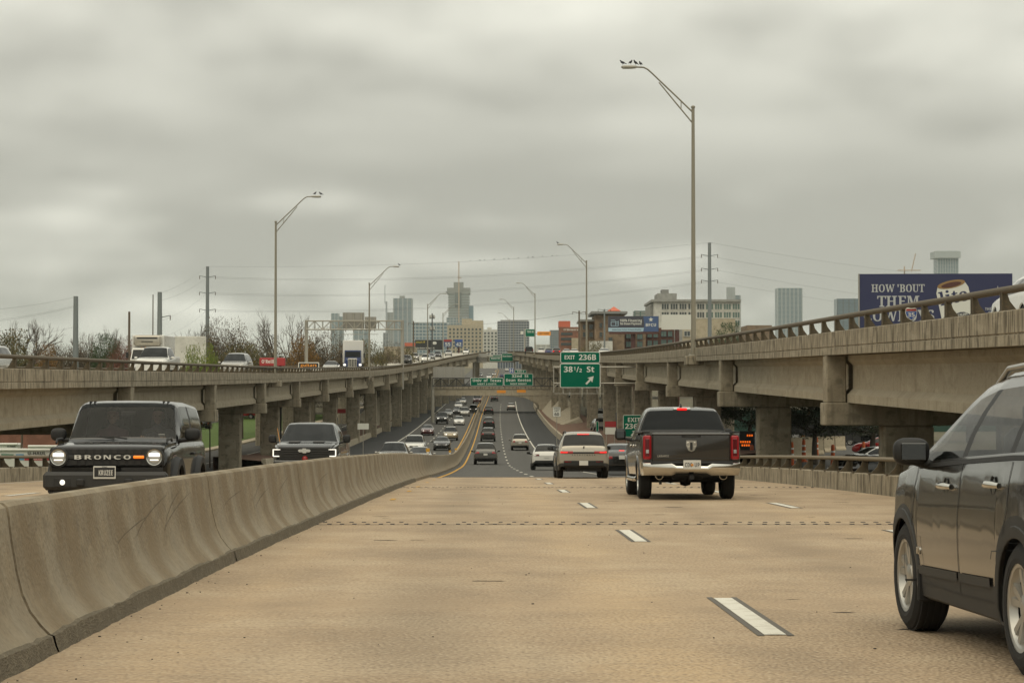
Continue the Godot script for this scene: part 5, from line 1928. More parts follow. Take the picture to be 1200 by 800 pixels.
func silverado() -> void:
	var c := spec_pickup()
	c.top = [[0.0, 1.36], [1.92, 1.38], [1.95, 1.42], [1.97, 1.62], [2.03, 1.84], [2.2, 1.89], [2.8, 1.92], [3.4, 1.90], [3.62, 1.85], [4.1, 1.54], [4.42, 1.31], [4.5, 1.28], [5.2, 1.25], [5.6, 1.19], [5.8, 1.10], [5.9, 0.98]]
	c.belt = [[0.0, 1.32], [1.9, 1.33], [2.2, 1.29], [3.3, 1.23], [4.4, 1.19], [5.3, 1.16], [5.65, 1.08], [5.9, 0.94]]
	prepare(c)
	var root := thing("pickup_truck", "black pickup truck with lit bracket headlamps coming towards us", "pickup truck")
	on_road(root, 66.0 + 2.95, -6.45, PI + 0.01, road)
	shell_parts(root, c, M.paint_black)
	add_wheels(root, c, "five", M.dark_alloy)
	arch_trim(root, c, 0.06, 0.02, M.paint_black)
	var F: float = -c.L * 0.5
	var gr := Node3D.new()
	gr.name = "grille"
	root.add_child(gr, true)
	shapes_box(gr, "surround", Vector3(0, 0.90, F - 0.02), Vector3(1.60, 0.42, 0.08), 0.03, M.black_plastic)
	for i in 5:
		shapes_box(gr, "slat", Vector3(0, 0.75 + i * 0.075, F - 0.068), Vector3(1.5, 0.022, 0.03), 0.007, M.grey_plastic)
	var bt := Node3D.new()
	bt.name = "emblem"
	gr.add_child(bt, true)
	var mb := MB.new()
	mb.prism(PackedVector2Array([Vector2(-0.2, -0.005), Vector2(-0.16, -0.045), Vector2(-0.06, -0.045), Vector2(-0.06, -0.075), Vector2(0.045, -0.075), Vector2(0.065, -0.045), Vector2(0.16, -0.045), Vector2(0.2, 0.005), Vector2(0.16, 0.045), Vector2(0.06, 0.045), Vector2(0.06, 0.075), Vector2(-0.045, 0.075), Vector2(-0.065, 0.045), Vector2(-0.16, 0.045)]), Vector3(0, 0.99, F - 0.08), Vector3.RIGHT, Vector3.UP, Vector3(0, 0, -0.025))
	bpart(bt, "bow_tie", mb, M.chrome)
	var rn := MB.new()
	rn.lathe(Vector3(-0.02, 0.74, F - 0.09), Vector3(0, 0, -1), [Vector2(0.09, -0.02), Vector2(0.09, 0.02), Vector2(0.06, 0.06), Vector2(0, 0.075)], 16)
	bpart(root, "red_nose_ball", rn, M.paint_red)
	for sd in [-1.0, 1.0]:
		var hl := Node3D.new()
		hl.name = "headlamp"
		root.add_child(hl, true)
		shapes_box(hl, "housing", Vector3(sd * 0.86, 0.92, F + 0.02), Vector3(0.26, 0.26, 0.12), 0.03, M.cabin)
		mb = MB.new()
		mb.bevel(Vector3(sd * 0.86, 1.025, F - 0.05), Vector3(0.25, 0.025, 0.03), 0.01)
		mb.bevel(Vector3(sd * 0.965, 0.92, F - 0.035), Vector3(0.035, 0.2, 0.03), 0.01)
		mb.bevel(Vector3(sd * 0.87, 0.82, F - 0.05), Vector3(0.2, 0.03, 0.03), 0.01)
		bpart(hl, "light_bracket", mb, M.lamp_glow)
		shapes_box(root, "hood_scoop", Vector3(sd * 0.38, 1.26, F + 0.95), Vector3(0.36, 0.05, 0.6), 0.02, M.paint_black)
		bpart(root, "door_seam", flank_line(c, [Vector2(4.3, 0.6), Vector2(4.36, 0.9), Vector2(4.3, 1.18)], sd, 0.008), M.cabin)
	mb = MB.new()
	mb.bevel(Vector3(0, 0.60, F - 0.04), Vector3(1.9, 0.2, 0.24), 0.05)
	mb.smooth(40.0)
	bpart(root, "front_bumper", mb, M.paint_black)
	shapes_box(root, "air_dam", Vector3(0, 0.42, F + 0.06), Vector3(1.6, 0.16, 0.1), 0.03, M.black_plastic)
	mirror(root, c, 4.08, 1.32, Vector3(0.25, 0.27, 0.14), M.black_plastic, 0.14)
	mb = MB.new()
	mb.tube([Vector3(0.86, 1.27, F + 1.0), Vector3(0.98, 1.7, F + 1.35)], [0.008, 0.008], 5)
	bpart(root, "aerial", mb, M.amber_paint)

func pathfinder() -> void:
	var c := spec_suv()
	c.merge({"L": 5.0, "wheels": [1.02, 3.92], "wr": 0.385, "arch": 0.44, "roofw": 0.66,
		"top": [[0.0, 1.0], [0.03, 1.14], [0.12, 1.40], [0.24, 1.64], [0.38, 1.72], [0.9, 1.76], [1.9, 1.77], [2.6, 1.75], [2.95, 1.69], [3.4, 1.4], [3.72, 1.18], [3.85, 1.14], [4.4, 1.08], [4.75, 1.0], [4.92, 0.86], [5.0, 0.7]],
		"belt": [[0.0, 0.98], [0.18, 1.10], [1.0, 1.09], [2.6, 1.05], [3.7, 1.02], [4.5, 0.95], [4.88, 0.8], [5.0, 0.64]],
		"w": [[0.0, 0.84], [0.04, 0.92], [0.12, 0.95], [0.5, 0.98], [4.0, 0.98], [4.5, 0.95], [4.8, 0.88], [4.92, 0.78], [5.0, 0.65]],
		"sill": [[0.0, 0.46], [0.1, 0.36], [0.5, 0.28], [4.6, 0.28], [4.85, 0.3], [5.0, 0.38]],
		"win": [[0.62, 1.3], [1.36, 2.36], [2.44, 3.5]], "ws": [2.88, 3.76], "rw": [0.06, 0.25]}, true)
	prepare(c)
	var root := thing("sport_utility_vehicle", "silver SUV with lit brake lamps and roof rails beside the dark pickup", "car")
	root.name = "sport_utility_vehicle_001"
	used["sport_utility_vehicle"] = 2
	on_road(root, 79.5 + 2.5, 2.62, 0.02, road)
	shell_parts(root, c, M.paint_champagne)
	add_wheels(root, c, "five", M.dark_alloy)
	arch_trim(root, c, 0.06, 0.012, M.grey_plastic)
	bpart(root, "light_band", face_patch(c, -0.62, 0.62, 0.925, 0.985, true, 0.012, 8, 2), M.black_plastic)
	for sd in [-1.0, 1.0]:
		var tl := Node3D.new()
		tl.name = "tail_lamp"
		root.add_child(tl, true)
		bpart(tl, "lens", face_patch(c, sd * 0.40, sd * 0.86, 0.93, 1.02, true, 0.02, 5, 3), M.tail_red)
		bpart(tl, "brake_light", face_patch(c, sd * 0.60, sd * 0.86, 0.95, 1.00, true, 0.03, 4, 2), M.brake_glow)
		bpart(root, "reflector", face_patch(c, sd * 0.46, sd * 0.72, 0.60, 0.645, true, 0.03, 3, 2), M.tail_red)
		var rr := MB.new()
		var rp := []
		var rd := []
		for k in 9:
			var s := lerpf(0.5, 2.9, k / 8.0)
			rp.append(Vector3(sd * 0.64, lint(c.top, s) + (0.0 if k > 0 and k < 8 else -0.06), c.L * 0.5 - s))
			rd.append(0.022)
		rr.tube(rp, rd, 8)
		bpart(root, "roof_rail", rr, M.black_plastic)
	bpart(root, "rear_bumper", face_patch(c, -0.74, 0.74, 0.40, 0.66, true, 0.03, 8, 3), M.black_plastic)
	bpart(root, "high_brake_lamp", face_patch(c, -0.22, 0.22, 1.635, 1.665, true, 0.03, 3, 2), M.brake_glow)
	var k := 0
	for ch in ["P", "A", "T", "H", "F", "I", "N", "D", "E", "R"]:
		var x := -0.42 + k * 0.093
		var o := letters(root, ch, 0.05, Vector3(x, 0.87, c.L * 0.5 - skin(c, x, 0.87, true) + 0.008), M.black_plastic, 0.01)
		o.name = "letter"
		k += 1
	plate(root, c, 0.57, true, "", null, 0.33, 0.17).position.z += 0.03
	var wp := MB.new()
	wp.tube([Vector3(0, 1.12, c.L * 0.5 - skin(c, 0, 1.12, true) + 0.02), Vector3(0.02, 1.2, c.L * 0.5 - skin(c, 0, 1.2, true) + 0.02)], [0.03, 0.02], 8)
	bpart(root, "rear_wiper", wp, M.black_plastic)
	mirror(root, c, 3.3, 1.12, Vector3(0.22, 0.17, 0.13), M.black_plastic, 0.12)
	bpart(root, "grille", face_patch(c, -0.5, 0.5, 0.66, 0.8, false), M.black_plastic)

func small_rears() -> void:
	# white crossover ahead of the silver SUV
	var c := spec_suv(1)
	prepare(c)
	var root := thing("hatchback_car", "white crossover with dark red tail lamps left of the silver SUV", "car")
	on_road(root, 128.0 + 2.2, 2.06, 0.012, road)
	shell_parts(root, c, M.paint_white)
	add_wheels(root, c, "five", M.dark_alloy)
	for sd in [-1.0, 1.0]:
		bpart(root, "tail_lamp", face_patch(c, sd * 0.44, sd * 0.78, 0.84, 0.96, true), M.tail_dark)
		bpart(root, "roof_rail", rail_tube(Vector3(sd * 0.56, 1.55, c.L * 0.5 - 0.8), Vector3(sd * 0.56, 1.57, c.L * 0.5 - 2.2), 0.02), M.black_plastic)
	bpart(root, "rear_bumper", face_patch(c, -0.7, 0.7, 0.36, 0.58, true, 0.025, 8, 3), M.black_plastic)
	plate(root, c, 0.80, true)
	mirror(root, c, 2.9, 1.0, Vector3(0.22, 0.16, 0.12), M.black_plastic, 0.1)
	# black saloon half hidden behind the pickup
	c = spec_sedan()
	prepare(c)
	root = thing("saloon_car", "black saloon half hidden between silver SUV and dark pickup", "car")
	on_road(root, 96.0 + 2.4, 4.95, 0.012, road)
	shell_parts(root, c, M.paint_black)
	add_wheels(root, c, "five")
	for sd in [-1.0, 1.0]:
		bpart(root, "tail_lamp", face_patch(c, sd * 0.46, sd * 0.78, 0.74, 0.87, true), M.brake_glow if sd > 0 else M.tail_red)
	bpart(root, "high_brake_lamp", face_patch(c, -0.12, 0.12, 1.10, 1.13, true, 0.03), M.brake_glow)
	plate(root, c, 0.80, true, "", null, 0.33, 0.17)
	mirror(root, c, 3.25, 0.98, Vector3(0.2, 0.14, 0.12), M.paint_black, 0.08)

func rail_tube(a: Vector3, b: Vector3, r: float) -> MB:
	var mb := MB.new()
	mb.tube([a - Vector3(0, 0.05, 0), a, a.lerp(b, 0.5), b, b - Vector3(0, 0.06, 0)], [r, r, r, r, r], 6)
	return mb

# ------------------------------------------------------------------ lamps, gantries and signs
func sign_materials() -> void:
	mat("sign_green", lin(0.0, 0.115, 0.066), 0.6)
	M.sign_green.metallic_specular = 0.2
	mat("sign_white", lin(0.62, 0.62, 0.56), 0.45)
	mat("sign_blue", lin(0.02, 0.07, 0.28), 0.45)
	mat("sign_red", lin(0.3, 0.02, 0.022), 0.55)
	mat("sign_orange", lin(0.72, 0.27, 0.02), 0.45)
	mat("sign_black", lin(0.012, 0.012, 0.013), 0.5)
	mat("sign_back", lin(0.30, 0.29, 0.26), 0.55, 0.3)
	mat("navy", lin(0.018, 0.022, 0.075), 0.5)
	mat("slate_blue", lin(0.05, 0.09, 0.2), 0.5)
	mat("charcoal", lin(0.045, 0.045, 0.06), 0.5)
	mat("pale_blue", lin(0.33, 0.47, 0.55), 0.5)
	mat("letter_silver", lin(0.42, 0.43, 0.42), 0.5)
	mat("can_gold", lin(0.28, 0.17, 0.07), 0.4, 0.3)
	mat("bird_dark", lin(0.03, 0.03, 0.035), 0.8)
	mat("lens_grey", lin(0.5, 0.5, 0.46), 0.3)

func rounded(w: float, h: float, r: float) -> PackedVector2Array:
	var o := PackedVector2Array()
	for q in [[1, 1, 0.0], [-1, 1, PI * 0.5], [-1, -1, PI], [1, -1, PI * 1.5]]:
		for k in 4:
			var a: float = q[2] + PI * 0.5 * k / 3.0
			o.append(Vector2(q[0] * (w * 0.5 - r) + cos(a) * r, q[1] * (h * 0.5 - r) + sin(a) * r))
	return o

# panel with a border, facing +z, centred on c
func panel(root: Node3D, c: Vector3, w: float, h: float, face: Material, border: Material, edge := 0.06, r := 0.15, called := "sign_panel") -> Node3D:
	var n := Node3D.new()
	n.name = called
	root.add_child(n, true)
	n.position = c
	var mb := MB.new()
	mb.prism(rounded(w, h, r), Vector3(0, 0, -0.04), Vector3.RIGHT, Vector3.UP, Vector3(0, 0, 0.04))
	bpart(n, "border", mb, border)
	mb = MB.new()
	mb.prism(rounded(w - edge * 2.0, h - edge * 2.0, maxf(0.02, r - edge)), Vector3(0, 0, 0.001), Vector3.RIGHT, Vector3.UP, Vector3(0, 0, 0.012))
	bpart(n, "face", mb, face)
	return n

func lamp_post(label: String, px: float, base_y: float, top_y: float, d: float, arm: float, scale: float, bracket: bool, birds: int, group := "lamp posts along the viaducts") -> void:
	var foot := at_px(px, base_y, d)
	var h := (base_y - top_y) * d / FPX
	var root := thing("street_lamp", label, "street lamp", foot, 0.0, group)
	var mb := MB.new()
	mb.tube([Vector3.ZERO, Vector3(0, h * 0.5, 0), Vector3(0, h, 0)], [0.135 * scale, 0.105 * scale, 0.08 * scale], 12)
	mb.lathe(Vector3(0, h, 0), Vector3.UP, [Vector2(0.11 * scale, -0.02), Vector2(0.11 * scale, 0.06), Vector2(0.0, 0.12)], 12)
	bpart(root, "shaft", mb, M.pole_tan)
	mb = MB.new()
	mb.bevel(Vector3(0, 0.03, 0), Vector3(0.5, 0.06, 0.5), 0.02)
	for q in [[-1, -1], [1, -1], [1, 1], [-1, 1]]:
		mb.tube([Vector3(q[0] * 0.19, 0.05, q[1] * 0.19), Vector3(q[0] * 0.19, 0.13, q[1] * 0.19)], [0.025, 0.025], 6)
	bpart(root, "base_plate", mb, M.galvanised)
	if bracket:
		mb = MB.new()
		mb.bevel(Vector3(-arm * 0.02, -0.24, 0), Vector3(0.9, 0.46, 1.3), 0.04)
		bpart(root, "bracket_block", mb, M.parapet_concrete)
	var up := []
	var rd := []
	for q in [[0.0, -0.26], [0.87, 0.58], [1.74, 1.41], [2.1, 1.76], [2.35, 1.98], [2.55, 2.08], [2.93, 2.10]]:
		up.append(Vector3(arm * q[0] * scale, h + (q[1] - 0.0) * scale, 0))
		rd.append(0.042 * scale)
	mb = MB.new()
	mb.tube(up, rd, 8)
	mb.tube([Vector3(0, h - 0.84 * scale, 0), Vector3(arm * 0.9 * scale, h + 0.25 * scale, 0), Vector3(arm * 1.76 * scale, h + 1.3 * scale, 0)], [0.036 * scale, 0.036 * scale, 0.032 * scale], 8)
	mb.tube([Vector3(arm * 0.62 * scale, h + 0.34 * scale, 0), Vector3(arm * 0.62 * scale, h - 0.08 * scale, 0)], [0.025 * scale, 0.025 * scale], 6)
	bpart(root, "arm", mb, M.pole_tan)
	var lum := Node3D.new()
	lum.name = "luminaire"
	root.add_child(lum, true)
	mb = MB.new()
	mb.pebble(Vector3(arm * 3.3 * scale, h + 2.10 * scale, 0), Vector3(0.85, 0.16, 0.34) * scale, 0.6)
	mb.smooth(60.0)
	bpart(lum, "housing", mb, M.galvanised)
	mb = MB.new()
	mb.bevel(Vector3(arm * 3.38 * scale, h + 2.025 * scale, 0), Vector3(0.55, 0.03, 0.24) * scale, 0.01)
	bpart(lum, "lens", mb, M.lens_grey)
	for k in birds:
		var bx: float = [3.66, 3.22, 2.98, 2.72][k]
		var by: float = [2.19, 2.21, 2.19, 2.14][k]
		bird(foot + Vector3(arm * bx * scale, h + by * scale, 0), k)

var bird_mesh: ArrayMesh
var bird_count := 0

func bird(at: Vector3, k: int) -> void:
	if bird_mesh == null:
		bird_mesh = blob([[Vector3(0, 0.13, 0.06), Vector3(0, 0.17, -0.04), 0.06, 0.055], [Vector3(0, 0.24, -0.09), Vector3(0, 0.245, -0.1), 0.037, 0.035], [Vector3(0, 0.11, 0.12), Vector3(0, 0.05, 0.25), 0.03, 0.012], [Vector3(0, 0.245, -0.12), Vector3(0, 0.238, -0.165), 0.012, 0.004], [Vector3(0.025, 0.1, 0.02), Vector3(0.025, 0.0, 0.02), 0.009, 0.008], [Vector3(-0.025, 0.1, 0.02), Vector3(-0.025, 0.0, 0.02), 0.009, 0.008]], 0.014, 0.02).mesh()
	var ord: Array = ["outermost", "second", "third", "innermost"]
	var lamps: Array = ["the tallest lamp, by the billboard", "the lamp above the green exit sign", "the lamp near the red shop sign", "the lamp amid the gantry", "the lamp beside the cellular tower"]
	var grp: int = bird_count
	if k == 0 and used.has("perched_bird"):
		bird_count += 1
		grp = bird_count
	var o := MeshInstance3D.new()
	o.name = numbered("perched_bird")
	o.mesh = bird_mesh
	o.material_override = M.bird_dark
	add_child(o)
	o.position = at
	o.rotation.y = [1.2, -0.6, 2.3, 0.4][k]
	tag(o, "small dark bird perched on %s, %s" % [lamps[mini(grp, 4)], ord[k]], "bird", "birds on the lamp arms")

# lattice of a box truss between two points (along x), returns a mesh builder
func truss(a: Vector3, b: Vector3, h: float, dep: float, bays: int, r := 0.07) -> MB:
	var mb := MB.new()
	for z in [-dep * 0.5, dep * 0.5]:
		for y in [0.0, h]:
			mb.tube([a + Vector3(0, y, z), b + Vector3(0, y, z)], [r, r], 6)
		for i in bays + 1:
			var p := a.lerp(b, i / float(bays)) + Vector3(0, 0, z)
			mb.tube([p, p + Vector3(0, h, 0)], [r * 0.6, r * 0.6], 5)
			if i < bays:
				var q := a.lerp(b, (i + 1) / float(bays)) + Vector3(0, 0, z)
				if i % 2 == 0:
					mb.tube([p, q + Vector3(0, h, 0)], [r * 0.5, r * 0.5], 5)
				else:
					mb.tube([p + Vector3(0, h, 0), q], [r * 0.5, r * 0.5], 5)
	for i in bays + 1:
		var p := a.lerp(b, i / float(bays))
		for y in [0.0, h]:
			mb.tube([p + Vector3(0, y, -dep * 0.5), p + Vector3(0, y, dep * 0.5)], [r * 0.5, r * 0.5], 5)
	return mb

func build_lamps() -> void:
	lamp_post("tallest tan lamp post, bracketed to the viaduct with the billboard", 813, 417, 125, 110, -1.0, 1.0, true, 4)
	lamp_post("tan lamp post above the green exit sign", 687.5, 416, 305.7, 268, -1.0, 1.0, true, 1)
	lamp_post("slim lamp post beside the green and orange overhead signs", 627, 414, 344, 441, -1.0, 1.05, true, 0)
	lamp_post("far lamp post in front of the dark blue building", 602, 413, 360, 577, -1.0, 1.05, true, 0)
	lamp_post("farthest lamp post before the dark blue building", 597, 413, 374, 745, -1.0, 1.05, true, 0)
	lamp_post("tan lamp post near the red shop sign and box truck", 322.5, 446, 260, 157, 1.0, 0.9, true, 2)
	lamp_post("tan lamp post in the middle of the overhead sign gantry", 432.5, 442, 332, 250, 1.0, 0.95, true, 1)
	lamp_post("tan lamp post beside the cellular tower", 501, 429, 356.5, 392, 1.0, 0.95, true, 1)
	lamp_post("thin tan lamp post before the construction tower", 519, 425, 367, 450, 1.0, 0.9, true, 0)

func build_signs() -> void:
	# --- exit sign hung from the right viaduct
	var d := 170.0
	var k := d / FPX
	var root := thing("exit_sign", "large green overhead exit sign reading 38 1/2 St with arrow", "road sign", at_px(680, 454, d))
	var main := panel(root, Vector3(0, 14 * k, 0), 47.6 * k, 28.6 * k, M.sign_green, M.sign_white)
	var tabp := panel(root, Vector3(0, 35.3 * k, 0.0), 46.8 * k, 13.4 * k, M.sign_green, M.sign_white)
	letters(tabp, "EXIT", 4.6 * k, Vector3(-12.5 * k, 0, 0.014), M.sign_white, 0.01, 12 * k)
	letters(tabp, "236B", 6.4 * k, Vector3(8.6 * k, 0, 0.014), M.sign_white, 0.01, 20 * k)
	letters(main, "38", 6.6 * k, Vector3(-14 * k, 7.2 * k, 0.014), M.sign_white, 0.01, 10.4 * k)
	letters(main, "1", 4.2 * k, Vector3(-6.4 * k, 8.2 * k, 0.014), M.sign_white, 0.01, 1.5 * k)
	letters(main, "/", 6.2 * k, Vector3(-3.0 * k, 7.2 * k, 0.014), M.sign_white, 0.01, 3.0 * k)
	letters(main, "2", 4.2 * k, Vector3(0.4 * k, 6.0 * k, 0.014), M.sign_white, 0.01, 3.0 * k)
	letters(main, "St", 6.6 * k, Vector3(12 * k, 7.2 * k, 0.014), M.sign_white, 0.01, 8.8 * k)
	var mb := MB.new()
	mb.prism(PackedVector2Array([Vector2(-1.1, -6), Vector2(1.1, -6), Vector2(1.1, 1.0), Vector2(3.9, 0.4), Vector2(0, 7), Vector2(-3.9, 0.4), Vector2(-1.1, 1.0)]), Vector3(11 * k, -5.6 * k, 0.014), Vector3(0.72, -0.69, 0) * k, Vector3(0.69, 0.72, 0) * k, Vector3(0, 0, 0.01))
	bpart(main, "arrow", mb, M.sign_white)
	mb = MB.new()
	for y in [5.0, 24.0]:
		mb.tube([Vector3(-31 * k, y * k, -0.25), Vector3(4.6, y * k, -0.25)], [0.07, 0.07], 6)
	for x in [-31.0, -20.0, 0.0, 20.0]:
		mb.tube([Vector3(x * k, -0.4, -0.25), Vector3(x * k, 26 * k, -0.25)], [0.055, 0.055], 6)
	mb.tube([Vector3(-31 * k, 0, -0.25), Vector3(-22 * k, 7 * k, -0.25)], [0.04, 0.04], 6)
	mb.tube([Vector3(4.6, 5 * k, -0.25), Vector3(4.6, 24 * k, -0.25)], [0.07, 0.07], 6)
	bpart(root, "hanger_frame", mb, M.galvanised)
	mb = MB.new()
	mb.box(Vector3(-1 * k, -7 * k, 0.35), Vector3(58 * k, 0.06, 0.5))
	for x in [-20.0, 8.0]:
		mb.box(Vector3(x * k, -4.6 * k, 0.3), Vector3(0.05, 4.8 * k, 0.05))
	bpart(root, "walkway", mb, M.galvanised)
	# --- sign bridge over the dip: street names facing us, bare backs on the far half
	d = 360.0
	k = d / FPX
	root = thing("sign_gantry", "sign bridge over the dip with two green street name signs", "sign gantry")
	var a := at_px(507, 452.5, d)
	var b := at_px(672, 452.5, d)
	bpart(root, "truss", truss(a, b, 9.5 * k, 1.2, 18, 0.09), M.dark_steel)
	for q in [507.0, 672.0]:
		mb = MB.new()
		var top := at_px(q, 441, d)
		mb.tube([Vector3(top.x, road(d) - 1.5, top.z), top], [0.3, 0.28], 10)
		bpart(root, "post", mb, M.galvanised)
	var s1 := panel(root, at_px(570.5, 447.3, d - 1.2), 38.5 * k, 9.8 * k, M.sign_green, M.sign_white, 0.07, 0.18)
	letters(s1, "Univ  of  Texas", 3.2 * k, Vector3(0, 1.6 * k, 0.014), M.sign_white, 0.01, 33 * k)
	letters(s1, "NEXT 3 EXITS", 1.9 * k, Vector3(0, -2.6 * k, 0.014), M.sign_white, 0.01, 22 * k)
	var s2 := panel(root, at_px(607.6, 444.8, d - 1.2), 34.0 * k, 14.4 * k, M.sign_green, M.sign_white, 0.07, 0.18)
	letters(s2, "32nd  St", 3.2 * k, Vector3(2 * k, 4.2 * k, 0.014), M.sign_white, 0.01, 19.5 * k)
	letters(s2, "Dean  Keeton", 3.2 * k, Vector3(0, -0.6 * k, 0.014), M.sign_white, 0.01, 29 * k)
	letters(s2, "NEXT RIGHT", 1.9 * k, Vector3(0, -4.9 * k, 0.014), M.sign_white, 0.01, 19 * k)
	var s3 := panel(root, at_px(610, 435.2, d - 1.2), 13.4 * k, 3.9 * k, M.sign_green, M.sign_white, 0.05, 0.1)
	letters(s3, "EXIT 2", 2.0 * k, Vector3(0, 0, 0.014), M.sign_white, 0.01)
	var s4 := panel(root, at_px(599.5, 434.2, d - 1.2), 5.6 * k, 6.2 * k, M.sign_blue, M.sign_white, 0.04, 0.06)
	letters(s4, "H", 4.2 * k, Vector3(0, 0, 0.014), M.sign_white, 0.01)
	for q in [[526.0, 437.0, 37.0, 14.5]]:
		var bk := MB.new()
		bk.box(at_px(q[0], q[1], d + 1.0), Vector3(q[2] * k, q[3] * k, 0.06))
		var n := bpart(root, "sign_back", bk, M.sign_back)
		for i in 4:
			var rb := MB.new()
			rb.box(at_px(q[0] + (i - 1.5) * 10.0, q[1], d + 0.9), Vector3(0.1, q[3] * k * 1.02, 0.12))
			bpart(n, "stiffener", rb, M.galvanised)
	# --- farther gantry in the gap between the viaducts
	d = 620.0
	k = d / FPX
	root = thing("sign_gantry", "far sign bridge between the two viaducts with small green signs", "sign gantry")
	bpart(root, "truss", truss(at_px(556, 424, d), at_px(603, 424, d), 6 * k, 1.2, 10, 0.1), M.galvanised)
	s1 = panel(root, at_px(580.5, 420.5, d - 1.2), 13.4 * k, 5.6 * k, M.sign_green, M.sign_white, 0.08, 0.2)
	letters(s1, "Manor Rd", 2.2 * k, Vector3(0, 0.6 * k, 0.014), M.sign_white, 0.01, 10 * k)
	s2 = panel(root, at_px(594.6, 418.6, d - 1.2), 13.4 * k, 9.2 * k, M.sign_green, M.sign_white, 0.08, 0.2)
	letters(s2, "Dean Keeton", 2.0 * k, Vector3(0, 1.4 * k, 0.014), M.sign_white, 0.01, 11 * k)
	s3 = panel(root, at_px(582.5, 416.7, d - 1.2), 10.5 * k, 1.9 * k, M.sign_green, M.sign_white, 0.06, 0.1)
	mb = MB.new()
	mb.box(at_px(563.5, 419.5, d + 1), Vector3(13.5 * k, 11 * k, 0.1))
	bpart(root, "sign_back", mb, M.sign_back)
	for q in [556.0, 603.0]:
		mb = MB.new()
		var top := at_px(q, 417, d)
		mb.tube([Vector3(top.x, road(d), top.z), top], [0.25, 0.22], 8)
		bpart(root, "post", mb, M.galvanised)
	# --- signs on the right upper deck
	d = 560.0
	k = d / FPX
	root = thing("overhead_sign", "small green and orange signs over the far right viaduct", "road sign", at_px(627, 412, d))
	s1 = panel(root, Vector3(-5.6 * k, 22 * k, 0), 11.8 * k, 9.0 * k, M.sign_green, M.sign_white, 0.08, 0.2)
	letters(s1, "15th St", 2.4 * k, Vector3(0, 1.4 * k, 0.014), M.sign_white, 0.01, 8 * k)
	s2 = panel(root, Vector3(10.5 * k, 21.3 * k, 0), 15.8 * k, 4.6 * k, M.sign_orange, M.sign_orange, 0.03, 0.1)
	letters(s2, "LEFT EXIT", 2.2 * k, Vector3(0, 0, 0.014), M.sign_black, 0.01, 12 * k)
	s3 = panel(root, Vector3(-15.4 * k, 22.2 * k, 0), 3.8 * k, 4.4 * k, M.sign_white, M.sign_black, 0.05, 0.1)
	mb = MB.new()
	mb.tube([Vector3(-12 * k, 0, -0.3), Vector3(-12 * k, 27 * k, -0.3)], [0.2, 0.16], 8)
	mb.tube([Vector3(-18 * k, 21 * k, -0.3), Vector3(19 * k, 21 * k, -0.3)], [0.12, 0.12], 6)
	bpart(root, "mast", mb, M.galvanised)
	# --- gantry across the left upper deck, seen from behind
	d = 314.0
	k = d / FPX
	root = thing("sign_gantry", "grey truss gantry across the left viaduct, blank sign backs", "sign gantry")
	bpart(root, "truss", truss(at_px(359, 386, d), at_px(471.5, 386, d), 10.0 * k, 1.3, 12, 0.085), M.galvanised)
	for q in [[358.7, 434.0, 0.26], [471.3, 456.0, 0.26]]:
		mb = MB.new()
		mb.tube([at_px(q[0], q[1], d), at_px(q[0], 375.0, d)], [q[2], q[2]], 10)
		bpart(root, "post", mb, M.galvanised)
	for q in [[414.0, 375.5, 25.5, 19.0], [434.0, 378.0, 13.6, 14.0]]:
		var bk := MB.new()
		bk.box(at_px(q[0], q[1], d + 1.1), Vector3(q[2] * k, q[3] * k, 0.06))
		var n := bpart(root, "sign_back", bk, M.sign_back)
		for i in 3:
			var rb := MB.new()
			rb.box(at_px(q[0] + (i - 1) * q[2] * 0.36, q[1] + 2.0, d + 0.95), Vector3(0.12, q[3] * k * 1.2, 0.12))
			bpart(n, "stiffener", rb, M.galvanised)
		var wk := MB.new()
		wk.box(at_px(q[0] + 1.0, 391.6, d + 1.2), Vector3(q[2] * k * 1.2, 0.06, 0.7))
		bpart(root, "walkway", wk, M.galvanised)
	# --- ground-mounted signs
	d = 152.0
	k = d / FPX
	root = thing("gore_sign", "green exit 236B sign on posts partly hidden by the dark pickup", "road sign", Vector3(at_px(741, 500, d).x, road(d), -d))
	var sy := at_px(741, 499, d).y - road(d)
	s1 = panel(root, Vector3(0.1, sy, 0), 25 * k, 26 * k, M.sign_green, M.sign_white, 0.04, 0.1)
	letters(s1, "EXIT", 4.8 * k, Vector3(0, 7.2 * k, 0.014), M.sign_white, 0.01, 14 * k)
	letters(s1, "236B", 6.0 * k, Vector3(0, -0.4 * k, 0.014), M.sign_white, 0.01, 20 * k)
	mb = MB.new()
	mb.prism(PackedVector2Array([Vector2(-1.1, -4), Vector2(1.1, -4), Vector2(1.1, 1.0), Vector2(3.4, 0.4), Vector2(0, 5), Vector2(-3.4, 0.4), Vector2(-1.1, 1.0)]), Vector3(0, -8.6 * k, 0.014), Vector3(0.72, -0.69, 0) * k, Vector3(0.69, 0.72, 0) * k, Vector3(0, 0, 0.01))
	bpart(s1, "arrow", mb, M.sign_white)
	for x in [-0.4, 0.5]:
		mb = MB.new()
		mb.tube([Vector3(x, -0.2, -0.08), Vector3(x, sy + 0.6, -0.08)], [0.05, 0.05], 6)
		bpart(root, "post", mb, M.galvanised)
	d = 205.0
	k = d / FPX
	var g := at_px(652.5, 482.5, d)
	root = thing("speed_limit_sign", "white speed limit 60 sign on the brick verge", "road sign", Vector3(g.x, road(d), -d))
	s1 = panel(root, Vector3(0, g.y - road(d), 0), 9.4 * k, 11.6 * k, M.sign_white, M.sign_black, 0.02, 0.06)
	letters(s1, "SPEED", 1.9 * k, Vector3(0, 3.9 * k, 0.014), M.sign_black, 0.01, 7 * k)
	letters(s1, "LIMIT", 1.9 * k, Vector3(0, 1.3 * k, 0.014), M.sign_black, 0.01, 6 * k)
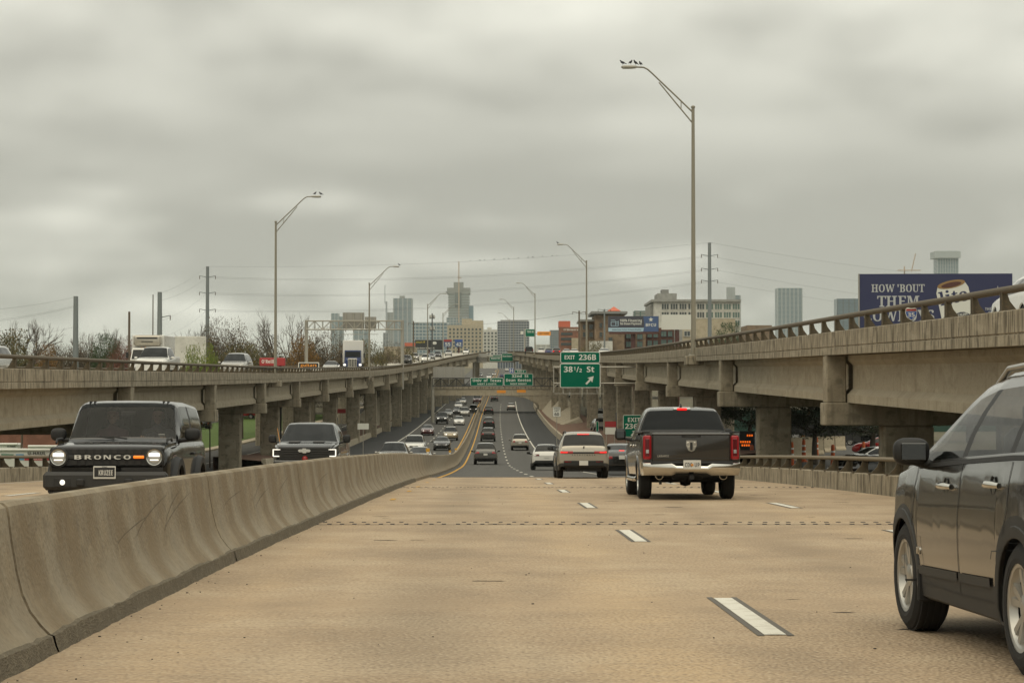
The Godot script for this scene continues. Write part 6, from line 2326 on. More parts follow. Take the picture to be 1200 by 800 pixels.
	letters(s1, "60", 3.6 * k, Vector3(0, -2.8 * k, 0.014), M.sign_black, 0.01, 5.4 * k)
	mb = MB.new()
	mb.tube([Vector3(0, -0.2, -0.08), Vector3(0, g.y - road(d) + 0.3, -0.08)], [0.035, 0.035], 6)
	bpart(root, "post", mb, M.galvanised)
	d = 160.0
	k = d / FPX
	g = at_px(715.5, 501, d)
	root = thing("warning_sign", "red and white board on two posts behind the silver SUV", "road sign", Vector3(g.x, road(d), -d))
	s1 = panel(root, Vector3(0, g.y - road(d) + 4.0 * k, 0), 13.2 * k, 6.8 * k, M.sign_red, M.sign_red, 0.02, 0.03)
	s2 = panel(root, Vector3(0, g.y - road(d) - 3.8 * k, 0), 12.4 * k, 8.2 * k, M.sign_white, M.sign_white, 0.02, 0.03)
	for x in [-0.3, 0.3]:
		mb = MB.new()
		mb.tube([Vector3(x, -0.2, -0.08), Vector3(x, g.y - road(d) + 0.4, -0.08)], [0.03, 0.03], 6)
		bpart(root, "post", mb, M.galvanised)
	# backs and boards on the left gore
	d = 205.0
	k = d / FPX
	g = at_px(425.5, 499.5, d)
	root = thing("blank_sign", "plain white board on a post at the kerb left of the silver cars", "road sign", Vector3(g.x, road(d), -d))
	panel(root, Vector3(0, g.y - road(d), 0), 13.5 * k, 7.4 * k, M.sign_white, M.sign_back, 0.02, 0.03)
	mb = MB.new()
	mb.tube([Vector3(0, -0.6, -0.08), Vector3(0, g.y - road(d) + 0.2, -0.08)], [0.04, 0.04], 6)
	bpart(root, "post", mb, M.galvanised)
	d = 330.0
	k = d / FPX
	g = at_px(400, 481.5, d)
	root = thing("warning_sign", "small red board on a post between the left piers", "road sign", Vector3(g.x, land(d), -d))
	panel(root, Vector3(0, g.y - land(d), 0), 10 * k, 5 * k, M.sign_red, M.sign_red, 0.02, 0.03)
	mb = MB.new()
	mb.tube([Vector3(0, 0, -0.08), Vector3(0, g.y - land(d) + 0.2, -0.08)], [0.05, 0.05], 6)
	bpart(root, "post", mb, M.galvanised)
	d = 408.0
	for q in [[587.5, 458.8, 10.4, "low clearance board over the left lane"], [611.0, 458.3, 10.4, "low clearance board over the right lane"]]:
		k = d / FPX
		root = thing("clearance_board", "small orange board on the crossing bridge, %s" % ("nearer the median" if q[0] < 600 else "nearer the exit lane"), "road sign", at_px(q[0], q[1], d))
		panel(root, Vector3.ZERO, q[2] * k, 3.4 * k, M.sign_orange, M.sign_orange, 0.02, 0.05)
		mb = MB.new()
		mb.box(Vector3(0, 0, -0.6), Vector3(0.1, 0.1, 1.2))
		bpart(root, "bracket", mb, M.dark_steel)

func build_billboards() -> void:
	# --- drinks advertisement above the right viaduct
	var d := 205.0
	var k := d / FPX
	var c := at_px(1097.5, 352.5, d)
	var root := thing("billboard", "large navy billboard with a white drinks can above the right viaduct", "billboard", c)
	root.rotation.y = -0.06
	var mb := MB.new()
	mb.box(Vector3(0, 0, -0.2), Vector3(178 * k, 64 * k, 0.4))
	bpart(root, "board", mb, M.navy)
	mb = MB.new()
	mb.box(Vector3(-89.4 * k, 0, -0.15), Vector3(1.2 * k, 64.6 * k, 0.5))
	bpart(root, "edge_trim", mb, M.sign_back)
	for x in [-40.0, 40.0]:
		mb = MB.new()
		mb.tube([Vector3(x * k, -34 * k, -0.6), Vector3(x * k, land(d) - c.y, -0.6)], [0.35, 0.4], 10)
		bpart(root, "post", mb, M.dark_steel)
	var ph := Node3D.new()
	ph.name = "slogan"
	root.add_child(ph, true)
	letters(ph, "HOW 'BOUT", 9.2 * k, Vector3(-44 * k, 15 * k, 0.004), M.letter_silver, 0.02, 62 * k, "Droid Serif")
	letters(ph, "THEM", 13 * k, Vector3(-43.5 * k, -0.5 * k, 0.004), M.letter_silver, 0.02, 49 * k, "Droid Serif")
	letters(ph, "COWBOYS", 13.4 * k, Vector3(-43 * k, -17.2 * k, 0.004), M.letter_silver, 0.02, 82 * k, "Droid Serif")
	# can: tilted cylinder in half relief
	var can := Node3D.new()
	can.name = "can"
	root.add_child(can, true)
	can.position = Vector3(23 * k, -6 * k, 0.0)
	can.rotation.z = 0.2
	mb = MB.new()
	mb.prism(PackedVector2Array([Vector2(-18, -34), Vector2(18, -34), Vector2(19, -24), Vector2(19, 19), Vector2(16, 26), Vector2(-16, 26), Vector2(-19, 19), Vector2(-19, -24)]), Vector3(0, 0, 0.01), Vector3(k, 0, 0), Vector3(0, k, 0), Vector3(0, 0, 0.05))
	bpart(can, "can_body", mb, M.sign_white)
	mb = MB.new()
	var el := PackedVector2Array()
	for i in 20:
		el.append(Vector2(cos(TAU * i / 20.0) * 16.5, 26 + sin(TAU * i / 20.0) * 4.6))
	mb.prism(el, Vector3(0, 0, 0.065), Vector3(k, 0, 0), Vector3(0, k, 0), Vector3(0, 0, 0.012))
	bpart(can, "can_top", mb, M.can_gold)
	mb = MB.new()
	var el2 := PackedVector2Array()
	for i in 20:
		el2.append(Vector2(cos(TAU * i / 20.0) * 12, 25.5 + sin(TAU * i / 20.0) * 2.8))
	mb.prism(el2, Vector3(0, 0, 0.08), Vector3(k, 0, 0), Vector3(0, k, 0), Vector3(0, 0, 0.012))
	bpart(can, "can_mouth", mb, M.brown_steel)
	letters(can, "lite", 15.5 * k, Vector3(0, 11 * k, 0.065), M.navy, 0.02, 33 * k, "Droid Serif")
	mb = MB.new()
	var ring := PackedVector2Array()
	for i in 20:
		ring.append(Vector2(4 + cos(TAU * i / 20.0) * 13, -21 + sin(TAU * i / 20.0) * 13))
	mb.prism(ring, Vector3(0, 0, 0.066), Vector3(k, 0, 0), Vector3(0, k, 0), Vector3(0, 0, 0.012))
	bpart(can, "seal_ring", mb, M.charcoal)
	mb = MB.new()
	for i in 20:
		ring[i] = Vector2(4 + cos(TAU * i / 20.0) * 8, -21 + sin(TAU * i / 20.0) * 8)
	mb.prism(ring, Vector3(0, 0, 0.08), Vector3(k, 0, 0), Vector3(0, k, 0), Vector3(0, 0, 0.012))
	bpart(can, "seal_centre", mb, M.can_gold)
	letters(can, "FINE PILSNER", 2.6 * k, Vector3(4 * k, -11.3 * k, 0.08), M.sign_white, 0.01, 15 * k)
	var st := Node3D.new()
	st.name = "side_text"
	root.add_child(st, true)
	mb = MB.new()
	for q in [[0.0, 12.0, 10.0], [-3.5, -4.0, 8.0]]:
		mb.prism(PackedVector2Array([Vector2(-3, 0), Vector2(0, -2), Vector2(3.2, 0.5), Vector2(0.8, q[2]), Vector2(0.3, 2)]), Vector3((71 + q[0]) * k, (q[1] - 4) * k, 0.004), Vector3(k, 0, 0), Vector3(0, k, 0), Vector3(0, 0, 0.02))
	bpart(st, "glint", mb, M.sign_white)
	letters(st, "THE ONLY", 3.0 * k, Vector3(67 * k, -9.5 * k, 0.004), M.letter_silver, 0.02, 20 * k)
	letters(st, "ONE.", 3.0 * k, Vector3(67 * k, -14 * k, 0.004), M.letter_silver, 0.02, 12 * k)
	# interstate shield on the rail in front of it
	d = 50.0
	k = d / FPX
	root = thing("route_shield", "small red and blue route 35 shield on the right viaduct rail", "road sign", Vector3(tab(RIGHT, d) - 0.06, tab(RTOP, d) + 0.1, -d))
	var off := at_px(1068.5, 367.5, d) - root.position
	mb = MB.new()
	var sh := PackedVector2Array([Vector2(-6.2, 6.2), Vector2(-4, 7.2), Vector2(0, 6.4), Vector2(4, 7.2), Vector2(6.2, 6.2), Vector2(7, 1.5), Vector2(5.4, -4), Vector2(0, -7.6), Vector2(-5.4, -4), Vector2(-7, 1.5)])
	mb.prism(sh, off, Vector3(k, 0, 0), Vector3(0, k, 0), Vector3(0, 0, 0.01))
	bpart(root, "shield", mb, M.sign_white)
	mb = MB.new()
	mb.prism(PackedVector2Array([Vector2(-5.6, 5.8), Vector2(0, 5.6), Vector2(5.6, 5.8), Vector2(6.2, 3.2), Vector2(-6.2, 3.2)]), off + Vector3(0, 0, 0.011), Vector3(k, 0, 0), Vector3(0, k, 0), Vector3(0, 0, 0.004))
	bpart(root, "red_band", mb, M.sign_red)
	mb = MB.new()
	mb.prism(PackedVector2Array([Vector2(-6.2, 2.6), Vector2(6.2, 2.6), Vector2(6.3, 1.0), Vector2(4.8, -3.6), Vector2(0, -6.8), Vector2(-4.8, -3.6), Vector2(-6.3, 1.0)]), off + Vector3(0, 0, 0.011), Vector3(k, 0, 0), Vector3(0, k, 0), Vector3(0, 0, 0.004))
	bpart(root, "blue_field", mb, M.sign_blue)
	letters(root, "35", 5.0 * k, off + Vector3(0, -1.4 * k, 0.016), M.sign_white, 0.004, 8.4 * k)
	mb = MB.new()
	mb.box(off + Vector3(0, 0, -0.05), Vector3(0.06, 0.25, 0.1))
	bpart(root, "bracket", mb, M.galvanised)
	# --- credit billboard by the brick flats
	d = 430.0
	k = d / FPX
	c = at_px(742.5, 379.5, d)
	root = thing("billboard", "dark billboard reading 100% Financing beside the brick flats", "billboard", c)
	mb = MB.new()
	mb.box(Vector3(0, 0, -0.25), Vector3(59.4 * k, 18.4 * k, 0.5))
	bpart(root, "board", mb, M.charcoal)
	mb = MB.new()
	mb.prism(PackedVector2Array([Vector2(11.5, 9), Vector2(29.4, 9), Vector2(29.4, -8.9), Vector2(11.5, -8.9), Vector2(13, 0)]), Vector3(0, 0, 0.005), Vector3(k, 0, 0), Vector3(0, k, 0), Vector3(0, 0, 0.03))
	bpart(root, "blue_panel", mb, M.slate_blue)
	mb = MB.new()
	mb.prism(PackedVector2Array([Vector2(-29.4, -4.4), Vector2(12.6, -4.4), Vector2(11.4, -8.9), Vector2(-29.4, -8.9)]), Vector3(0, 0, 0.005), Vector3(k, 0, 0), Vector3(0, k, 0), Vector3(0, 0, 0.02))
	bpart(root, "pale_band", mb, M.pale_blue)
	letters(root, "100% Financing", 3.0 * k, Vector3(-3 * k, 4.0 * k, 0.01), M.sign_white, 0.02, 26 * k)
	letters(root, "No Down Payment", 2.6 * k, Vector3(-3 * k, 0.3 * k, 0.01), M.sign_white, 0.02, 25 * k)
	letters(root, "Make Your Future Dreams Reality", 1.5 * k, Vector3(-8 * k, -6.7 * k, 0.03), M.charcoal, 0.02, 34 * k)
	letters(root, "BFCU", 3.4 * k, Vector3(20.5 * k, -1.2 * k, 0.04), M.sign_white, 0.02, 12 * k)
	mb = MB.new()
	var star := PackedVector2Array()
	for i in 10:
		var r := 3.0 if i % 2 == 0 else 1.25
		star.append(Vector2(sin(TAU * i / 10.0) * r, cos(TAU * i / 10.0) * r))
	mb.prism(star, Vector3(20.5 * k, 5.2 * k, 0.04), Vector3(k, 0, 0), Vector3(0, k, 0), Vector3(0, 0, 0.02))
	bpart(root, "star", mb, M.sign_white)
	mb = MB.new()
	for q in [[-22.0, 2.4, 8.6, 0.6], [-22.0, -2.2, 8.6, 0.6], [-26.2, 0.1, 0.6, 5.0], [-17.8, 0.6, 0.6, 6.0], [-21.0, 0.6, 0.5, 6.0], [-24.0, 4.4, 5.0, 0.6], [-19.4, 0.4, 3.0, 0.5]]:
		mb.box(Vector3(q[0] * k, q[1] * k, 0.02), Vector3(q[2] * k, q[3] * k, 0.03))
	bpart(root, "house_icon", mb, M.pale_blue)
	mb = MB.new()
	mb.box(Vector3(0, -10.6 * k, 0), Vector3(57 * k, 2.4 * k, 1.2))
	bpart(root, "catwalk", mb, M.brown_steel)
	mb = MB.new()
	mb.tube([Vector3(0, -9 * k, -0.8), Vector3(0, land(d) - c.y, -0.8)], [0.5, 0.55], 10)
	bpart(root, "post", mb, M.brown_steel)
	# --- blank white hoarding
	c = at_px(794, 377.3, 440.0)
	root = thing("blank_billboard", "blank white billboard right of the financing advert", "billboard", c)
	mb = MB.new()
	mb.box(Vector3(0, 0, -0.2), Vector3(37 * 440 / FPX, 17.6 * 440 / FPX, 0.4))
	bpart(root, "board", mb, M.sign_white)
	mb = MB.new()
	mb.tube([Vector3(0, -1.4, -0.6), Vector3(0, land(440.0) - c.y, -0.6)], [0.45, 0.5], 10)
	bpart(root, "post", mb, M.brown_steel)
	# --- red billboard cut by the right edge
	d = 230.0
	k = d / FPX
	c = at_px(1206, 353, d)
	root = thing("billboard", "red billboard with a white arc cut by the right edge", "billboard", c)
	mb = MB.new()
	mb.box(Vector3(0, 0, -0.2), Vector3(36 * k, 26 * k, 0.4))
	bpart(root, "board", mb, M.coral)
	mb = MB.new()
	mb.tube([Vector3(0, -13 * k, -0.6), Vector3(0, land(d) - c.y, -0.6)], [0.4, 0.45], 10)
	bpart(root, "post", mb, M.brown_steel)
	# --- left: black billboard and candidate boards
	d = 900.0
	k = d / FPX
	c = at_px(502.5, 404, d)
	root = thing("billboard", "black billboard with yellow and white print left of the beige hotel", "billboard", c)
	mb = MB.new()
	mb.box(Vector3(0, 0, -0.3), Vector3(32.6 * k, 11.8 * k, 0.6))
	bpart(root, "board", mb, M.sign_black)
	letters(root, "smart ff", 2.2 * k, Vector3(-10 * k, 3.2 * k, 0.01), M.sign_yellow, 0.03, 11 * k)
	letters(root, "the better choice well.", 1.9 * k, Vector3(-3.6 * k, -3.8 * k, 0.01), M.sign_white, 0.03, 21 * k)
	mb = MB.new()
	mb.pebble(Vector3(6.6 * k, 2.0 * k, 0.05), Vector3(5 * k, 3.4 * k, 0.3), 0.8)
	bpart(root, "white_badge", mb, M.sign_white)
	mb = MB.new()
	mb.tube([Vector3(0, -5 * k, -1), Vector3(0, land(d) - c.y, -1)], [0.6, 0.6], 8)
	bpart(root, "post", mb, M.brown_steel)
	for q in [[524.6, 402.0, 9.4, "sign_red", "55", "red board with 55 beside the black billboard"], [537.5, 402.0, 9.4, "sign_blue", "42", "blue board with 42 beside the black billboard"]]:
		c = at_px(q[0], q[1], d)
		root = thing("billboard", q[5], "billboard", c)
		mb = MB.new()
		mb.box(Vector3(0, 0, -0.3), Vector3(q[2] * k, 8.8 * k, 0.6))
		bpart(root, "board", mb, M.slate_blue)
		mb = MB.new()
		mb.box(Vector3(0, 3.0 * k, 0.02), Vector3(q[2] * k * 0.98, 2.6 * k, 0.06))
		bpart(root, "top_band", mb, M[q[3]])
		letters(root, q[4], 4.0 * k, Vector3(0, -1.4 * k, 0.01), M.sign_white, 0.03, 6 * k)
		mb = MB.new()
		mb.tube([Vector3(0, -4 * k, -1), Vector3(0, land(d) - c.y, -1)], [0.4, 0.4], 8)
		bpart(root, "post", mb, M.brown_steel)
	# --- shop signs behind the left viaduct
	d = 235.0
	k = d / FPX
	c = at_px(319, 424, d)
	root = thing("shop_sign", "red shop sign with white lettering behind the left viaduct", "shop sign", c)
	mb = MB.new()
	mb.bevel(Vector3(0, 0, 0), Vector3(30 * k, 9.6 * k, 0.5), 0.08)
	bpart(root, "board", mb, M.sign_red)
	letters(root, "O'Reilly", 4.0 * k, Vector3(-4 * k, 0.4 * k, 0.25), M.sign_white, 0.03, 17 * k)
	mb = MB.new()
	mb.bevel(Vector3(0, -8.0 * k, 0), Vector3(27 * k, 4.4 * k, 0.4), 0.08)
	bpart(root, "lower_board", mb, M.sign_black)
	mb = MB.new()
	for x in [-9.0, 9.0]:
		mb.tube([Vector3(x * k, -4 * k, 0), Vector3(x * k, land(d) - c.y, 0)], [0.18, 0.2], 8)
	bpart(root, "post", mb, M.dark_steel)
	c = at_px(361.5, 428.5, d)
	root = thing("shop_sign", "black shop sign with orange lettering under the left gantry", "shop sign", c)
	panel(root, Vector3.ZERO, 24.5 * k, 8.2 * k, M.sign_black, M.sign_white, 0.09, 0.1)
	letters(root, "guitars", 3.4 * k, Vector3(0, 0.6 * k, 0.014), M.sign_orange, 0.03, 19 * k)
	mb = MB.new()
	mb.tube([Vector3(0, -4 * k, -0.2), Vector3(0, land(d) - c.y, -0.2)], [0.25, 0.25], 8)
	bpart(root, "post", mb, M.dark_steel)

func up_right(d: float) -> float: return tab(RTOP, d) - 0.30
func up_left(d: float) -> float: return tab(LTOP, d) - 0.30

func build_traffic() -> void:
	var away := 0.012
	# lower lanes, going away: [px centre, d, kind, paint, label]
	for q in [
		[569.0, 170.0, "suv", "paint_grey", "dark grey SUV nearest in the lane beside the median", {"near": true}],
		[571.8, 264.0, "suv", "paint_graphite", "second dark SUV in the lane beside the median", {}],
		[572.8, 328.0, "suv", "paint_black", "third dark SUV in the lane beside the median", {}],
		[572.6, 410.0, "suv", "paint_black", "fourth, black SUV near the crossing bridge in the median lane", {}],
		[579.4, 520.0, "suv", "paint_sable", "farthest dark SUV, just under the crossing bridge", {}],
		[609.0, 227.0, "suv", "paint_champagne", "silver SUV alone in the lane by the brick verge", {"near": true}],
		[599.0, 440.0, "hatch", "paint_silver", "small pale car far ahead near the white edge line", {}]]:
		var o := generic_car("departing_car", q[4], q[2], M[q[3]], Vector3.ZERO, 0.0, q[5].merged({"group": "cars driving away on the lower lanes"}))
		on_road(o, q[1], (q[0] - 600.0) * q[1] / FPX, away, road)
	# lower lanes, coming towards us
	for q in [
		[462.0, 132.0, "suv", "paint_silver", "pale silver SUV nearest behind the median, roof above the barrier", {"near": true, "lights": true}],
		[492.0, 150.0, "sedan", "paint_silver", "silver saloon beside the nearest pale SUV, mostly hidden by the barrier", {"near": true, "lights": true}],
		[486.0, 205.0, "pickup", "paint_white", "white pickup behind the two nearest oncoming silver cars", {}],
		[518.0, 226.0, "sedan", "paint_sable", "dark saloon with a small emblem in the oncoming lane near the median", {"near": true}],
		[528.0, 268.0, "suv", "paint_gold", "beige oncoming SUV with amber-lit lamps", {"lights": true}],
		[501.0, 292.0, "sedan", "paint_maroon", "maroon oncoming car with bluish headlamps", {"lights": true}],
		[538.0, 345.0, "sedan", "paint_white", "white oncoming saloon close to the yellow line", {"lights": true}],
		[518.0, 352.0, "pickup", "paint_black", "black oncoming pickup ahead of the maroon car", {"lights": true}],
		[525.0, 392.0, "sedan", "paint_grey", "grey oncoming saloon behind the black pickup", {}],
		[544.5, 398.0, "suv", "paint_silver", "silver oncoming SUV behind the white saloon", {}],
		[535.0, 412.0, "sedan", "paint_black", "black oncoming car with amber lamps far ahead", {"lights": true}],
		[554.5, 425.0, "hatch", "paint_grey", "grey oncoming car close to the median far ahead", {"lights": true}],
		[537.0, 452.0, "hatch", "paint_white", "small white oncoming car near the sloped wall", {}],
		[542.0, 490.0, "hatch", "paint_silver", "farthest small silver oncoming car before the crossing bridge", {}],
		[559.0, 500.0, "pickup", "paint_maroon", "red pickup near the median just before the crossing bridge", {}]]:
		var o := generic_car("oncoming_car", q[4], q[2], M[q[3]], Vector3.ZERO, PI, q[5].merged({"group": "oncoming cars on the lower lanes"}))
		on_road(o, q[1], (q[0] - 600.0) * q[1] / FPX, PI + away, road)
	# lower lanes seen over the crossing bridge
	for q in [[563.0, 900.0, "suv", "paint_grey", "grey SUV beyond the crossing bridge, leftmost", true], [573.0, 860.0, "suv", "paint_white", "white lit car beyond the crossing bridge, middle", true], [579.0, 930.0, "hatch", "paint_silver", "pale car beyond the crossing bridge beside the white one", true], [570.0, 780.0, "sedan", "paint_silver", "silver roof just above the large green sign on the sign bridge", true], [588.0, 880.0, "suv", "paint_blue", "dark blue SUV beyond the crossing bridge heading away", false], [594.0, 1050.0, "suv", "paint_white", "white van-like car farthest up the lower lanes", false]]:
		var o := generic_car("distant_car", q[4], q[2], M[q[3]], Vector3.ZERO, PI if q[5] else 0.0, {"lights": q[5], "group": "cars beyond the crossing bridge"})
		on_road(o, q[1], (q[0] - 600.0) * q[1] / FPX, PI if q[5] else 0.0, road)
	# left viaduct, coming towards us
	for q in [
		[-16.0, 112.0, "suv", "paint_silver", "silver SUV cut by the left edge on the viaduct", {}],
		[184.0, 136.0, "pickup", "paint_white", "white pickup with chrome grille in front of the box truck", {"near": true}],
		[277.0, 150.0, "suv", "paint_silver", "light SUV left of the red shop sign on the viaduct", {"near": true}],
		[388.0, 258.0, "sedan", "paint_silver", "pale saloon beside the blue lorry on the viaduct", {}],
		[477.0, 420.0, "suv", "paint_black", "black SUV right of the gantry post on the viaduct", {}],
		[486.0, 470.0, "suv", "paint_silver", "pale SUV just behind the black one on the viaduct", {"lights": true}],
		[499.0, 440.0, "suv", "paint_white", "white SUV by the outer lamp post on the viaduct", {"lights": true}],
		[505.0, 490.0, "sedan", "paint_grey", "grey saloon behind the white SUV on the viaduct", {}],
		[513.0, 530.0, "suv", "paint_sable", "dark SUV farther along the left viaduct", {}],
		[525.5, 590.0, "suv", "paint_silver", "silver SUV below the red and blue boards", {}],
		[546.0, 690.0, "suv", "paint_white", "farthest car with lit lamps at the viaduct's crest", {"lights": true}]]:
		var o := generic_car("viaduct_car", q[4], q[2], M[q[3]], Vector3.ZERO, PI, q[5].merged({"group": "cars on the left viaduct"}))
		on_road(o, q[1], (q[0] - 600.0) * q[1] / FPX, PI, up_left)
	# right viaduct, going away
	for q in [
		[1226.0, 51.0, "sedan", "paint_white", "white car roof at the right edge above the viaduct rail"],
		[620.0, 505.0, "pickup", "paint_sable", "dark pickup on the far right viaduct"],
		[634.0, 490.0, "hatch", "paint_white", "white car beside the dark pickup on the right viaduct"],
		[643.0, 480.0, "hatch", "paint_blue", "blue car between the white and maroon cars on the viaduct"],
		[652.0, 440.0, "suv", "paint_maroon", "maroon SUV left of the green exit sign top"],
		[664.0, 445.0, "sedan", "paint_silver", "silver roof just above the green exit sign"],
		[673.0, 430.0, "sedan", "paint_white", "white roof above the exit sign, right of the silver one"],
		[708.0, 330.0, "sedan", "paint_white", "white roof on the viaduct right of the exit sign"]]:
		var o := generic_car("viaduct_car", q[4], q[2], M[q[3]], Vector3.ZERO, 0.0, {"brake": q[2] == "suv", "group": "cars on the right viaduct"})
		on_road(o, q[1], (q[0] - 600.0) * q[1] / FPX, 0.0, up_right)
	box_truck()
	lorry()
	# frontage roads and lots
	for q in [
		[284.0, 388.0, "pickup", "paint_red", "red pickup parked past the grass between left piers", 1.57],
		[268.0, 372.0, "sedan", "paint_silver", "silver car behind the red pickup at the left pier", 1.2],
		[237.0, 330.0, "sedan", "paint_black", "black car with red tail lamps right of the off-roader", 0.3],
		[333.0, 470.0, "suv", "paint_black", "black vehicle on the side street above the black pickup", 1.5],
		[413.0, 470.0, "sedan", "paint_white", "white car on the side street between left piers", 1.5],
		[300.0, 460.0, "sedan", "paint_red", "small red car glimpsed behind the left piers", 1.4]]:
		var o := generic_car("parked_car", q[4], q[2], M[q[3]], Vector3((q[0] - 600.0) * q[1] / FPX, land(q[1]) + 0.32, -q[1]), q[5], {"group": "cars beyond the left viaduct"})
	for q in [
		[1026.0, 142.0, "sedan", "paint_white", "white saloon on the street below the right viaduct", 1.9],
		[1003.0, 120.0, "suv", "paint_black", "black car with a red lamp just behind the right parapet", 0.3],
		[1016.0, 205.0, "suv", "paint_black", "black SUV beyond the barrels under the right viaduct", 1.2],
		[1034.0, 172.0, "sedan", "paint_red", "red car behind the white saloon, right underpass", 1.4],
		[700.0, 330.0, "suv", "paint_white", "white SUV with red lamp between right piers", 0.1],
		[701.5, 275.0, "hatch", "paint_silver", "silver car between right piers, nearer than the white SUV", 0.1],
		[671.0, 520.0, "suv", "paint_white", "white van far off under the exit sign", 0.0]]:
		var y := land(q[1]) + 1.44
		var o := generic_car("street_car", q[4], q[2], M[q[3]], Vector3((q[0] - 600.0) * q[1] / FPX, y, -q[1]), q[5], {"group": "cars under and past the right viaduct"})

func box_truck() -> void:
	var d := 152.0
	var root := thing("box_truck", "white refrigerated box truck behind the white pickup on the viaduct", "truck")
	on_road(root, d, (178.0 - 600.0) * d / FPX, PI + 0.03, up_left)
	root.scale = Vector3(0.9, 0.82, 0.9)
	var mb := MB.new()
	mb.bevel(Vector3(0, 2.35, 0.9), Vector3(2.5, 2.55, 6.6), 0.05)
	bpart(root, "cargo_box", mb, M.paint_white)
	mb = MB.new()
	mb.bevel(Vector3(0, 3.15, -2.62), Vector3(2.15, 0.95, 0.55), 0.16)
	mb.smooth(50.0)
	bpart(root, "refrigeration_unit", mb, M.paint_champagne)
	for q in [[3.36, 1.6, 0.13], [3.06, 0.9, 0.08]]:
		shapes_box(root, "vent", Vector3(0, q[0], -2.90), Vector3(q[1], q[2], 0.03), 0.01, M.black_plastic)
	mb = MB.new()
	mb.hexa([Vector3(-1.12, 0.75, -4.4), Vector3(1.12, 0.75, -4.4), Vector3(1.12, 0.75, -2.5), Vector3(-1.12, 0.75, -2.5), Vector3(-1.08, 1.5, -4.4), Vector3(1.08, 1.5, -4.4), Vector3(1.1, 1.5, -2.5), Vector3(-1.1, 1.5, -2.5)])
	mb.hexa([Vector3(-1.08, 1.5, -4.4), Vector3(1.08, 1.5, -4.4), Vector3(1.1, 1.5, -2.5), Vector3(-1.1, 1.5, -2.5), Vector3(-0.98, 2.5, -3.9), Vector3(0.98, 2.5, -3.9), Vector3(1.0, 2.55, -2.5), Vector3(-1.0, 2.55, -2.5)])
	bpart(root, "cab", mb, M.paint_white)
	mb = MB.new()
	mb.quad(Vector3(1.0, 1.56, -4.4), Vector3(-1.0, 1.56, -4.4), Vector3(-0.92, 2.36, -3.99), Vector3(0.92, 2.36, -3.99))
	bpart(root, "windscreen", mb, M.car_glass)
	for sd in [-1.0, 1.0]:
		shapes_box(root, "headlamp", Vector3(sd * 0.86, 0.95, -4.42), Vector3(0.3, 0.18, 0.05), 0.02, M.lamp_glow)
		shapes_box(root, "door_mirror", Vector3(sd * 1.36, 1.9, -4.1), Vector3(0.2, 0.5, 0.1), 0.04, M.black_plastic)
		shapes_box(root, "mirror_arm", Vector3(sd * 1.18, 1.9, -4.1), Vector3(0.2, 0.04, 0.04), 0.01, M.black_plastic)
	for x in [-0.3, 0.0, 0.3]:
		shapes_box(root, "marker_lamp", Vector3(x, 2.56, -3.8), Vector3(0.09, 0.06, 0.06), 0.02, M.amber_paint)
	shapes_box(root, "front_bumper", Vector3(0, 0.62, -4.45), Vector3(2.2, 0.28, 0.2), 0.05, M.grey_plastic)
	shapes_box(root, "chassis", Vector3(0, 0.8, 0.6), Vector3(1.0, 0.3, 7.0), 0.04, M.black_plastic)
	truck_wheels(root, [-3.4, 2.6], 0.48, 1.0)

func truck_wheels(root: Node3D, zs: Array, r: float, x: float) -> void:
	var wp := wheel_parts(r, 0.3, "truck")
	for z in zs:
		for sd in [-1.0, 1.0]:
			var hub := Node3D.new()
			hub.name = "wheel"
			root.add_child(hub, true)
			hub.position = Vector3(sd * x, r, z)
			hub.rotation.y = 0.0 if sd > 0 else PI
			part(hub, "tyre", wp[0], M.tyre)
			part(hub, "rim", wp[1], M.alloy)

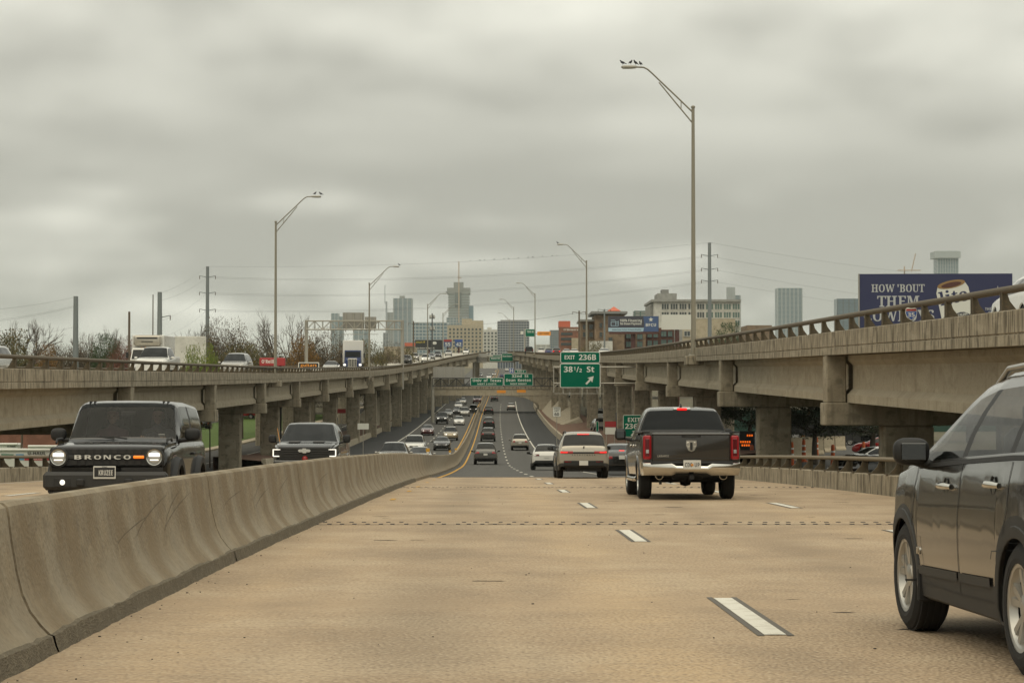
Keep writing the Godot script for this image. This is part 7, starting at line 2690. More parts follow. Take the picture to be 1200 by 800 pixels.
func lorry() -> void:
	var d := 268.0
	var root := thing("lorry", "blue cab lorry with tall white box under the gantry", "truck")
	on_road(root, d, (414.0 - 600.0) * d / FPX, PI + 0.05, up_left)
	shapes_box(root, "cargo_box", Vector3(0, 2.6, 2.4), Vector3(2.55, 2.8, 9.0), 0.05, M.paint_white)
	var mb := MB.new()
	mb.hexa([Vector3(-1.05, 1.1, -3.6), Vector3(1.05, 1.1, -3.6), Vector3(1.1, 1.1, -2.2), Vector3(-1.1, 1.1, -2.2), Vector3(-1.0, 2.75, -3.4), Vector3(1.0, 2.75, -3.4), Vector3(1.05, 2.8, -2.2), Vector3(-1.05, 2.8, -2.2)])
	mb.bevel(Vector3(0, 1.15, -4.5), Vector3(1.6, 1.1, 2.0), 0.15)
	bpart(root, "cab", mb, M.paint_blue)
	mb = MB.new()
	mb.quad(Vector3(0.94, 1.9, -3.53), Vector3(-0.94, 1.9, -3.53), Vector3(-0.92, 2.6, -3.44), Vector3(0.92, 2.6, -3.44))
	bpart(root, "windscreen", mb, M.car_glass)
	var gr := shapes_box(root, "grille", Vector3(0, 1.2, -5.52), Vector3(1.1, 1.1, 0.06), 0.03, M.chrome)
	for i in 5:
		shapes_box(gr, "grille_slot", Vector3(-0.4 + i * 0.2, 1.2, -5.56), Vector3(0.11, 0.95, 0.02), 0.005, M.black_plastic)
	for sd in [-1.0, 1.0]:
		shapes_box(root, "headlamp", Vector3(sd * 0.95, 0.95, -5.3), Vector3(0.34, 0.24, 0.2), 0.06, M.lamp_glow)
		mb = MB.new()
		mb.pebble(Vector3(sd * 0.95, 0.85, -4.6), Vector3(0.5, 0.75, 1.5), 0.6)
		mb.smooth(60.0)
		bpart(root, "wing", mb, M.paint_blue)
		shapes_box(root, "door_mirror", Vector3(sd * 1.4, 2.1, -3.6), Vector3(0.18, 0.6, 0.1), 0.04, M.black_plastic)
		shapes_box(root, "mirror_arm", Vector3(sd * 1.2, 2.3, -3.5), Vector3(0.3, 0.04, 0.04), 0.01, M.chrome)
	shapes_box(root, "front_bumper", Vector3(0, 0.5, -5.5), Vector3(2.2, 0.3, 0.25), 0.06, M.chrome)
	shapes_box(root, "chassis", Vector3(0, 0.8, 1.0), Vector3(1.0, 0.3, 11.0), 0.04, M.black_plastic)
	truck_wheels(root, [-4.6, 3.6, 4.9], 0.5, 1.05)

# ------------------------------------------------------------------ buildings
func city_materials() -> void:
	mat("brown_steel", lin(0.09, 0.035, 0.028), 0.6, 0.2)
	mat("coral", lin(0.5, 0.12, 0.06), 0.6)
	mat("sign_yellow", lin(0.5, 0.4, 0.03), 0.5)
	mat("tower_glass", lin(0.075, 0.135, 0.18), 0.25)
	mat("tower_glass_dark", lin(0.045, 0.06, 0.085), 0.25)
	mat("tower_pale", lin(0.33, 0.36, 0.36), 0.5)
	mat("tower_slab", lin(0.30, 0.31, 0.31), 0.7)
	mat("raw_concrete", lin(0.21, 0.21, 0.20), 0.9)
	mat("crane_tan", lin(0.42, 0.3, 0.2), 0.7)
	mat("crane_grey", lin(0.3, 0.32, 0.34), 0.7)
	mat("window_dark", lin(0.05, 0.06, 0.06), 0.2)
	mat("window_green", lin(0.09, 0.14, 0.12), 0.2)
	mat("wood_pole", lin(0.11, 0.085, 0.06), 0.9)
	mat("pole_blue_grey", lin(0.20, 0.22, 0.22), 0.6, 0.3)
	mat("wire", lin(0.1, 0.1, 0.1), 0.7)
	var grain := noise_img(256, 256, 61, 0.2, 3)
	var blot := noise_img(256, 256, 62, 0.02, 4)
	for q in [["stucco_beige", Color(0.43, 0.37, 0.27), Color(0.36, 0.31, 0.22)], ["stucco_white", Color(0.56, 0.55, 0.50), Color(0.47, 0.46, 0.42)], ["brick_tan", Color(0.22, 0.16, 0.105), Color(0.16, 0.115, 0.08)], ["brick_red", Color(0.12, 0.058, 0.042), Color(0.085, 0.042, 0.032)], ["brick_orange", Color(0.25, 0.125, 0.085), Color(0.2, 0.1, 0.07)], ["stucco_grey", Color(0.3, 0.3, 0.28), Color(0.25, 0.25, 0.235)]]:
		textured(q[0], layered(256, 256, q[1], [[blot, q[2], 0.4, 0.75, 0.9], [grain, q[2] * 0.7, 0.55, 0.85, 0.5]]), 0.9, Vector3(0.08, 0.08, 0.08))

# a tower filling pixel box x0..x1, y0.. at distance d, standing on the land; floors as real ledges, piers as real fins
func tower(called: String, label: String, x0: float, x1: float, y0: float, d: float, deep: float, wall: Material, ledge: Material, floor_px: float, fins: int, proud := 0.35) -> Node3D:
	var k := d / FPX
	var top := EYE + (HZN - y0) * k
	var low := land(d) - 2.0
	var w := (x1 - x0) * k
	var o := Vector3(((x0 + x1) * 0.5 - 600.0) * k, 0, -d)
	var root := thing(called, label, "building", Vector3(o.x, low, o.z))
	var h := top - low
	var mb := MB.new()
	mb.box(Vector3(0, h * 0.5, -deep * 0.5), Vector3(w, h, deep))
	bpart(root, "wall", mb, wall)
	mb = MB.new()
	var y := h
	while y > h * 0.25 and floor_px > 0.0:
		mb.box(Vector3(0, y, -deep * 0.5), Vector3(w + proud * 2.0, floor_px * k * 0.32, deep + proud * 2.0))
		y -= floor_px * k
	if not mb.v.is_empty():
		bpart(root, "floor_ledges", mb, ledge).set_meta("kind", "stuff")
	if fins > 0:
		mb = MB.new()
		for i in fins + 1:
			mb.box(Vector3(lerpf(-w * 0.5, w * 0.5, i / float(fins)), h * 0.5, proud * 0.3), Vector3(w / fins * 0.22, h * 0.995, proud * 2.2))
		bpart(root, "facade_fins", mb, ledge).set_meta("kind", "stuff")
	return root

func block(root: Node3D, called: String, x0: float, x1: float, y0: float, y1: float, d: float, deep: float, m: Material) -> MeshInstance3D:
	var a := at_px(x0, y0, d)
	var b := at_px(x1, y1, d)
	var mb := MB.new()
	mb.box(Vector3((a.x + b.x) * 0.5, (a.y + b.y) * 0.5, -d - deep * 0.5) - root.position, Vector3(b.x - a.x, a.y - b.y, deep))
	return bpart(root, called, mb, m)

# window with its own frame and glass, flush-recessed, seen from the front
func window(root: Node3D, x0: float, x1: float, y0: float, y1: float, d: float, glass: Material, frame: Material, mullions := 1) -> void:
	var a := at_px(x0, y0, d) - root.position
	var b := at_px(x1, y1, d) - root.position
	var w := b.x - a.x
	var h := a.y - b.y
	var c := Vector3((a.x + b.x) * 0.5, (a.y + b.y) * 0.5, a.z + 0.06)
	var n := Node3D.new()
	n.name = "window"
	root.add_child(n, true)
	var mb := MB.new()
	mb.box(c, Vector3(w, h, 0.1))
	bpart(n, "pane", mb, glass)
	mb = MB.new()
	var t := minf(w, h) * 0.09
	mb.box(c + Vector3(0, h * 0.5, 0.08), Vector3(w + t, t, 0.2))
	mb.box(c + Vector3(0, -h * 0.5, 0.1), Vector3(w + t * 2.0, t, 0.26))
	for i in mullions + 2:
		mb.box(c + Vector3(lerpf(-w * 0.5, w * 0.5, i / float(mullions + 1)), 0, 0.07), Vector3(t * 0.8, h - t * 1.02, 0.16))
	bpart(n, "frame", mb, frame)

func build_city() -> void:
	# --- downtown, kilometres off
	var t := tower("skyscraper", "tallest skyscraper under construction with a crane mast in front", 523.5, 554, 372, 5400, 60, M.tower_glass, M.tower_slab, 3.0, 8, 0.8)
	block(t, "upper_shaft", 525.5, 549.5, 343, 373, 5410, 50, M.tower_pale)
	for i in 9:
		block(t, "upper_floor", 525.0, 550.0, 344.5 + i * 3.1, 345.6 + i * 3.1, 5407, 56, M.raw_concrete)
	block(t, "crown", 523.6, 550.8, 337, 344, 5405, 58, M.raw_concrete)
	block(t, "core_shaft", 533.0, 540.5, 343, 360, 5404, 20, M.window_dark)
	block(t, "plant_storey", 531.5, 542.8, 330.5, 337, 5412, 40, M.raw_concrete)
	block(t, "crane_mast", 537.0, 538.2, 306, 378, 5395, 3, M.crane_tan)
	block(t, "crane_jib", 536.0, 540.8, 324.5, 325.5, 5395, 3, M.crane_tan)
	block(t, "side_wing", 549.5, 554.5, 358, 400, 5398, 60, M.tower_glass)
	t = tower("skyscraper", "flat-topped blue glass tower left of the construction tower", 461, 482.6, 349.5, 5000, 50, M.tower_glass, M.tower_slab, 1.5, 4, 0.5)
	block(t, "roof_plant", 468, 474, 346.5, 349.6, 5010, 20, M.raw_concrete)
	t = tower("skyscraper", "slim grey tower behind the flat-topped glass tower, crane beside it", 453.6, 461.5, 366, 5200, 40, M.raw_concrete, M.tower_slab, 1.6, 2, 0.5)
	block(t, "crane_mast", 451.6, 453.6, 353, 405, 5190, 4, M.crane_grey)
	block(t, "crane_jib", 450.4, 451.2, 334, 356, 5190, 3, M.crane_grey)
	tower("skyscraper", "pale stepped glass tower behind the gantry signs", 388, 396, 367, 5200, 40, M.tower_glass, M.tower_pale, 1.5, 2, 0.4)
	tower("skyscraper", "shorter pale glass tower just behind the gantry signs", 396, 401.5, 371, 5250, 40, M.tower_glass, M.tower_pale, 1.5, 1, 0.4)
	tower("skyscraper", "pale glass tower low behind the blue lorry", 414, 432, 386, 5100, 40, M.tower_glass, M.tower_pale, 1.6, 3, 0.4)
	tower("office_block", "small dark block beside the gantry post", 449, 455, 390, 4200, 40, M.tower_glass_dark, M.tower_slab, 1.6, 2, 0.4)
	tower("office_block", "long low blue glass block behind the cellular tower", 482.6, 524, 378, 3600, 60, M.tower_glass, M.tower_pale, 4.0, 10, 0.3)
	# beige hotel
	t = tower("hotel", "beige stone hotel with stepped roof in front of the construction tower", 524, 566, 381, 2200, 40, M.stucco_beige, M.stucco_beige, 0.0, 0)
	block(t, "roof_storey", 541, 566, 375.4, 381.2, 2205, 30, M.stucco_beige)
	block(t, "roof_tower", 541, 553, 373.4, 376, 2208, 20, M.stucco_beige)
	for i in 9:
		for j in 7:
			window(t, 526.2 + i * 4.4, 528.6 + i * 4.4, 384.5 + j * 4.3, 387.2 + j * 4.3, 2200, M.window_dark, M.stucco_beige, 0)
	t = tower("apartment_tower", "white narrow flats right of the beige hotel", 566, 583.5, 386, 2100, 30, M.stucco_white, M.stucco_white, 0.0, 0)
	block(t, "roof_storey", 571, 576, 383.4, 386.2, 2104, 12, M.stucco_white)
	for i in 4:
		for j in 7:
			window(t, 567.2 + i * 4.2, 569.6 + i * 4.2, 389 + j * 4.0, 391.6 + j * 4.0, 2100, M.window_dark, M.stucco_white, 0)
	t = tower("office_block", "dark blue office block behind the far lamp posts", 583, 620, 376.5, 1900, 40, M.tower_glass_dark, M.tower_slab, 3.0, 12, 0.12)
	block(t, "roof_parapet", 586.5, 619, 374.8, 377, 1902, 38, M.raw_concrete)
	tower("office_block", "grey office block left of the red-topped brick building", 645, 655.5, 387, 1900, 30, M.tower_glass, M.stucco_grey, 2.6, 4, 0.2)
	tower("office_block", "pale low block far behind the orange sign", 628, 646, 404, 2600, 30, M.stucco_grey, M.stucco_white, 2.6, 3, 0.2)
	# right skyline
	tower("skyscraper", "blue glass tower right of the tall lamp, alone above the viaduct", 912, 940.6, 337.5, 4300, 45, M.tower_glass, M.tower_pale, 1.5, 6, 0.5)
	tower("skyscraper", "slim pale tower at the white office's right end", 853.8, 861.5, 336.5, 4400, 35, M.tower_pale, M.tower_slab, 1.6, 2, 0.4)
	tower("skyscraper", "lower blue half of the slim tower pair beside the white office", 861.5, 868, 346, 4420, 35, M.tower_glass, M.tower_pale, 1.6, 1, 0.4)
	t = tower("skyscraper", "pale framed tower rising behind the navy billboard", 1100, 1124, 294, 4600, 45, M.tower_glass, M.tower_pale, 1.6, 8, 0.5)
	block(t, "roof_frame", 1097, 1127, 294, 302, 4590, 55, M.tower_pale)
	tower("skyscraper", "dark glass tower peeking left of the navy billboard", 982, 1009, 350, 4200, 45, M.tower_glass, M.tower_glass_dark, 1.6, 4, 0.4)
	var cr := thing("tower_crane", "thin tower crane above the navy billboard's left half", "crane", at_px(1061, 330, 3800))
	block(cr, "crane_mast", 1060.4, 1061.6, 312, 340, 3800, 3, M.crane_tan)
	block(cr, "crane_jib", 1053, 1080, 316, 317, 3795, 3, M.crane_tan)
	var mb := MB.new()
	mb.tube([at_px(1069, 318, 3805) - cr.position, at_px(1074, 297, 3805) - cr.position], [0.9, 0.9], 5)
	bpart(cr, "luffing_jib", mb, M.crane_tan)
	# --- white office with banded windows
	var d := 760.0
	t = thing("office_building", "white four-storey office with banded windows left of the steel power pole", "building", Vector3(at_px(815, 400, d).x, land(d) - 1.0, -d))
	block(t, "wall", 767, 868, 353, 440, d, 40, M.stucco_white)
	block(t, "corner_wing", 762.5, 767.2, 356, 440, d + 6, 30, M.stucco_grey)
	block(t, "roof_slab", 764, 869, 350.6, 353.4, d - 1, 44, M.stucco_grey)
	block(t, "roof_plant", 771, 793.5, 343.5, 351, d + 8, 18, M.stucco_grey)
	block(t, "lift_tower", 776, 784, 339, 344, d + 10, 8, M.raw_concrete)
	for i in 9:
		for j in 3:
			if j == 2 and i < 6:
				continue
			window(t, 775.5 + i * 10.4, 784.2 + i * 10.4, 355.5 + j * 9.8, 362.6 + j * 9.8, d, M.window_dark if i < 5 else M.window_green, M.stucco_white, 2)
	block(t, "lower_wing", 797, 862, 373.6, 420, d - 6, 20, M.stucco_beige)
	window(t, 802, 809, 388, 394, d - 6.2, M.window_dark, M.stucco_white, 1)
	# --- tan brick tower block and dark brick flats
	d = 560.0
	t = thing("apartment_building", "tan brick block with flat overhanging roof behind the lamp post", "building", Vector3(at_px(708, 400, d).x, land(d) - 1.0, -d))
	block(t, "wall", 697, 732, 369, 440, d, 20, M.brick_tan)
	block(t, "left_wing", 680.5, 697.2, 376, 440, d + 3, 20, M.brick_tan)
	block(t, "roof_slab", 693, 735.6, 364.6, 367.4, d - 2, 26, M.raw_concrete)
	block(t, "attic", 701, 728, 367.2, 369.2, d + 1, 18, M.window_dark)
	block(t, "left_roof_slab", 679, 697, 374, 376.2, d + 1, 24, M.raw_concrete)
	mb = MB.new()
	var pk := at_px(719.5, 359, d + 8) - t.position
	var e := 8.0 * d / FPX
	for q in [[-1, -1, 1, -1], [1, -1, 1, 1], [1, 1, -1, 1], [-1, 1, -1, -1]]:
		mb.tri(pk, pk + Vector3(q[2] * e, -1.25, q[3] * e), pk + Vector3(q[0] * e, -1.25, q[1] * e))
	bpart(t, "red_pavilion_roof", mb, M.coral)
	for q in [[683, 689, 380], [683, 689, 389], [690.5, 695, 380], [690.5, 695, 389], [702.5, 706, 378], [702.5, 706, 389], [702.5, 706, 399], [713, 718, 395]]:
		window(t, q[0], q[1], q[2], q[2] + 6.0, d + (2.8 if q[0] < 697 else -0.2), M.window_dark, M.brick_tan, 0)
	block(t, "shop_front", 691, 718, 399.5, 412, d - 6, 6, M.stucco_white)
	t = thing("apartment_building", "dark red brick flats with green-tinted windows behind the billboard", "building", Vector3(at_px(758, 400, d).x, land(d) - 1.0, -d - 4))
	block(t, "wall", 732, 790, 384, 440, d + 4, 24, M.brick_red)
	block(t, "stair_tower", 745, 757, 381, 440, d + 2, 8, M.brick_tan)
	block(t, "grey_wing", 790, 800, 385, 440, d + 6, 22, M.stucco_grey)
	for q in [[734, 740, 390], [734, 740, 400], [747, 753, 400], [747, 753, 391], [759, 764, 389], [759, 764, 399], [766, 771, 389], [766, 771, 399], [775, 781, 388], [775, 781, 398], [783, 788, 388], [783, 788, 398]]:
		window(t, q[0], q[1], q[2], q[2] + 6.2, d + (1.8 if q[0] > 745 and q[0] < 757 else 3.8), M.window_green, M.charcoal, 1)
	# --- brick building with red top
	d = 820.0
	t = thing("brick_building", "brick building with bright red top box near the orange sign", "building", Vector3(at_px(666, 400, d).x, land(d) - 1.0, -d))
	block(t, "wall", 656, 680, 383, 440, d, 20, M.brick_orange)
	block(t, "red_top", 655, 668.4, 376, 383.2, d + 2, 12, M.coral)
	for i in 3:
		block(t, "window_band", 657.5, 671, 389.5 + i * 6.0, 392.5 + i * 6.0, d - 0.2, 0.4, M.window_dark)
	block(t, "side_wing", 670, 682, 396, 440, d - 3, 10, M.stucco_beige)
	letters(t, "O'Brien's", 2.2 * d / FPX, at_px(669, 386.3, d - 0.4) - t.position, M.sign_white, 0.1, 17 * d / FPX)
	tower("office_block", "low brown block right of the white office", 876, 905, 381, 900, 25, M.brick_tan, M.brick_tan, 0.0, 0)
	tower("office_block", "small grey-green block above the financing billboard", 744, 757.5, 364.5, 1500, 20, M.stucco_grey, M.window_green, 3.0, 2, 0.2)
	# low buildings left
	t = tower("shop_building", "low red-roofed beige shop left of the black billboard", 450, 486, 406, 800, 20, M.stucco_beige, M.stucco_beige, 0.0, 0)
	block(t, "red_fascia", 474, 486, 401.5, 405.5, 798, 4, M.coral)
	t = thing("warehouse", "low brown shed behind the moving trailers under the left viaduct", "building", Vector3(at_px(30, 520, 235).x, land(235), -235))
	block(t, "wall", -60, 110, 500, 545, 235, 12, M.brick_orange)
	block(t, "roof_edge", -64, 114, 496, 500, 234.5, 13, M.stucco_beige)
	# --- cellular mast
	d = 800.0
	var k := d / FPX
	t = thing("cellular_tower", "dark cellular mast with two rings of antennas", "mast", at_px(506.3, 412, d))
	mb = MB.new()
	mb.tube([Vector3.ZERO, Vector3(0, 45 * k, 0)], [0.28, 0.2], 8)
	bpart(t, "mast", mb, M.dark_steel)
	for y in [41.0, 27.0]:
		for i in 6:
			var a := TAU * i / 6.0
			shapes_box(t, "antenna", Vector3(cos(a) * 2.4 * k, y * k, sin(a) * 2.4 * k), Vector3(0.5, 4.2 * k, 0.4), 0.08, M.stucco_white if i % 2 == 0 else M.stucco_grey)
		shapes_box(t, "platform", Vector3(0, (y - 1.8) * k, 0), Vector3(6.5 * k, 0.25, 6.5 * k), 0.05, M.dark_steel)

func build_crossing() -> void:
	# the bridge over the dip and its sloped walls
	var d := 420.0
	var root := thing("crossing_bridge", "concrete street bridge crossing the lower lanes at the far end of the dip", "bridge")
	var top := at_px(560, 454.5, d).y
	var mb := MB.new()
	var lx := lane(d) - 21.0
	var rx := lane(d) + 11.5
	mb.box(Vector3((lx + rx) * 0.5, top - 0.85, -d - 5.0), Vector3(rx - lx, 1.3, 10.0))
	bpart(root, "deck", mb, M.girder_concrete)
	mb = MB.new()
	mb.box(Vector3((lx + rx) * 0.5, top + 0.1, -d), Vector3(rx - lx, 0.6, 0.3))
	bpart(root, "parapet", mb, M.parapet_concrete)
	# haunches
	for sd in [-1.0, 1.0]:
		mb = MB.new()
		var e := lane(d) - 17.4 if sd < 0 else lane(d) + 7.6
		mb.prism(PackedVector2Array([Vector2(0, 0), Vector2(-sd * 7.0, 0), Vector2(-sd * 3.0, -0.35), Vector2(-sd * 0.8, -1.2), Vector2(0, -1.8)]), Vector3(e, top - 1.5, -d - 9.9), Vector3.RIGHT, Vector3.UP, Vector3(0, 0, 9.8))
		bpart(root, "haunch", mb, M.girder_concrete)
		mb = MB.new()
		mb.box(Vector3(e + sd * 1.2, road(d) + 1.5, -d - 5.0), Vector3(2.4, 7.0, 9.9))
		bpart(root, "abutment", mb, M.girder_concrete)
	# ribbed slope paving, slab by slab
	for sd in [-1.0, 1.0]:
		var sl := thing("slope_paving", "ribbed sloping concrete wall %s" % ("on the left of the dip, before the crossing bridge" if sd < 0 else "right of the dip beyond the exit lane"), "retaining wall")
		for i in 12:
			var d0 := 320.0 + i * 8.0
			var d1 := d0 + 7.7
			var off := -17.6 if sd < 0 else 7.7
			var pts := []
			for q in [d0, d1]:
				for yy in [0.0, 1.0]:
					pts.append(Vector3(lane(q) + off + sd * yy * 4.2, road(q) + 0.1 + yy * (1.6 + (q - 320.0) * 0.035), -q))
			mb = MB.new()
			var thick := Vector3(sd * 0.5, -0.6, 0)
			mb.hexa([pts[0] + thick, pts[1] + thick, pts[3] + thick, pts[2] + thick, pts[0], pts[1], pts[3], pts[2]])
			bpart(sl, "slab", mb, M.girder_concrete)
	# cross bent closing the view under the merging viaducts
	root = thing("pier_wall", "dark concrete bent under the merging far viaducts", "pier")
	mb = MB.new()
	mb.box(Vector3(-4.5, 13.2, -742.0), Vector3(30.0, 2.0, 2.0))
	bpart(root, "cap_beam", mb, M.pier_concrete)
	for x in [-18.0, -12.5, 4.5, 9.5]:
		mb = MB.new()
		mb.box(Vector3(x, 7.0, -742.0), Vector3(2.4, 11.0, 1.8))
		bpart(root, "column", mb, M.pier_concrete)

func wire(root: Node3D, a: Vector3, b: Vector3, sag: float, r := 0.03) -> void:
	var mb := MB.new()
	var p := []
	var q := []
	for i in 15:
		var u := i / 14.0
		p.append(a.lerp(b, u) - Vector3(0, sag * 4.0 * u * (1.0 - u), 0))
		q.append(r)
	mb.tube(p, q, 4, false)
	bpart(root, "wire", mb, M.wire)

func steel_pole(label: String, px: float, top: float, d: float, r: float, m: Material, arms: Array, side := 0.0) -> Node3D:
	var t := at_px(px, top, d)
	var root := thing("power_pole", label, "power pole", Vector3(t.x, land(d), t.z))
	var h := t.y - land(d)
	var mb := MB.new()
	mb.tube([Vector3.ZERO, Vector3(0, h, 0)], [r * 1.25, r * 0.8], 12)
	bpart(root, "shaft", mb, m)
	for y in arms:
		var ay := at_px(px, y, d).y - land(d)
		mb = MB.new()
		for sd in ([-1.0, 1.0] if side == 0.0 else [side]):
			mb.tube([Vector3(0, ay - 0.1, 0), Vector3(sd * 1.3, ay + 0.15, 0)], [0.07, 0.05], 6)
		bpart(root, "crossarm", mb, m)
		for sd in ([-1.0, 1.0] if side == 0.0 else [side]):
			mb = MB.new()
			mb.tube([Vector3(sd * 1.3, ay + 0.15, 0), Vector3(sd * 1.3, ay - 0.4, 0)], [0.06, 0.06], 6)
			bpart(root, "insulator", mb, M.wood_pole)
	return root

func build_power() -> void:
	var p1 := steel_pole("tall slim steel power pole with short arms behind the bush", 242.5, 312, 350, 0.32, M.pole_blue_grey, [324, 343, 363])
	var p2 := steel_pole("steel power pole rising before the white office building", 832, 284, 340, 0.32, M.pole_blue_grey, [299, 315, 329])
	var p3 := steel_pole("thick weathered steel pole near the left edge", 88, 347, 262, 0.36, M.pole_blue_grey, [], 1.0)
	var p4 := steel_pole("thick steel pole above the refrigerated truck", 186.5, 342, 262, 0.34, M.pole_blue_grey, [371], 1.0)
	steel_pole("thin wooden pole left of the refrigerated truck", 150.8, 365, 170, 0.11, M.wood_pole, [])
	steel_pole("very thin pole between the wooden and steel poles", 178.6, 345, 230, 0.07, M.wood_pole, [])
	steel_pole("dark wooden pole right of the gantry", 484.3, 376, 560, 0.2, M.wood_pole, [379], 0.0)
	steel_pole("dark wooden pole beside the tan brick block", 678.8, 364, 430, 0.2, M.wood_pole, [366], 0.0)
	steel_pole("pale pole standing before the tan brick block", 708.5, 362, 440, 0.2, M.pole_blue_grey, [363], 0.0)
	var w := thing("power_lines", "thin power lines strung across the road between the steel poles", "power line")
	for q in [[312, 284, 1.0], [324, 299, 1.4], [325.5, 300.5, 1.4], [343, 315, 1.4], [344.5, 316.5, 1.4], [363, 329, 1.4], [364.5, 330.5, 1.4]]:
		wire(w, at_px(244, q[0], 350), at_px(831, q[1], 340), 1.2 * q[2], 0.011)
	for q in [[300, 372], [315, 388], [329, 398], [284, 352]]:
		wire(w, at_px(833, q[0], 340), at_px(1300, q[1] - 20, 560), 2.0, 0.012)
	for q in [[325, 352], [344, 376], [364, 396], [312, 343]]:
		wire(w, at_px(241, q[0], 350), at_px(187, q[1], 262), 0.5, 0.01)
	for q in [[348, 365], [358, 379], [359.5, 380.5], [383, 400]]:
		wire(w, at_px(87, q[0], 262), at_px(-60, q[1], 240), 0.4, 0.01)
	var w2 := thing("power_lines", "thin cable slanting from the brick block over the far viaduct", "power line")
	wire(w2, at_px(678.8, 366, 430), at_px(484.3, 379, 560), 1.2, 0.025)
	wire(w2, at_px(678.8, 367.5, 430), at_px(708.5, 364, 440), 0.3, 0.03)
	wire(w2, at_px(200, 408, 200), at_px(322, 392, 230), 0.4, 0.02)
	# row of birds on the top wire
	for i in 12:
		var u := 0.53 + i * 0.016 + 0.004 * sin(i * 2.1)
		var p: Vector3 = at_px(244, 312, 350).lerp(at_px(831, 284, 340), u) - Vector3(0, 1.2 * 4.0 * u * (1.0 - u), 0)
		bird_mesh_at(p, i)

func bird_mesh_at(p: Vector3, i: int) -> void:
	var o := MeshInstance3D.new()
	o.name = numbered("wire_bird")
	o.mesh = bird_mesh
	o.material_override = M.bird_dark
	add_child(o)
	o.position = p
	o.rotation.y = i * 1.7
	o.scale = Vector3.ONE * 0.8
	tag(o, "tiny dark bird in the row on the top power line", "bird", "birds on the power line")

# ------------------------------------------------------------------ trees and things beside the road
var crowns := {}

func leaf_material() -> void:
	var m := mat("foliage", Color.WHITE, 0.85)
	m.vertex_color_use_as_albedo = true
	m.backlight_enabled = true
	m.backlight = Color(0.12, 0.12, 0.06)
	mat("bark", lin(0.075, 0.06, 0.045), 0.95)
	mat("twig", lin(0.12, 0.10, 0.08), 0.95)
	mat("barrel_orange", lin(0.42, 0.085, 0.018), 0.7)
	mat("mesh_green", lin(0.025, 0.06, 0.045), 0.9)
	mat("fence_black", lin(0.02, 0.02, 0.02), 0.8)
	mat("machine_orange", lin(0.55, 0.2, 0.02), 0.5)
	mat("trailer_white", lin(0.62, 0.62, 0.57), 0.45)
	mat("trailer_red", lin(0.42, 0.02, 0.03), 0.45)
	mat("trailer_blue", lin(0.08, 0.27, 0.45), 0.5)
	mat("trailer_green", lin(0.05, 0.2, 0.13), 0.5)

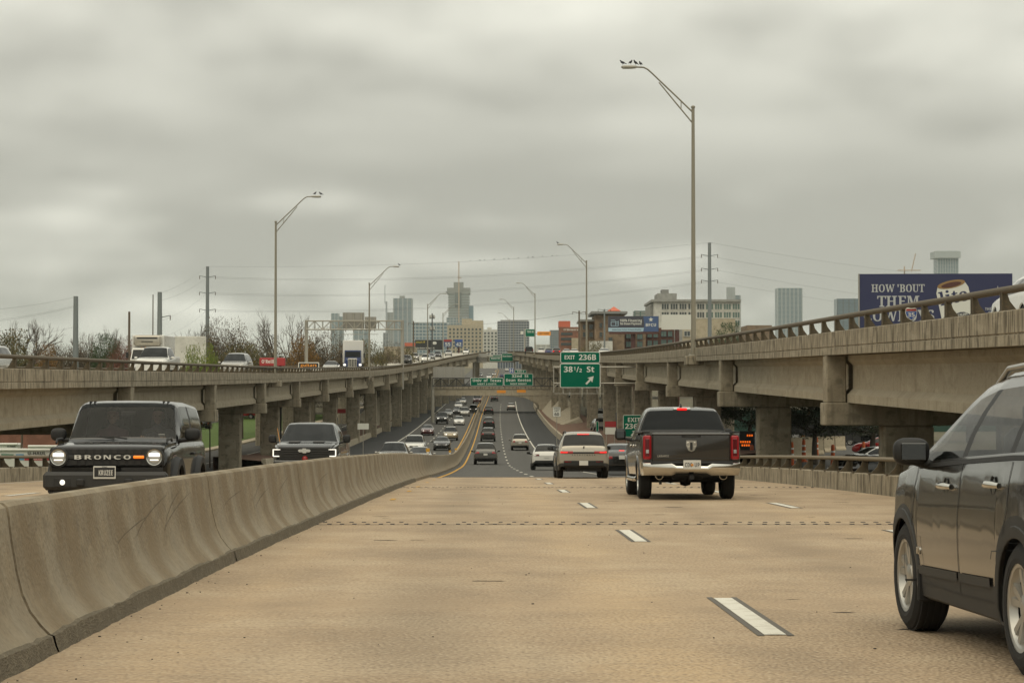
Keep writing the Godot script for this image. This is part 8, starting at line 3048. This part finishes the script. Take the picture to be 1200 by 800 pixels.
# unit tree, about 1 m crown radius and 2.4 m tall before scaling: [wood mesh, crown mesh]
func tree_meshes(kind: String, v: int) -> Array:
	var key := kind + str(v)
	if crowns.has(key):
		return crowns[key]
	var r := RandomNumberGenerator.new()
	r.seed = hash(key)
	var wood := MB.new()
	var leaf := MB.new()
	var pal: Array = {
		"brown": [Vector3(0.085, 0.06, 0.036), Vector3(0.11, 0.08, 0.048), Vector3(0.075, 0.065, 0.046)],
		"rust": [Vector3(0.12, 0.035, 0.022), Vector3(0.09, 0.03, 0.025), Vector3(0.13, 0.06, 0.03)],
		"olive": [Vector3(0.085, 0.075, 0.025), Vector3(0.12, 0.09, 0.03), Vector3(0.06, 0.06, 0.025)],
		"gold": [Vector3(0.2, 0.1, 0.02), Vector3(0.16, 0.085, 0.025), Vector3(0.1, 0.07, 0.025)],
		"green": [Vector3(0.035, 0.06, 0.02), Vector3(0.05, 0.075, 0.025), Vector3(0.028, 0.045, 0.018)],
		"oak": [Vector3(0.03, 0.038, 0.018), Vector3(0.04, 0.045, 0.022), Vector3(0.022, 0.03, 0.015)],
		"bush": [Vector3(0.12, 0.16, 0.025), Vector3(0.16, 0.17, 0.035), Vector3(0.08, 0.12, 0.02)],
		"bare": [Vector3(0.1, 0.07, 0.05), Vector3(0.1, 0.07, 0.05), Vector3(0.1, 0.07, 0.05)]}[kind]
	var trunk_top := Vector3(r.randf_range(-0.05, 0.05), 0.95, r.randf_range(-0.05, 0.05))
	wood.tube([Vector3.ZERO, trunk_top * 0.5 + Vector3(0.02, 0, 0), trunk_top], [0.085, 0.065, 0.05], 7)
	var ends := []
	var stack := []
	for i in 7:
		var a := TAU * i / 7.0 + r.randf_range(-0.4, 0.4)
		var up := r.randf_range(0.15, 1.2)
		stack.append([trunk_top * r.randf_range(0.75, 1.0), Vector3(cos(a), up, sin(a)).normalized(), 0.62, 0.032, 0])
	var depth_max := 4 if kind == "bare" else 3 if kind == "brown" else 2
	while not stack.is_empty():
		var q: Array = stack.pop_back()
		var p: Vector3 = q[0]
		var dir: Vector3 = q[1]
		var mid: Vector3 = p + dir * q[2] * 0.5 + Vector3(r.randf_range(-1, 1), r.randf_range(-0.5, 1), r.randf_range(-1, 1)) * q[2] * 0.08
		var end: Vector3 = p + (dir + Vector3(0, 0.12, 0)).normalized() * q[2]
		wood.tube([p, mid, end], [q[3], q[3] * 0.75, q[3] * 0.45], 5 if q[4] < 2 else 3, false)
		ends.append(end)
		if q[4] < depth_max:
			for k in 3:
				var nd := (dir + Vector3(r.randf_range(-1, 1), r.randf_range(-0.45, 0.75), r.randf_range(-1, 1)) * 0.8).normalized()
				stack.append([mid.lerp(end, r.randf_range(0.2, 1.0)), nd, q[2] * r.randf_range(0.5, 0.72), q[3] * 0.55, q[4] + 1])
	var dens: int = {"bare": 0, "brown": 20, "rust": 40, "oak": 60, "bush": 60, "green": 50}.get(kind, 40)
	for e in ends:
		if r.randf() < 0.12:
			continue
		var shade: Vector3 = pal[r.randi() % 3]
		var cr := r.randf_range(0.2, 0.38)
		for k in dens:
			var o := Vector3(r.randfn(), r.randfn() * 0.8, r.randfn()) * cr * 0.55
			var c: Vector3 = e + o
			var s := r.randf_range(0.014, 0.028)
			var u := Vector3(r.randfn(), r.randfn(), r.randfn()).normalized()
			var w := u.cross(Vector3(r.randfn(), r.randfn(), r.randfn())).normalized()
			var g: Vector3 = shade * r.randf_range(0.7, 1.6)
			leaf.tint = Color(g.x, g.y, g.z)
			leaf.tri(c - u * s - w * s * 0.3, c + w * s * 0.7, c + u * s - w * s * 0.2)
			leaf.tri(c - u * s * 0.9 - w * s * 0.3, c + u * s - w * s * 0.2, c - w * s * 0.9)
	# twigs and small leaves filling a rounded, gappy crown
	if kind != "bare":
		var nz := FastNoiseLite.new()
		nz.seed = hash(key) % 1000
		nz.frequency = 1.7
		nz.fractal_octaves = 3
		var made := 0
		var tries := 0
		var want: int = {"brown": 4200, "oak": 6500, "green": 5200, "bush": 5200}.get(kind, 4600)
		while made < want and tries < 60000:
			tries += 1
			var p := Vector3(r.randf_range(-1, 1), r.randf_range(-1, 1), r.randf_range(-1, 1))
			var edge := 1.0 + 0.45 * nz.get_noise_3d(p.x * 0.9, p.y * 0.9 + 7.0, p.z * 0.9)
			if p.length() > edge or nz.get_noise_3dv(p) < -0.06:
				continue
			made += 1
			var c := Vector3(p.x * 1.02, 1.42 + p.y * 0.72, p.z * 1.02)
			var g: Vector3 = pal[made % 3] * r.randf_range(0.7, 1.6)
			leaf.tint = Color(g.x, g.y, g.z)
			var u := (Vector3(r.randfn(), r.randfn() + 0.3, r.randfn()) + p * 0.8).normalized()
			var w := u.cross(Vector3(r.randfn(), r.randfn(), r.randfn())).normalized()
			var s := r.randf_range(0.02, 0.045)
			var th := s * (0.35 if kind in ["brown", "rust"] else 0.8)
			leaf.tri(c - u * s, c + w * th, c + u * s)
	crowns[key] = [wood.mesh(), leaf.mesh()]
	return crowns[key]

func tree(label: String, kind: String, v: int, at: Vector3, wide: float, tall: float, group := "", called := "tree") -> void:
	var m := tree_meshes(kind, v)
	var root := thing(called, label, "tree" if called != "bush" else "bush", at, v * 1.3 + at.x, group)
	root.scale = Vector3(wide, tall, wide)
	part(root, "trunk", m[0], M.bark if kind != "bare" else M.twig)
	if (m[1] as ArrayMesh).get_surface_count():
		part(root, "crown", m[1], M.foliage)

func lot(d: float) -> float:
	return land(d) + 1.42

func px_tree(label: String, kind: String, v: int, x0: float, x1: float, y0: float, d: float, group: String, called := "tree") -> void:
	var base := land(d) if x0 < 560.0 or d > 420.0 else lot(d)
	var top := at_px(0, y0, d).y
	var w := (x1 - x0) * d / FPX * 0.5
	var ms := tree_meshes(kind, v)
	var bb: AABB = (ms[0] as ArrayMesh).get_aabb()
	if (ms[1] as ArrayMesh).get_surface_count():
		bb = bb.merge((ms[1] as ArrayMesh).get_aabb())
	tree(label, kind, v, Vector3(((x0 + x1) * 0.5 - 600.0) * d / FPX, base, -d), w * (2.0 if kind == "bare" else 1.5) / (0.42 * minf(bb.size.x, bb.size.z)), (top - base) / (bb.end.y * 0.93), group, called)

func build_trees() -> void:
	var g := "trees behind the left viaduct"
	for q in [
		["olive brown tree at the far left edge", "olive", 0, -22, 34, 391, 300],
		["bare round tree standing clear near the left edge", "bare", 0, 14, 50, 379, 330],
		["rust tinted low tree right of the bare round tree", "rust", 0, 34, 62, 406, 340],
		["small golden tree left of the thick steel pole", "gold", 0, 46, 64, 409, 300],
		["bare brown tree left of the thick steel pole", "brown", 1, 54, 88, 394, 330],
		["bare brown tree right of the thick steel pole", "brown", 0, 90, 114, 396, 330],
		["bare grey tree behind the two small green trees", "bare", 1, 102, 128, 388, 350],
		["small dark green tree, taller of the green pair", "green", 0, 124, 142, 393, 320],
		["small green tree, lower of the green pair", "green", 1, 110, 132, 397, 322],
		["rust red tree left of the refrigerated truck", "rust", 1, 130, 158, 396, 310],
		["dark red low bush before the rust red tree", "rust", 0, 128, 156, 409, 290],
		["bare brown tree just right of the steel power pole", "brown", 0, 240, 288, 379, 300],
		["grey bare tree behind the light SUV", "bare", 0, 228, 262, 386, 330],
		["bushy brown tree above the red shop sign", "brown", 1, 282, 330, 388, 300],
		["olive tree low behind the light SUV", "olive", 1, 262, 304, 403, 280],
		["tall bare tree beside the nearest left lamp post", "bare", 1, 318, 350, 370, 330],
		["gold brown tree below the left gantry corner", "gold", 1, 340, 368, 394, 320],
		["large brown tree under the gantry, left of the lorry", "brown", 0, 362, 402, 388, 330],
		["brown tree rising behind the lorry", "brown", 1, 392, 424, 394, 350],
		["olive brown tree right of the lorry", "olive", 0, 420, 448, 402, 360],
		["low brown tree beyond the gantry's road-side post", "brown", 0, 444, 476, 404, 420],
		["low olive scrub right of the gantry post", "olive", 1, 452, 486, 409, 440]]:
		px_tree(q[0], q[1], q[2], q[3], q[4], q[5], q[6], g)
	# dense backdrop behind them that reads as one mass
	var mm := MultiMesh.new()
	mm.transform_format = MultiMesh.TRANSFORM_3D
	mm.mesh = tree_meshes("brown", 1)[1]
	var r := RandomNumberGenerator.new()
	r.seed = 404
	var ts := []
	for i in 190:
		var d := r.randf_range(380, 520)
		var px := r.randf_range(-60, 470)
		var h := r.randf_range(2.6, 4.4) * d / 400.0
		ts.append(Transform3D(Basis.from_scale(Vector3(h * 1.3, h, h * 1.3)).rotated(Vector3.UP, r.randf() * TAU), Vector3((px - 600) * d / FPX, land(d) + 0.2, -d)))
	mm.instance_count = ts.size()
	for i in ts.size():
		mm.set_instance_transform(i, ts[i])
	var mi := MultiMeshInstance3D.new()
	mi.name = numbered("distant_woodland")
	mi.multimesh = mm
	mi.material_override = M.foliage
	add_child(mi)
	mi.set_meta("kind", "stuff")
	tag(mi, "distant brown winter woodland behind the left viaduct", "woodland")
	px_tree("bright yellow-green young tree in front of the white hoarding", "bush", 0, 218, 240, 405, 178, "young trees behind the left viaduct")
	px_tree("low yellow-green young tree right of the hoarding", "bush", 1, 238, 254, 409, 180, "young trees behind the left viaduct")
	# right: oaks under and past the viaduct
	g = "oaks beyond the right viaduct"
	px_tree("dark live oak left of the construction barrels", "oak", 0, 918, 992, 462, 150, g)
	px_tree("dark live oak with a thick trunk right of the barrels", "oak", 1, 985, 1060, 462, 165, g)
	px_tree("dark live oak behind the message board", "oak", 0, 846, 912, 460, 190, g)
	px_tree("dark tree far under the viaduct above the parked cars", "oak", 1, 1040, 1120, 455, 210, g)
	px_tree("small olive tree low in front of the brick flats", "olive", 0, 682, 706, 402, 480, g)
	px_tree("small green tree beside the white office's foot", "green", 1, 840, 868, 383, 500, g)

func build_roadside() -> void:
	# hoarding beyond the left viaduct (white board)
	var d := 196.0
	var c := at_px(219, 412, d)
	var root := thing("hoarding", "plain white hoarding behind the yellow-green bush", "hoarding", c)
	shapes_box(root, "board", Vector3.ZERO, Vector3(44 * d / FPX, 36 * d / FPX, 0.3), 0.05, M.stucco_white)
	for x in [-1.2, 1.2]:
		shapes_box(root, "post", Vector3(x, (land(d) - c.y - 1.3) * 0.5, -0.3), Vector3(0.2, c.y - land(d) - 1.3 + 0.4, 0.2), 0.02, M.dark_steel)
	# moving trailers in the lot under the left viaduct
	for q in [[-20.0, 86.0, 526.0, 150.0, "white moving trailer with black lettering and red band", true], [-30.0, 20.5, 519.5, 172.0, "smaller white moving trailer behind, cut by the left edge", true], [33.0, 110.0, 522.0, 166.0, "plain white trailer roof behind the lettered trailer", false]]:
		d = q[3]
		var k := d / FPX
		var a := at_px(q[0], q[2], d)
		var b := at_px(q[1], q[2], d)
		var g := land(d)
		var len_: float = b.x - a.x
		var h: float = a.y - g - 0.55
		root = thing("cargo_trailer", q[4], "trailer", Vector3((a.x + b.x) * 0.5, g, -d))
		var mb := MB.new()
		mb.bevel(Vector3(0, 0.55 + h * 0.5, -1.0), Vector3(len_, h, 2.0), 0.1)
		bpart(root, "box", mb, M.trailer_white)
		mb = MB.new()
		mb.tube([Vector3(-len_ * 0.5, 0.55 + h - 0.06, 0.02), Vector3(len_ * 0.5, 0.55 + h - 0.06, 0.02)], [0.11, 0.11], 8)
		bpart(root, "roof_rail", mb, M.trailer_white)
		if q[5]:
			var px: float = 43.0 if q[0] > -25 else 13.5
			letters(root, "U-HAUL", (3.0 if q[0] > -25 else 1.8) * k, Vector3(at_px(px, 0, d).x - root.position.x, at_px(0, 531.0 if q[0] > -25 else 522.8, d).y - g, 0.03), M.sign_black, 0.02, (21.0 if q[0] > -25 else 10.0) * k)
		if q[0] == -20.0:
			mb = MB.new()
			mb.box(Vector3(at_px(43.5, 0, d).x - root.position.x, at_px(0, 536.6, d).y - g, 0.015), Vector3(29.5 * k, 5.0 * k, 0.03))
			bpart(root, "red_band", mb, M.trailer_red)
			letters(root, "moving & storage", 1.3 * k, Vector3(at_px(43, 0, d).x - root.position.x, at_px(0, 537.6, d).y - g, 0.03), M.sign_white, 0.01, 14 * k)
			mb = MB.new()
			mb.prism(PackedVector2Array([Vector2(-5, 3.5), Vector2(4.5, 3.5), Vector2(4.8, -3.5), Vector2(-2.5, -3.5)]), Vector3(at_px(23.5, 0, d).x - root.position.x, at_px(0, 535.3, d).y - g, 0.005), Vector3(k, 0, 0), Vector3(0, k, 0), Vector3(0, 0, 0.025))
			bpart(root, "blue_patch", mb, M.trailer_blue)
			mb = MB.new()
			mb.prism(PackedVector2Array([Vector2(-8, 2.5), Vector2(7, 2.0), Vector2(5, -0.5), Vector2(3, -3.5), Vector2(-2, -3), Vector2(-8, -0.5)]), Vector3(at_px(9.5, 0, d).x - root.position.x, at_px(0, 534, d).y - g, 0.005), Vector3(k, 0, 0), Vector3(0, k, 0), Vector3(0, 0, 0.025))
			bpart(root, "green_patch", mb, M.trailer_green)
		truck_wheels(root, [-1.0], 0.34, minf(len_ * 0.2, 0.9))
	var up := thing("utility_post", "dark leaning post behind the moving trailers", "post", Vector3(at_px(24.5, 0, 160).x, land(160.0), -160.0))
	var pm := MB.new()
	pm.tube([Vector3.ZERO, Vector3(0.12, 5.2, 0)], [0.09, 0.08], 8)
	bpart(up, "shaft", pm, M.wood_pole)
	# works zone under the right viaduct
	d = 150.0
	var k := d / FPX
	c = at_px(875.5, 518, d)
	root = thing("message_board", "portable message board with amber lights behind the pier", "message board", Vector3(c.x, lot(d), -d))
	var by := c.y - lot(d)
	shapes_box(root, "panel", Vector3(0, by, 0), Vector3(18 * k, 26 * k, 0.25), 0.04, M.sign_black)
	for q in [[4.0, 8.0, 3], [-1.5, 0.5, 5], [-1.0, -3.5, 4]]:
		for i in q[2]:
			shapes_box(root, "amber_cell", Vector3((q[0] - q[2] * 1.2 + i * 2.6) * k, by + q[1] * k, 0.13), Vector3(1.7 * k, 2.3 * k, 0.03), 0.01, M.amber_glow)
	shapes_box(root, "mast", Vector3(0, by * 0.5, -0.1), Vector3(0.16, by, 0.16), 0.02, M.machine_orange)
	shapes_box(root, "trailer_base", Vector3(0, 0.5, -0.2), Vector3(2.2, 0.3, 1.4), 0.05, M.machine_orange)
	truck_wheels(root, [-0.2], 0.32, 1.1)
	# concrete barriers in a row, white and grimy
	for i in 5:
		var x0 := 926.0 + i * 13.0
		var dd := 158.0 + i * 7.0
		var p := Vector3(at_px(x0 + 6.0, 0, dd).x, lot(dd), -dd)
		root = thing("concrete_barrier", "pale precast barrier in the works row, %s" % ["nearest the pier", "second from the pier", "third from the pier", "fourth from the pier", "farthest from the pier"][i], "barrier", p, 0.35, "precast barriers in the works zone")
		var mb := MB.new()
		mb.prism(PackedVector2Array([Vector2(-0.3, 0), Vector2(0.3, 0), Vector2(0.3, 0.1), Vector2(0.14, 0.35), Vector2(0.1, 1.7 - i * 0.12), Vector2(-0.1, 1.7 - i * 0.12), Vector2(-0.14, 0.35), Vector2(-0.3, 0.1)]), Vector3(-0.48, 0, 0), Vector3(0, 0, 1), Vector3.UP, Vector3(0.96, 0, 0))
		bpart(root, "block", mb, M.stucco_beige)
	# orange channelisers
	var xs := [881.0, 928.0, 942.0, 957.0, 976.0, 1012.0]
	for i in xs.size():
		var dd := 140.0 + (i % 4) * 7.0
		var p := Vector3(at_px(xs[i], 0, dd).x, lot(dd) + 0.02, -dd)
		root = thing("traffic_channeliser", "orange traffic post with white bands, %s in the works zone" % ["leftmost", "second from left", "third from left", "third from right", "second from right", "rightmost"][i], "traffic cone", p, 0.0, "orange posts in the works zone")
		var mb := MB.new()
		mb.lathe(Vector3.ZERO, Vector3.UP, [Vector2(0.3, 0.0), Vector2(0.3, 0.08), Vector2(0.16, 0.1), Vector2(0.12, 1.5), Vector2(0.08, 1.62), Vector2(0.0, 1.62)], 12)
		bpart(root, "body", mb, M.barrel_orange)
		for y in [0.7, 1.1]:
			mb = MB.new()
			mb.lathe(Vector3(0, y, 0), Vector3.UP, [Vector2(0.148, 0.0), Vector2(0.142, 0.12)], 12)
			bpart(root, "band", mb, M.sign_white)
	# dark screen fence and green screen behind
	root = thing("screen_fence", "black mesh fence behind the pale barriers", "fence")
	for i in 9:
		var x := 928.0 + i * 9.0
		var a := at_px(x, 0, 196.0)
		var b := at_px(x + 9.0, 0, 196.0)
		var mb := MB.new()
		mb.box(Vector3((a.x + b.x) * 0.5, lot(196.0) + 1.5 + (8 - i) * 0.08, -196.0), Vector3(b.x - a.x - 0.02, 1.9, 0.04))
		bpart(root, "mesh_panel", mb, M.fence_black)
		mb = MB.new()
		mb.tube([Vector3(a.x, lot(196.0), -195.9), Vector3(a.x, lot(196.0) + 3.1, -195.9)], [0.05, 0.05], 6)
		bpart(root, "post", mb, M.dark_steel)
	root = thing("green_fence", "long green construction screen at the back of the underpass", "fence")
	for i in 12:
		var x := 850.0 + i * 30.0
		var a := at_px(x, 0, 255.0)
		var b := at_px(x + 30.0, 0, 255.0)
		shapes_box(root, "screen_panel", Vector3((a.x + b.x) * 0.5, lot(255.0) + 1.6, -255.0), Vector3(b.x - a.x - 0.03, 2.6, 0.05), 0.01, M.mesh_green)
	# digger cab
	d = 210.0
	c = at_px(987, 514, d)
	root = thing("construction_machine", "orange construction machine behind the black fence", "machine", Vector3(c.x, lot(d), -d))
	shapes_box(root, "body", Vector3(0, 1.5, 0), Vector3(1.5, 1.2, 2.2), 0.1, M.machine_orange)
	shapes_box(root, "cab", Vector3(0.1, 2.5, 0.2), Vector3(1.1, 1.2, 1.2), 0.1, M.machine_orange)
	shapes_box(root, "cab_window", Vector3(0.1, 2.6, 0.81), Vector3(0.85, 0.7, 0.04), 0.01, M.car_glass)
	shapes_box(root, "track", Vector3(-0.7, 0.5, 0), Vector3(0.45, 0.9, 2.4), 0.2, M.black_plastic)
	shapes_box(root, "track", Vector3(0.7, 0.5, 0), Vector3(0.45, 0.9, 2.4), 0.2, M.black_plastic)
	root = thing("digger_arm", "folded yellow digger arm near the live oak", "machine", Vector3(at_px(939, 0, 200).x, lot(200.0), -200.0))
	var am := MB.new()
	am.tube([Vector3(0, 0, 0), Vector3(0.3, 2.2, 0), Vector3(0.9, 3.6, 0), Vector3(1.3, 2.2, 0)], [0.2, 0.24, 0.2, 0.14], 6)
	bpart(root, "boom", am, M.amber_paint)
	shapes_box(root, "bucket", Vector3(1.35, 1.9, 0), Vector3(0.6, 0.6, 0.6), 0.1, M.amber_paint)
	# small green street signs
	for q in [[1036.0, 528.0, 150.0, "small green street sign above the white saloon", 9.0, 10.0], [1034.0, 509.0, 240.0, "small green street name far in the underpass", 14.0, 5.0], [700.0, 500.0, 165.0, "narrow green sign edge-on between right piers", 3.0, 13.0]]:
		d = q[2]
		k = d / FPX
		c = at_px(q[0], q[1], d)
		root = thing("street_name_sign", q[3], "road sign", Vector3(c.x, lot(d), -d))
		panel(root, Vector3(0, c.y - lot(d), 0), q[4] * k, q[5] * k, M.sign_green, M.sign_white, 0.02, 0.04)
		var mb := MB.new()
		mb.tube([Vector3(0, 0, -0.07), Vector3(0, c.y - lot(d), -0.07)], [0.04, 0.04], 6)
		bpart(root, "post", mb, M.galvanised)

func _ready() -> void:
	setup_view()
	materials()
	car_materials()
	sign_materials()
	city_materials()
	leaf_material()
	build_setting()
	build_crossing()
	build_city()
	build_trees()
	build_heroes()
	build_traffic()
	build_lamps()
	build_signs()
	build_billboards()
	build_power()
	build_roadside()
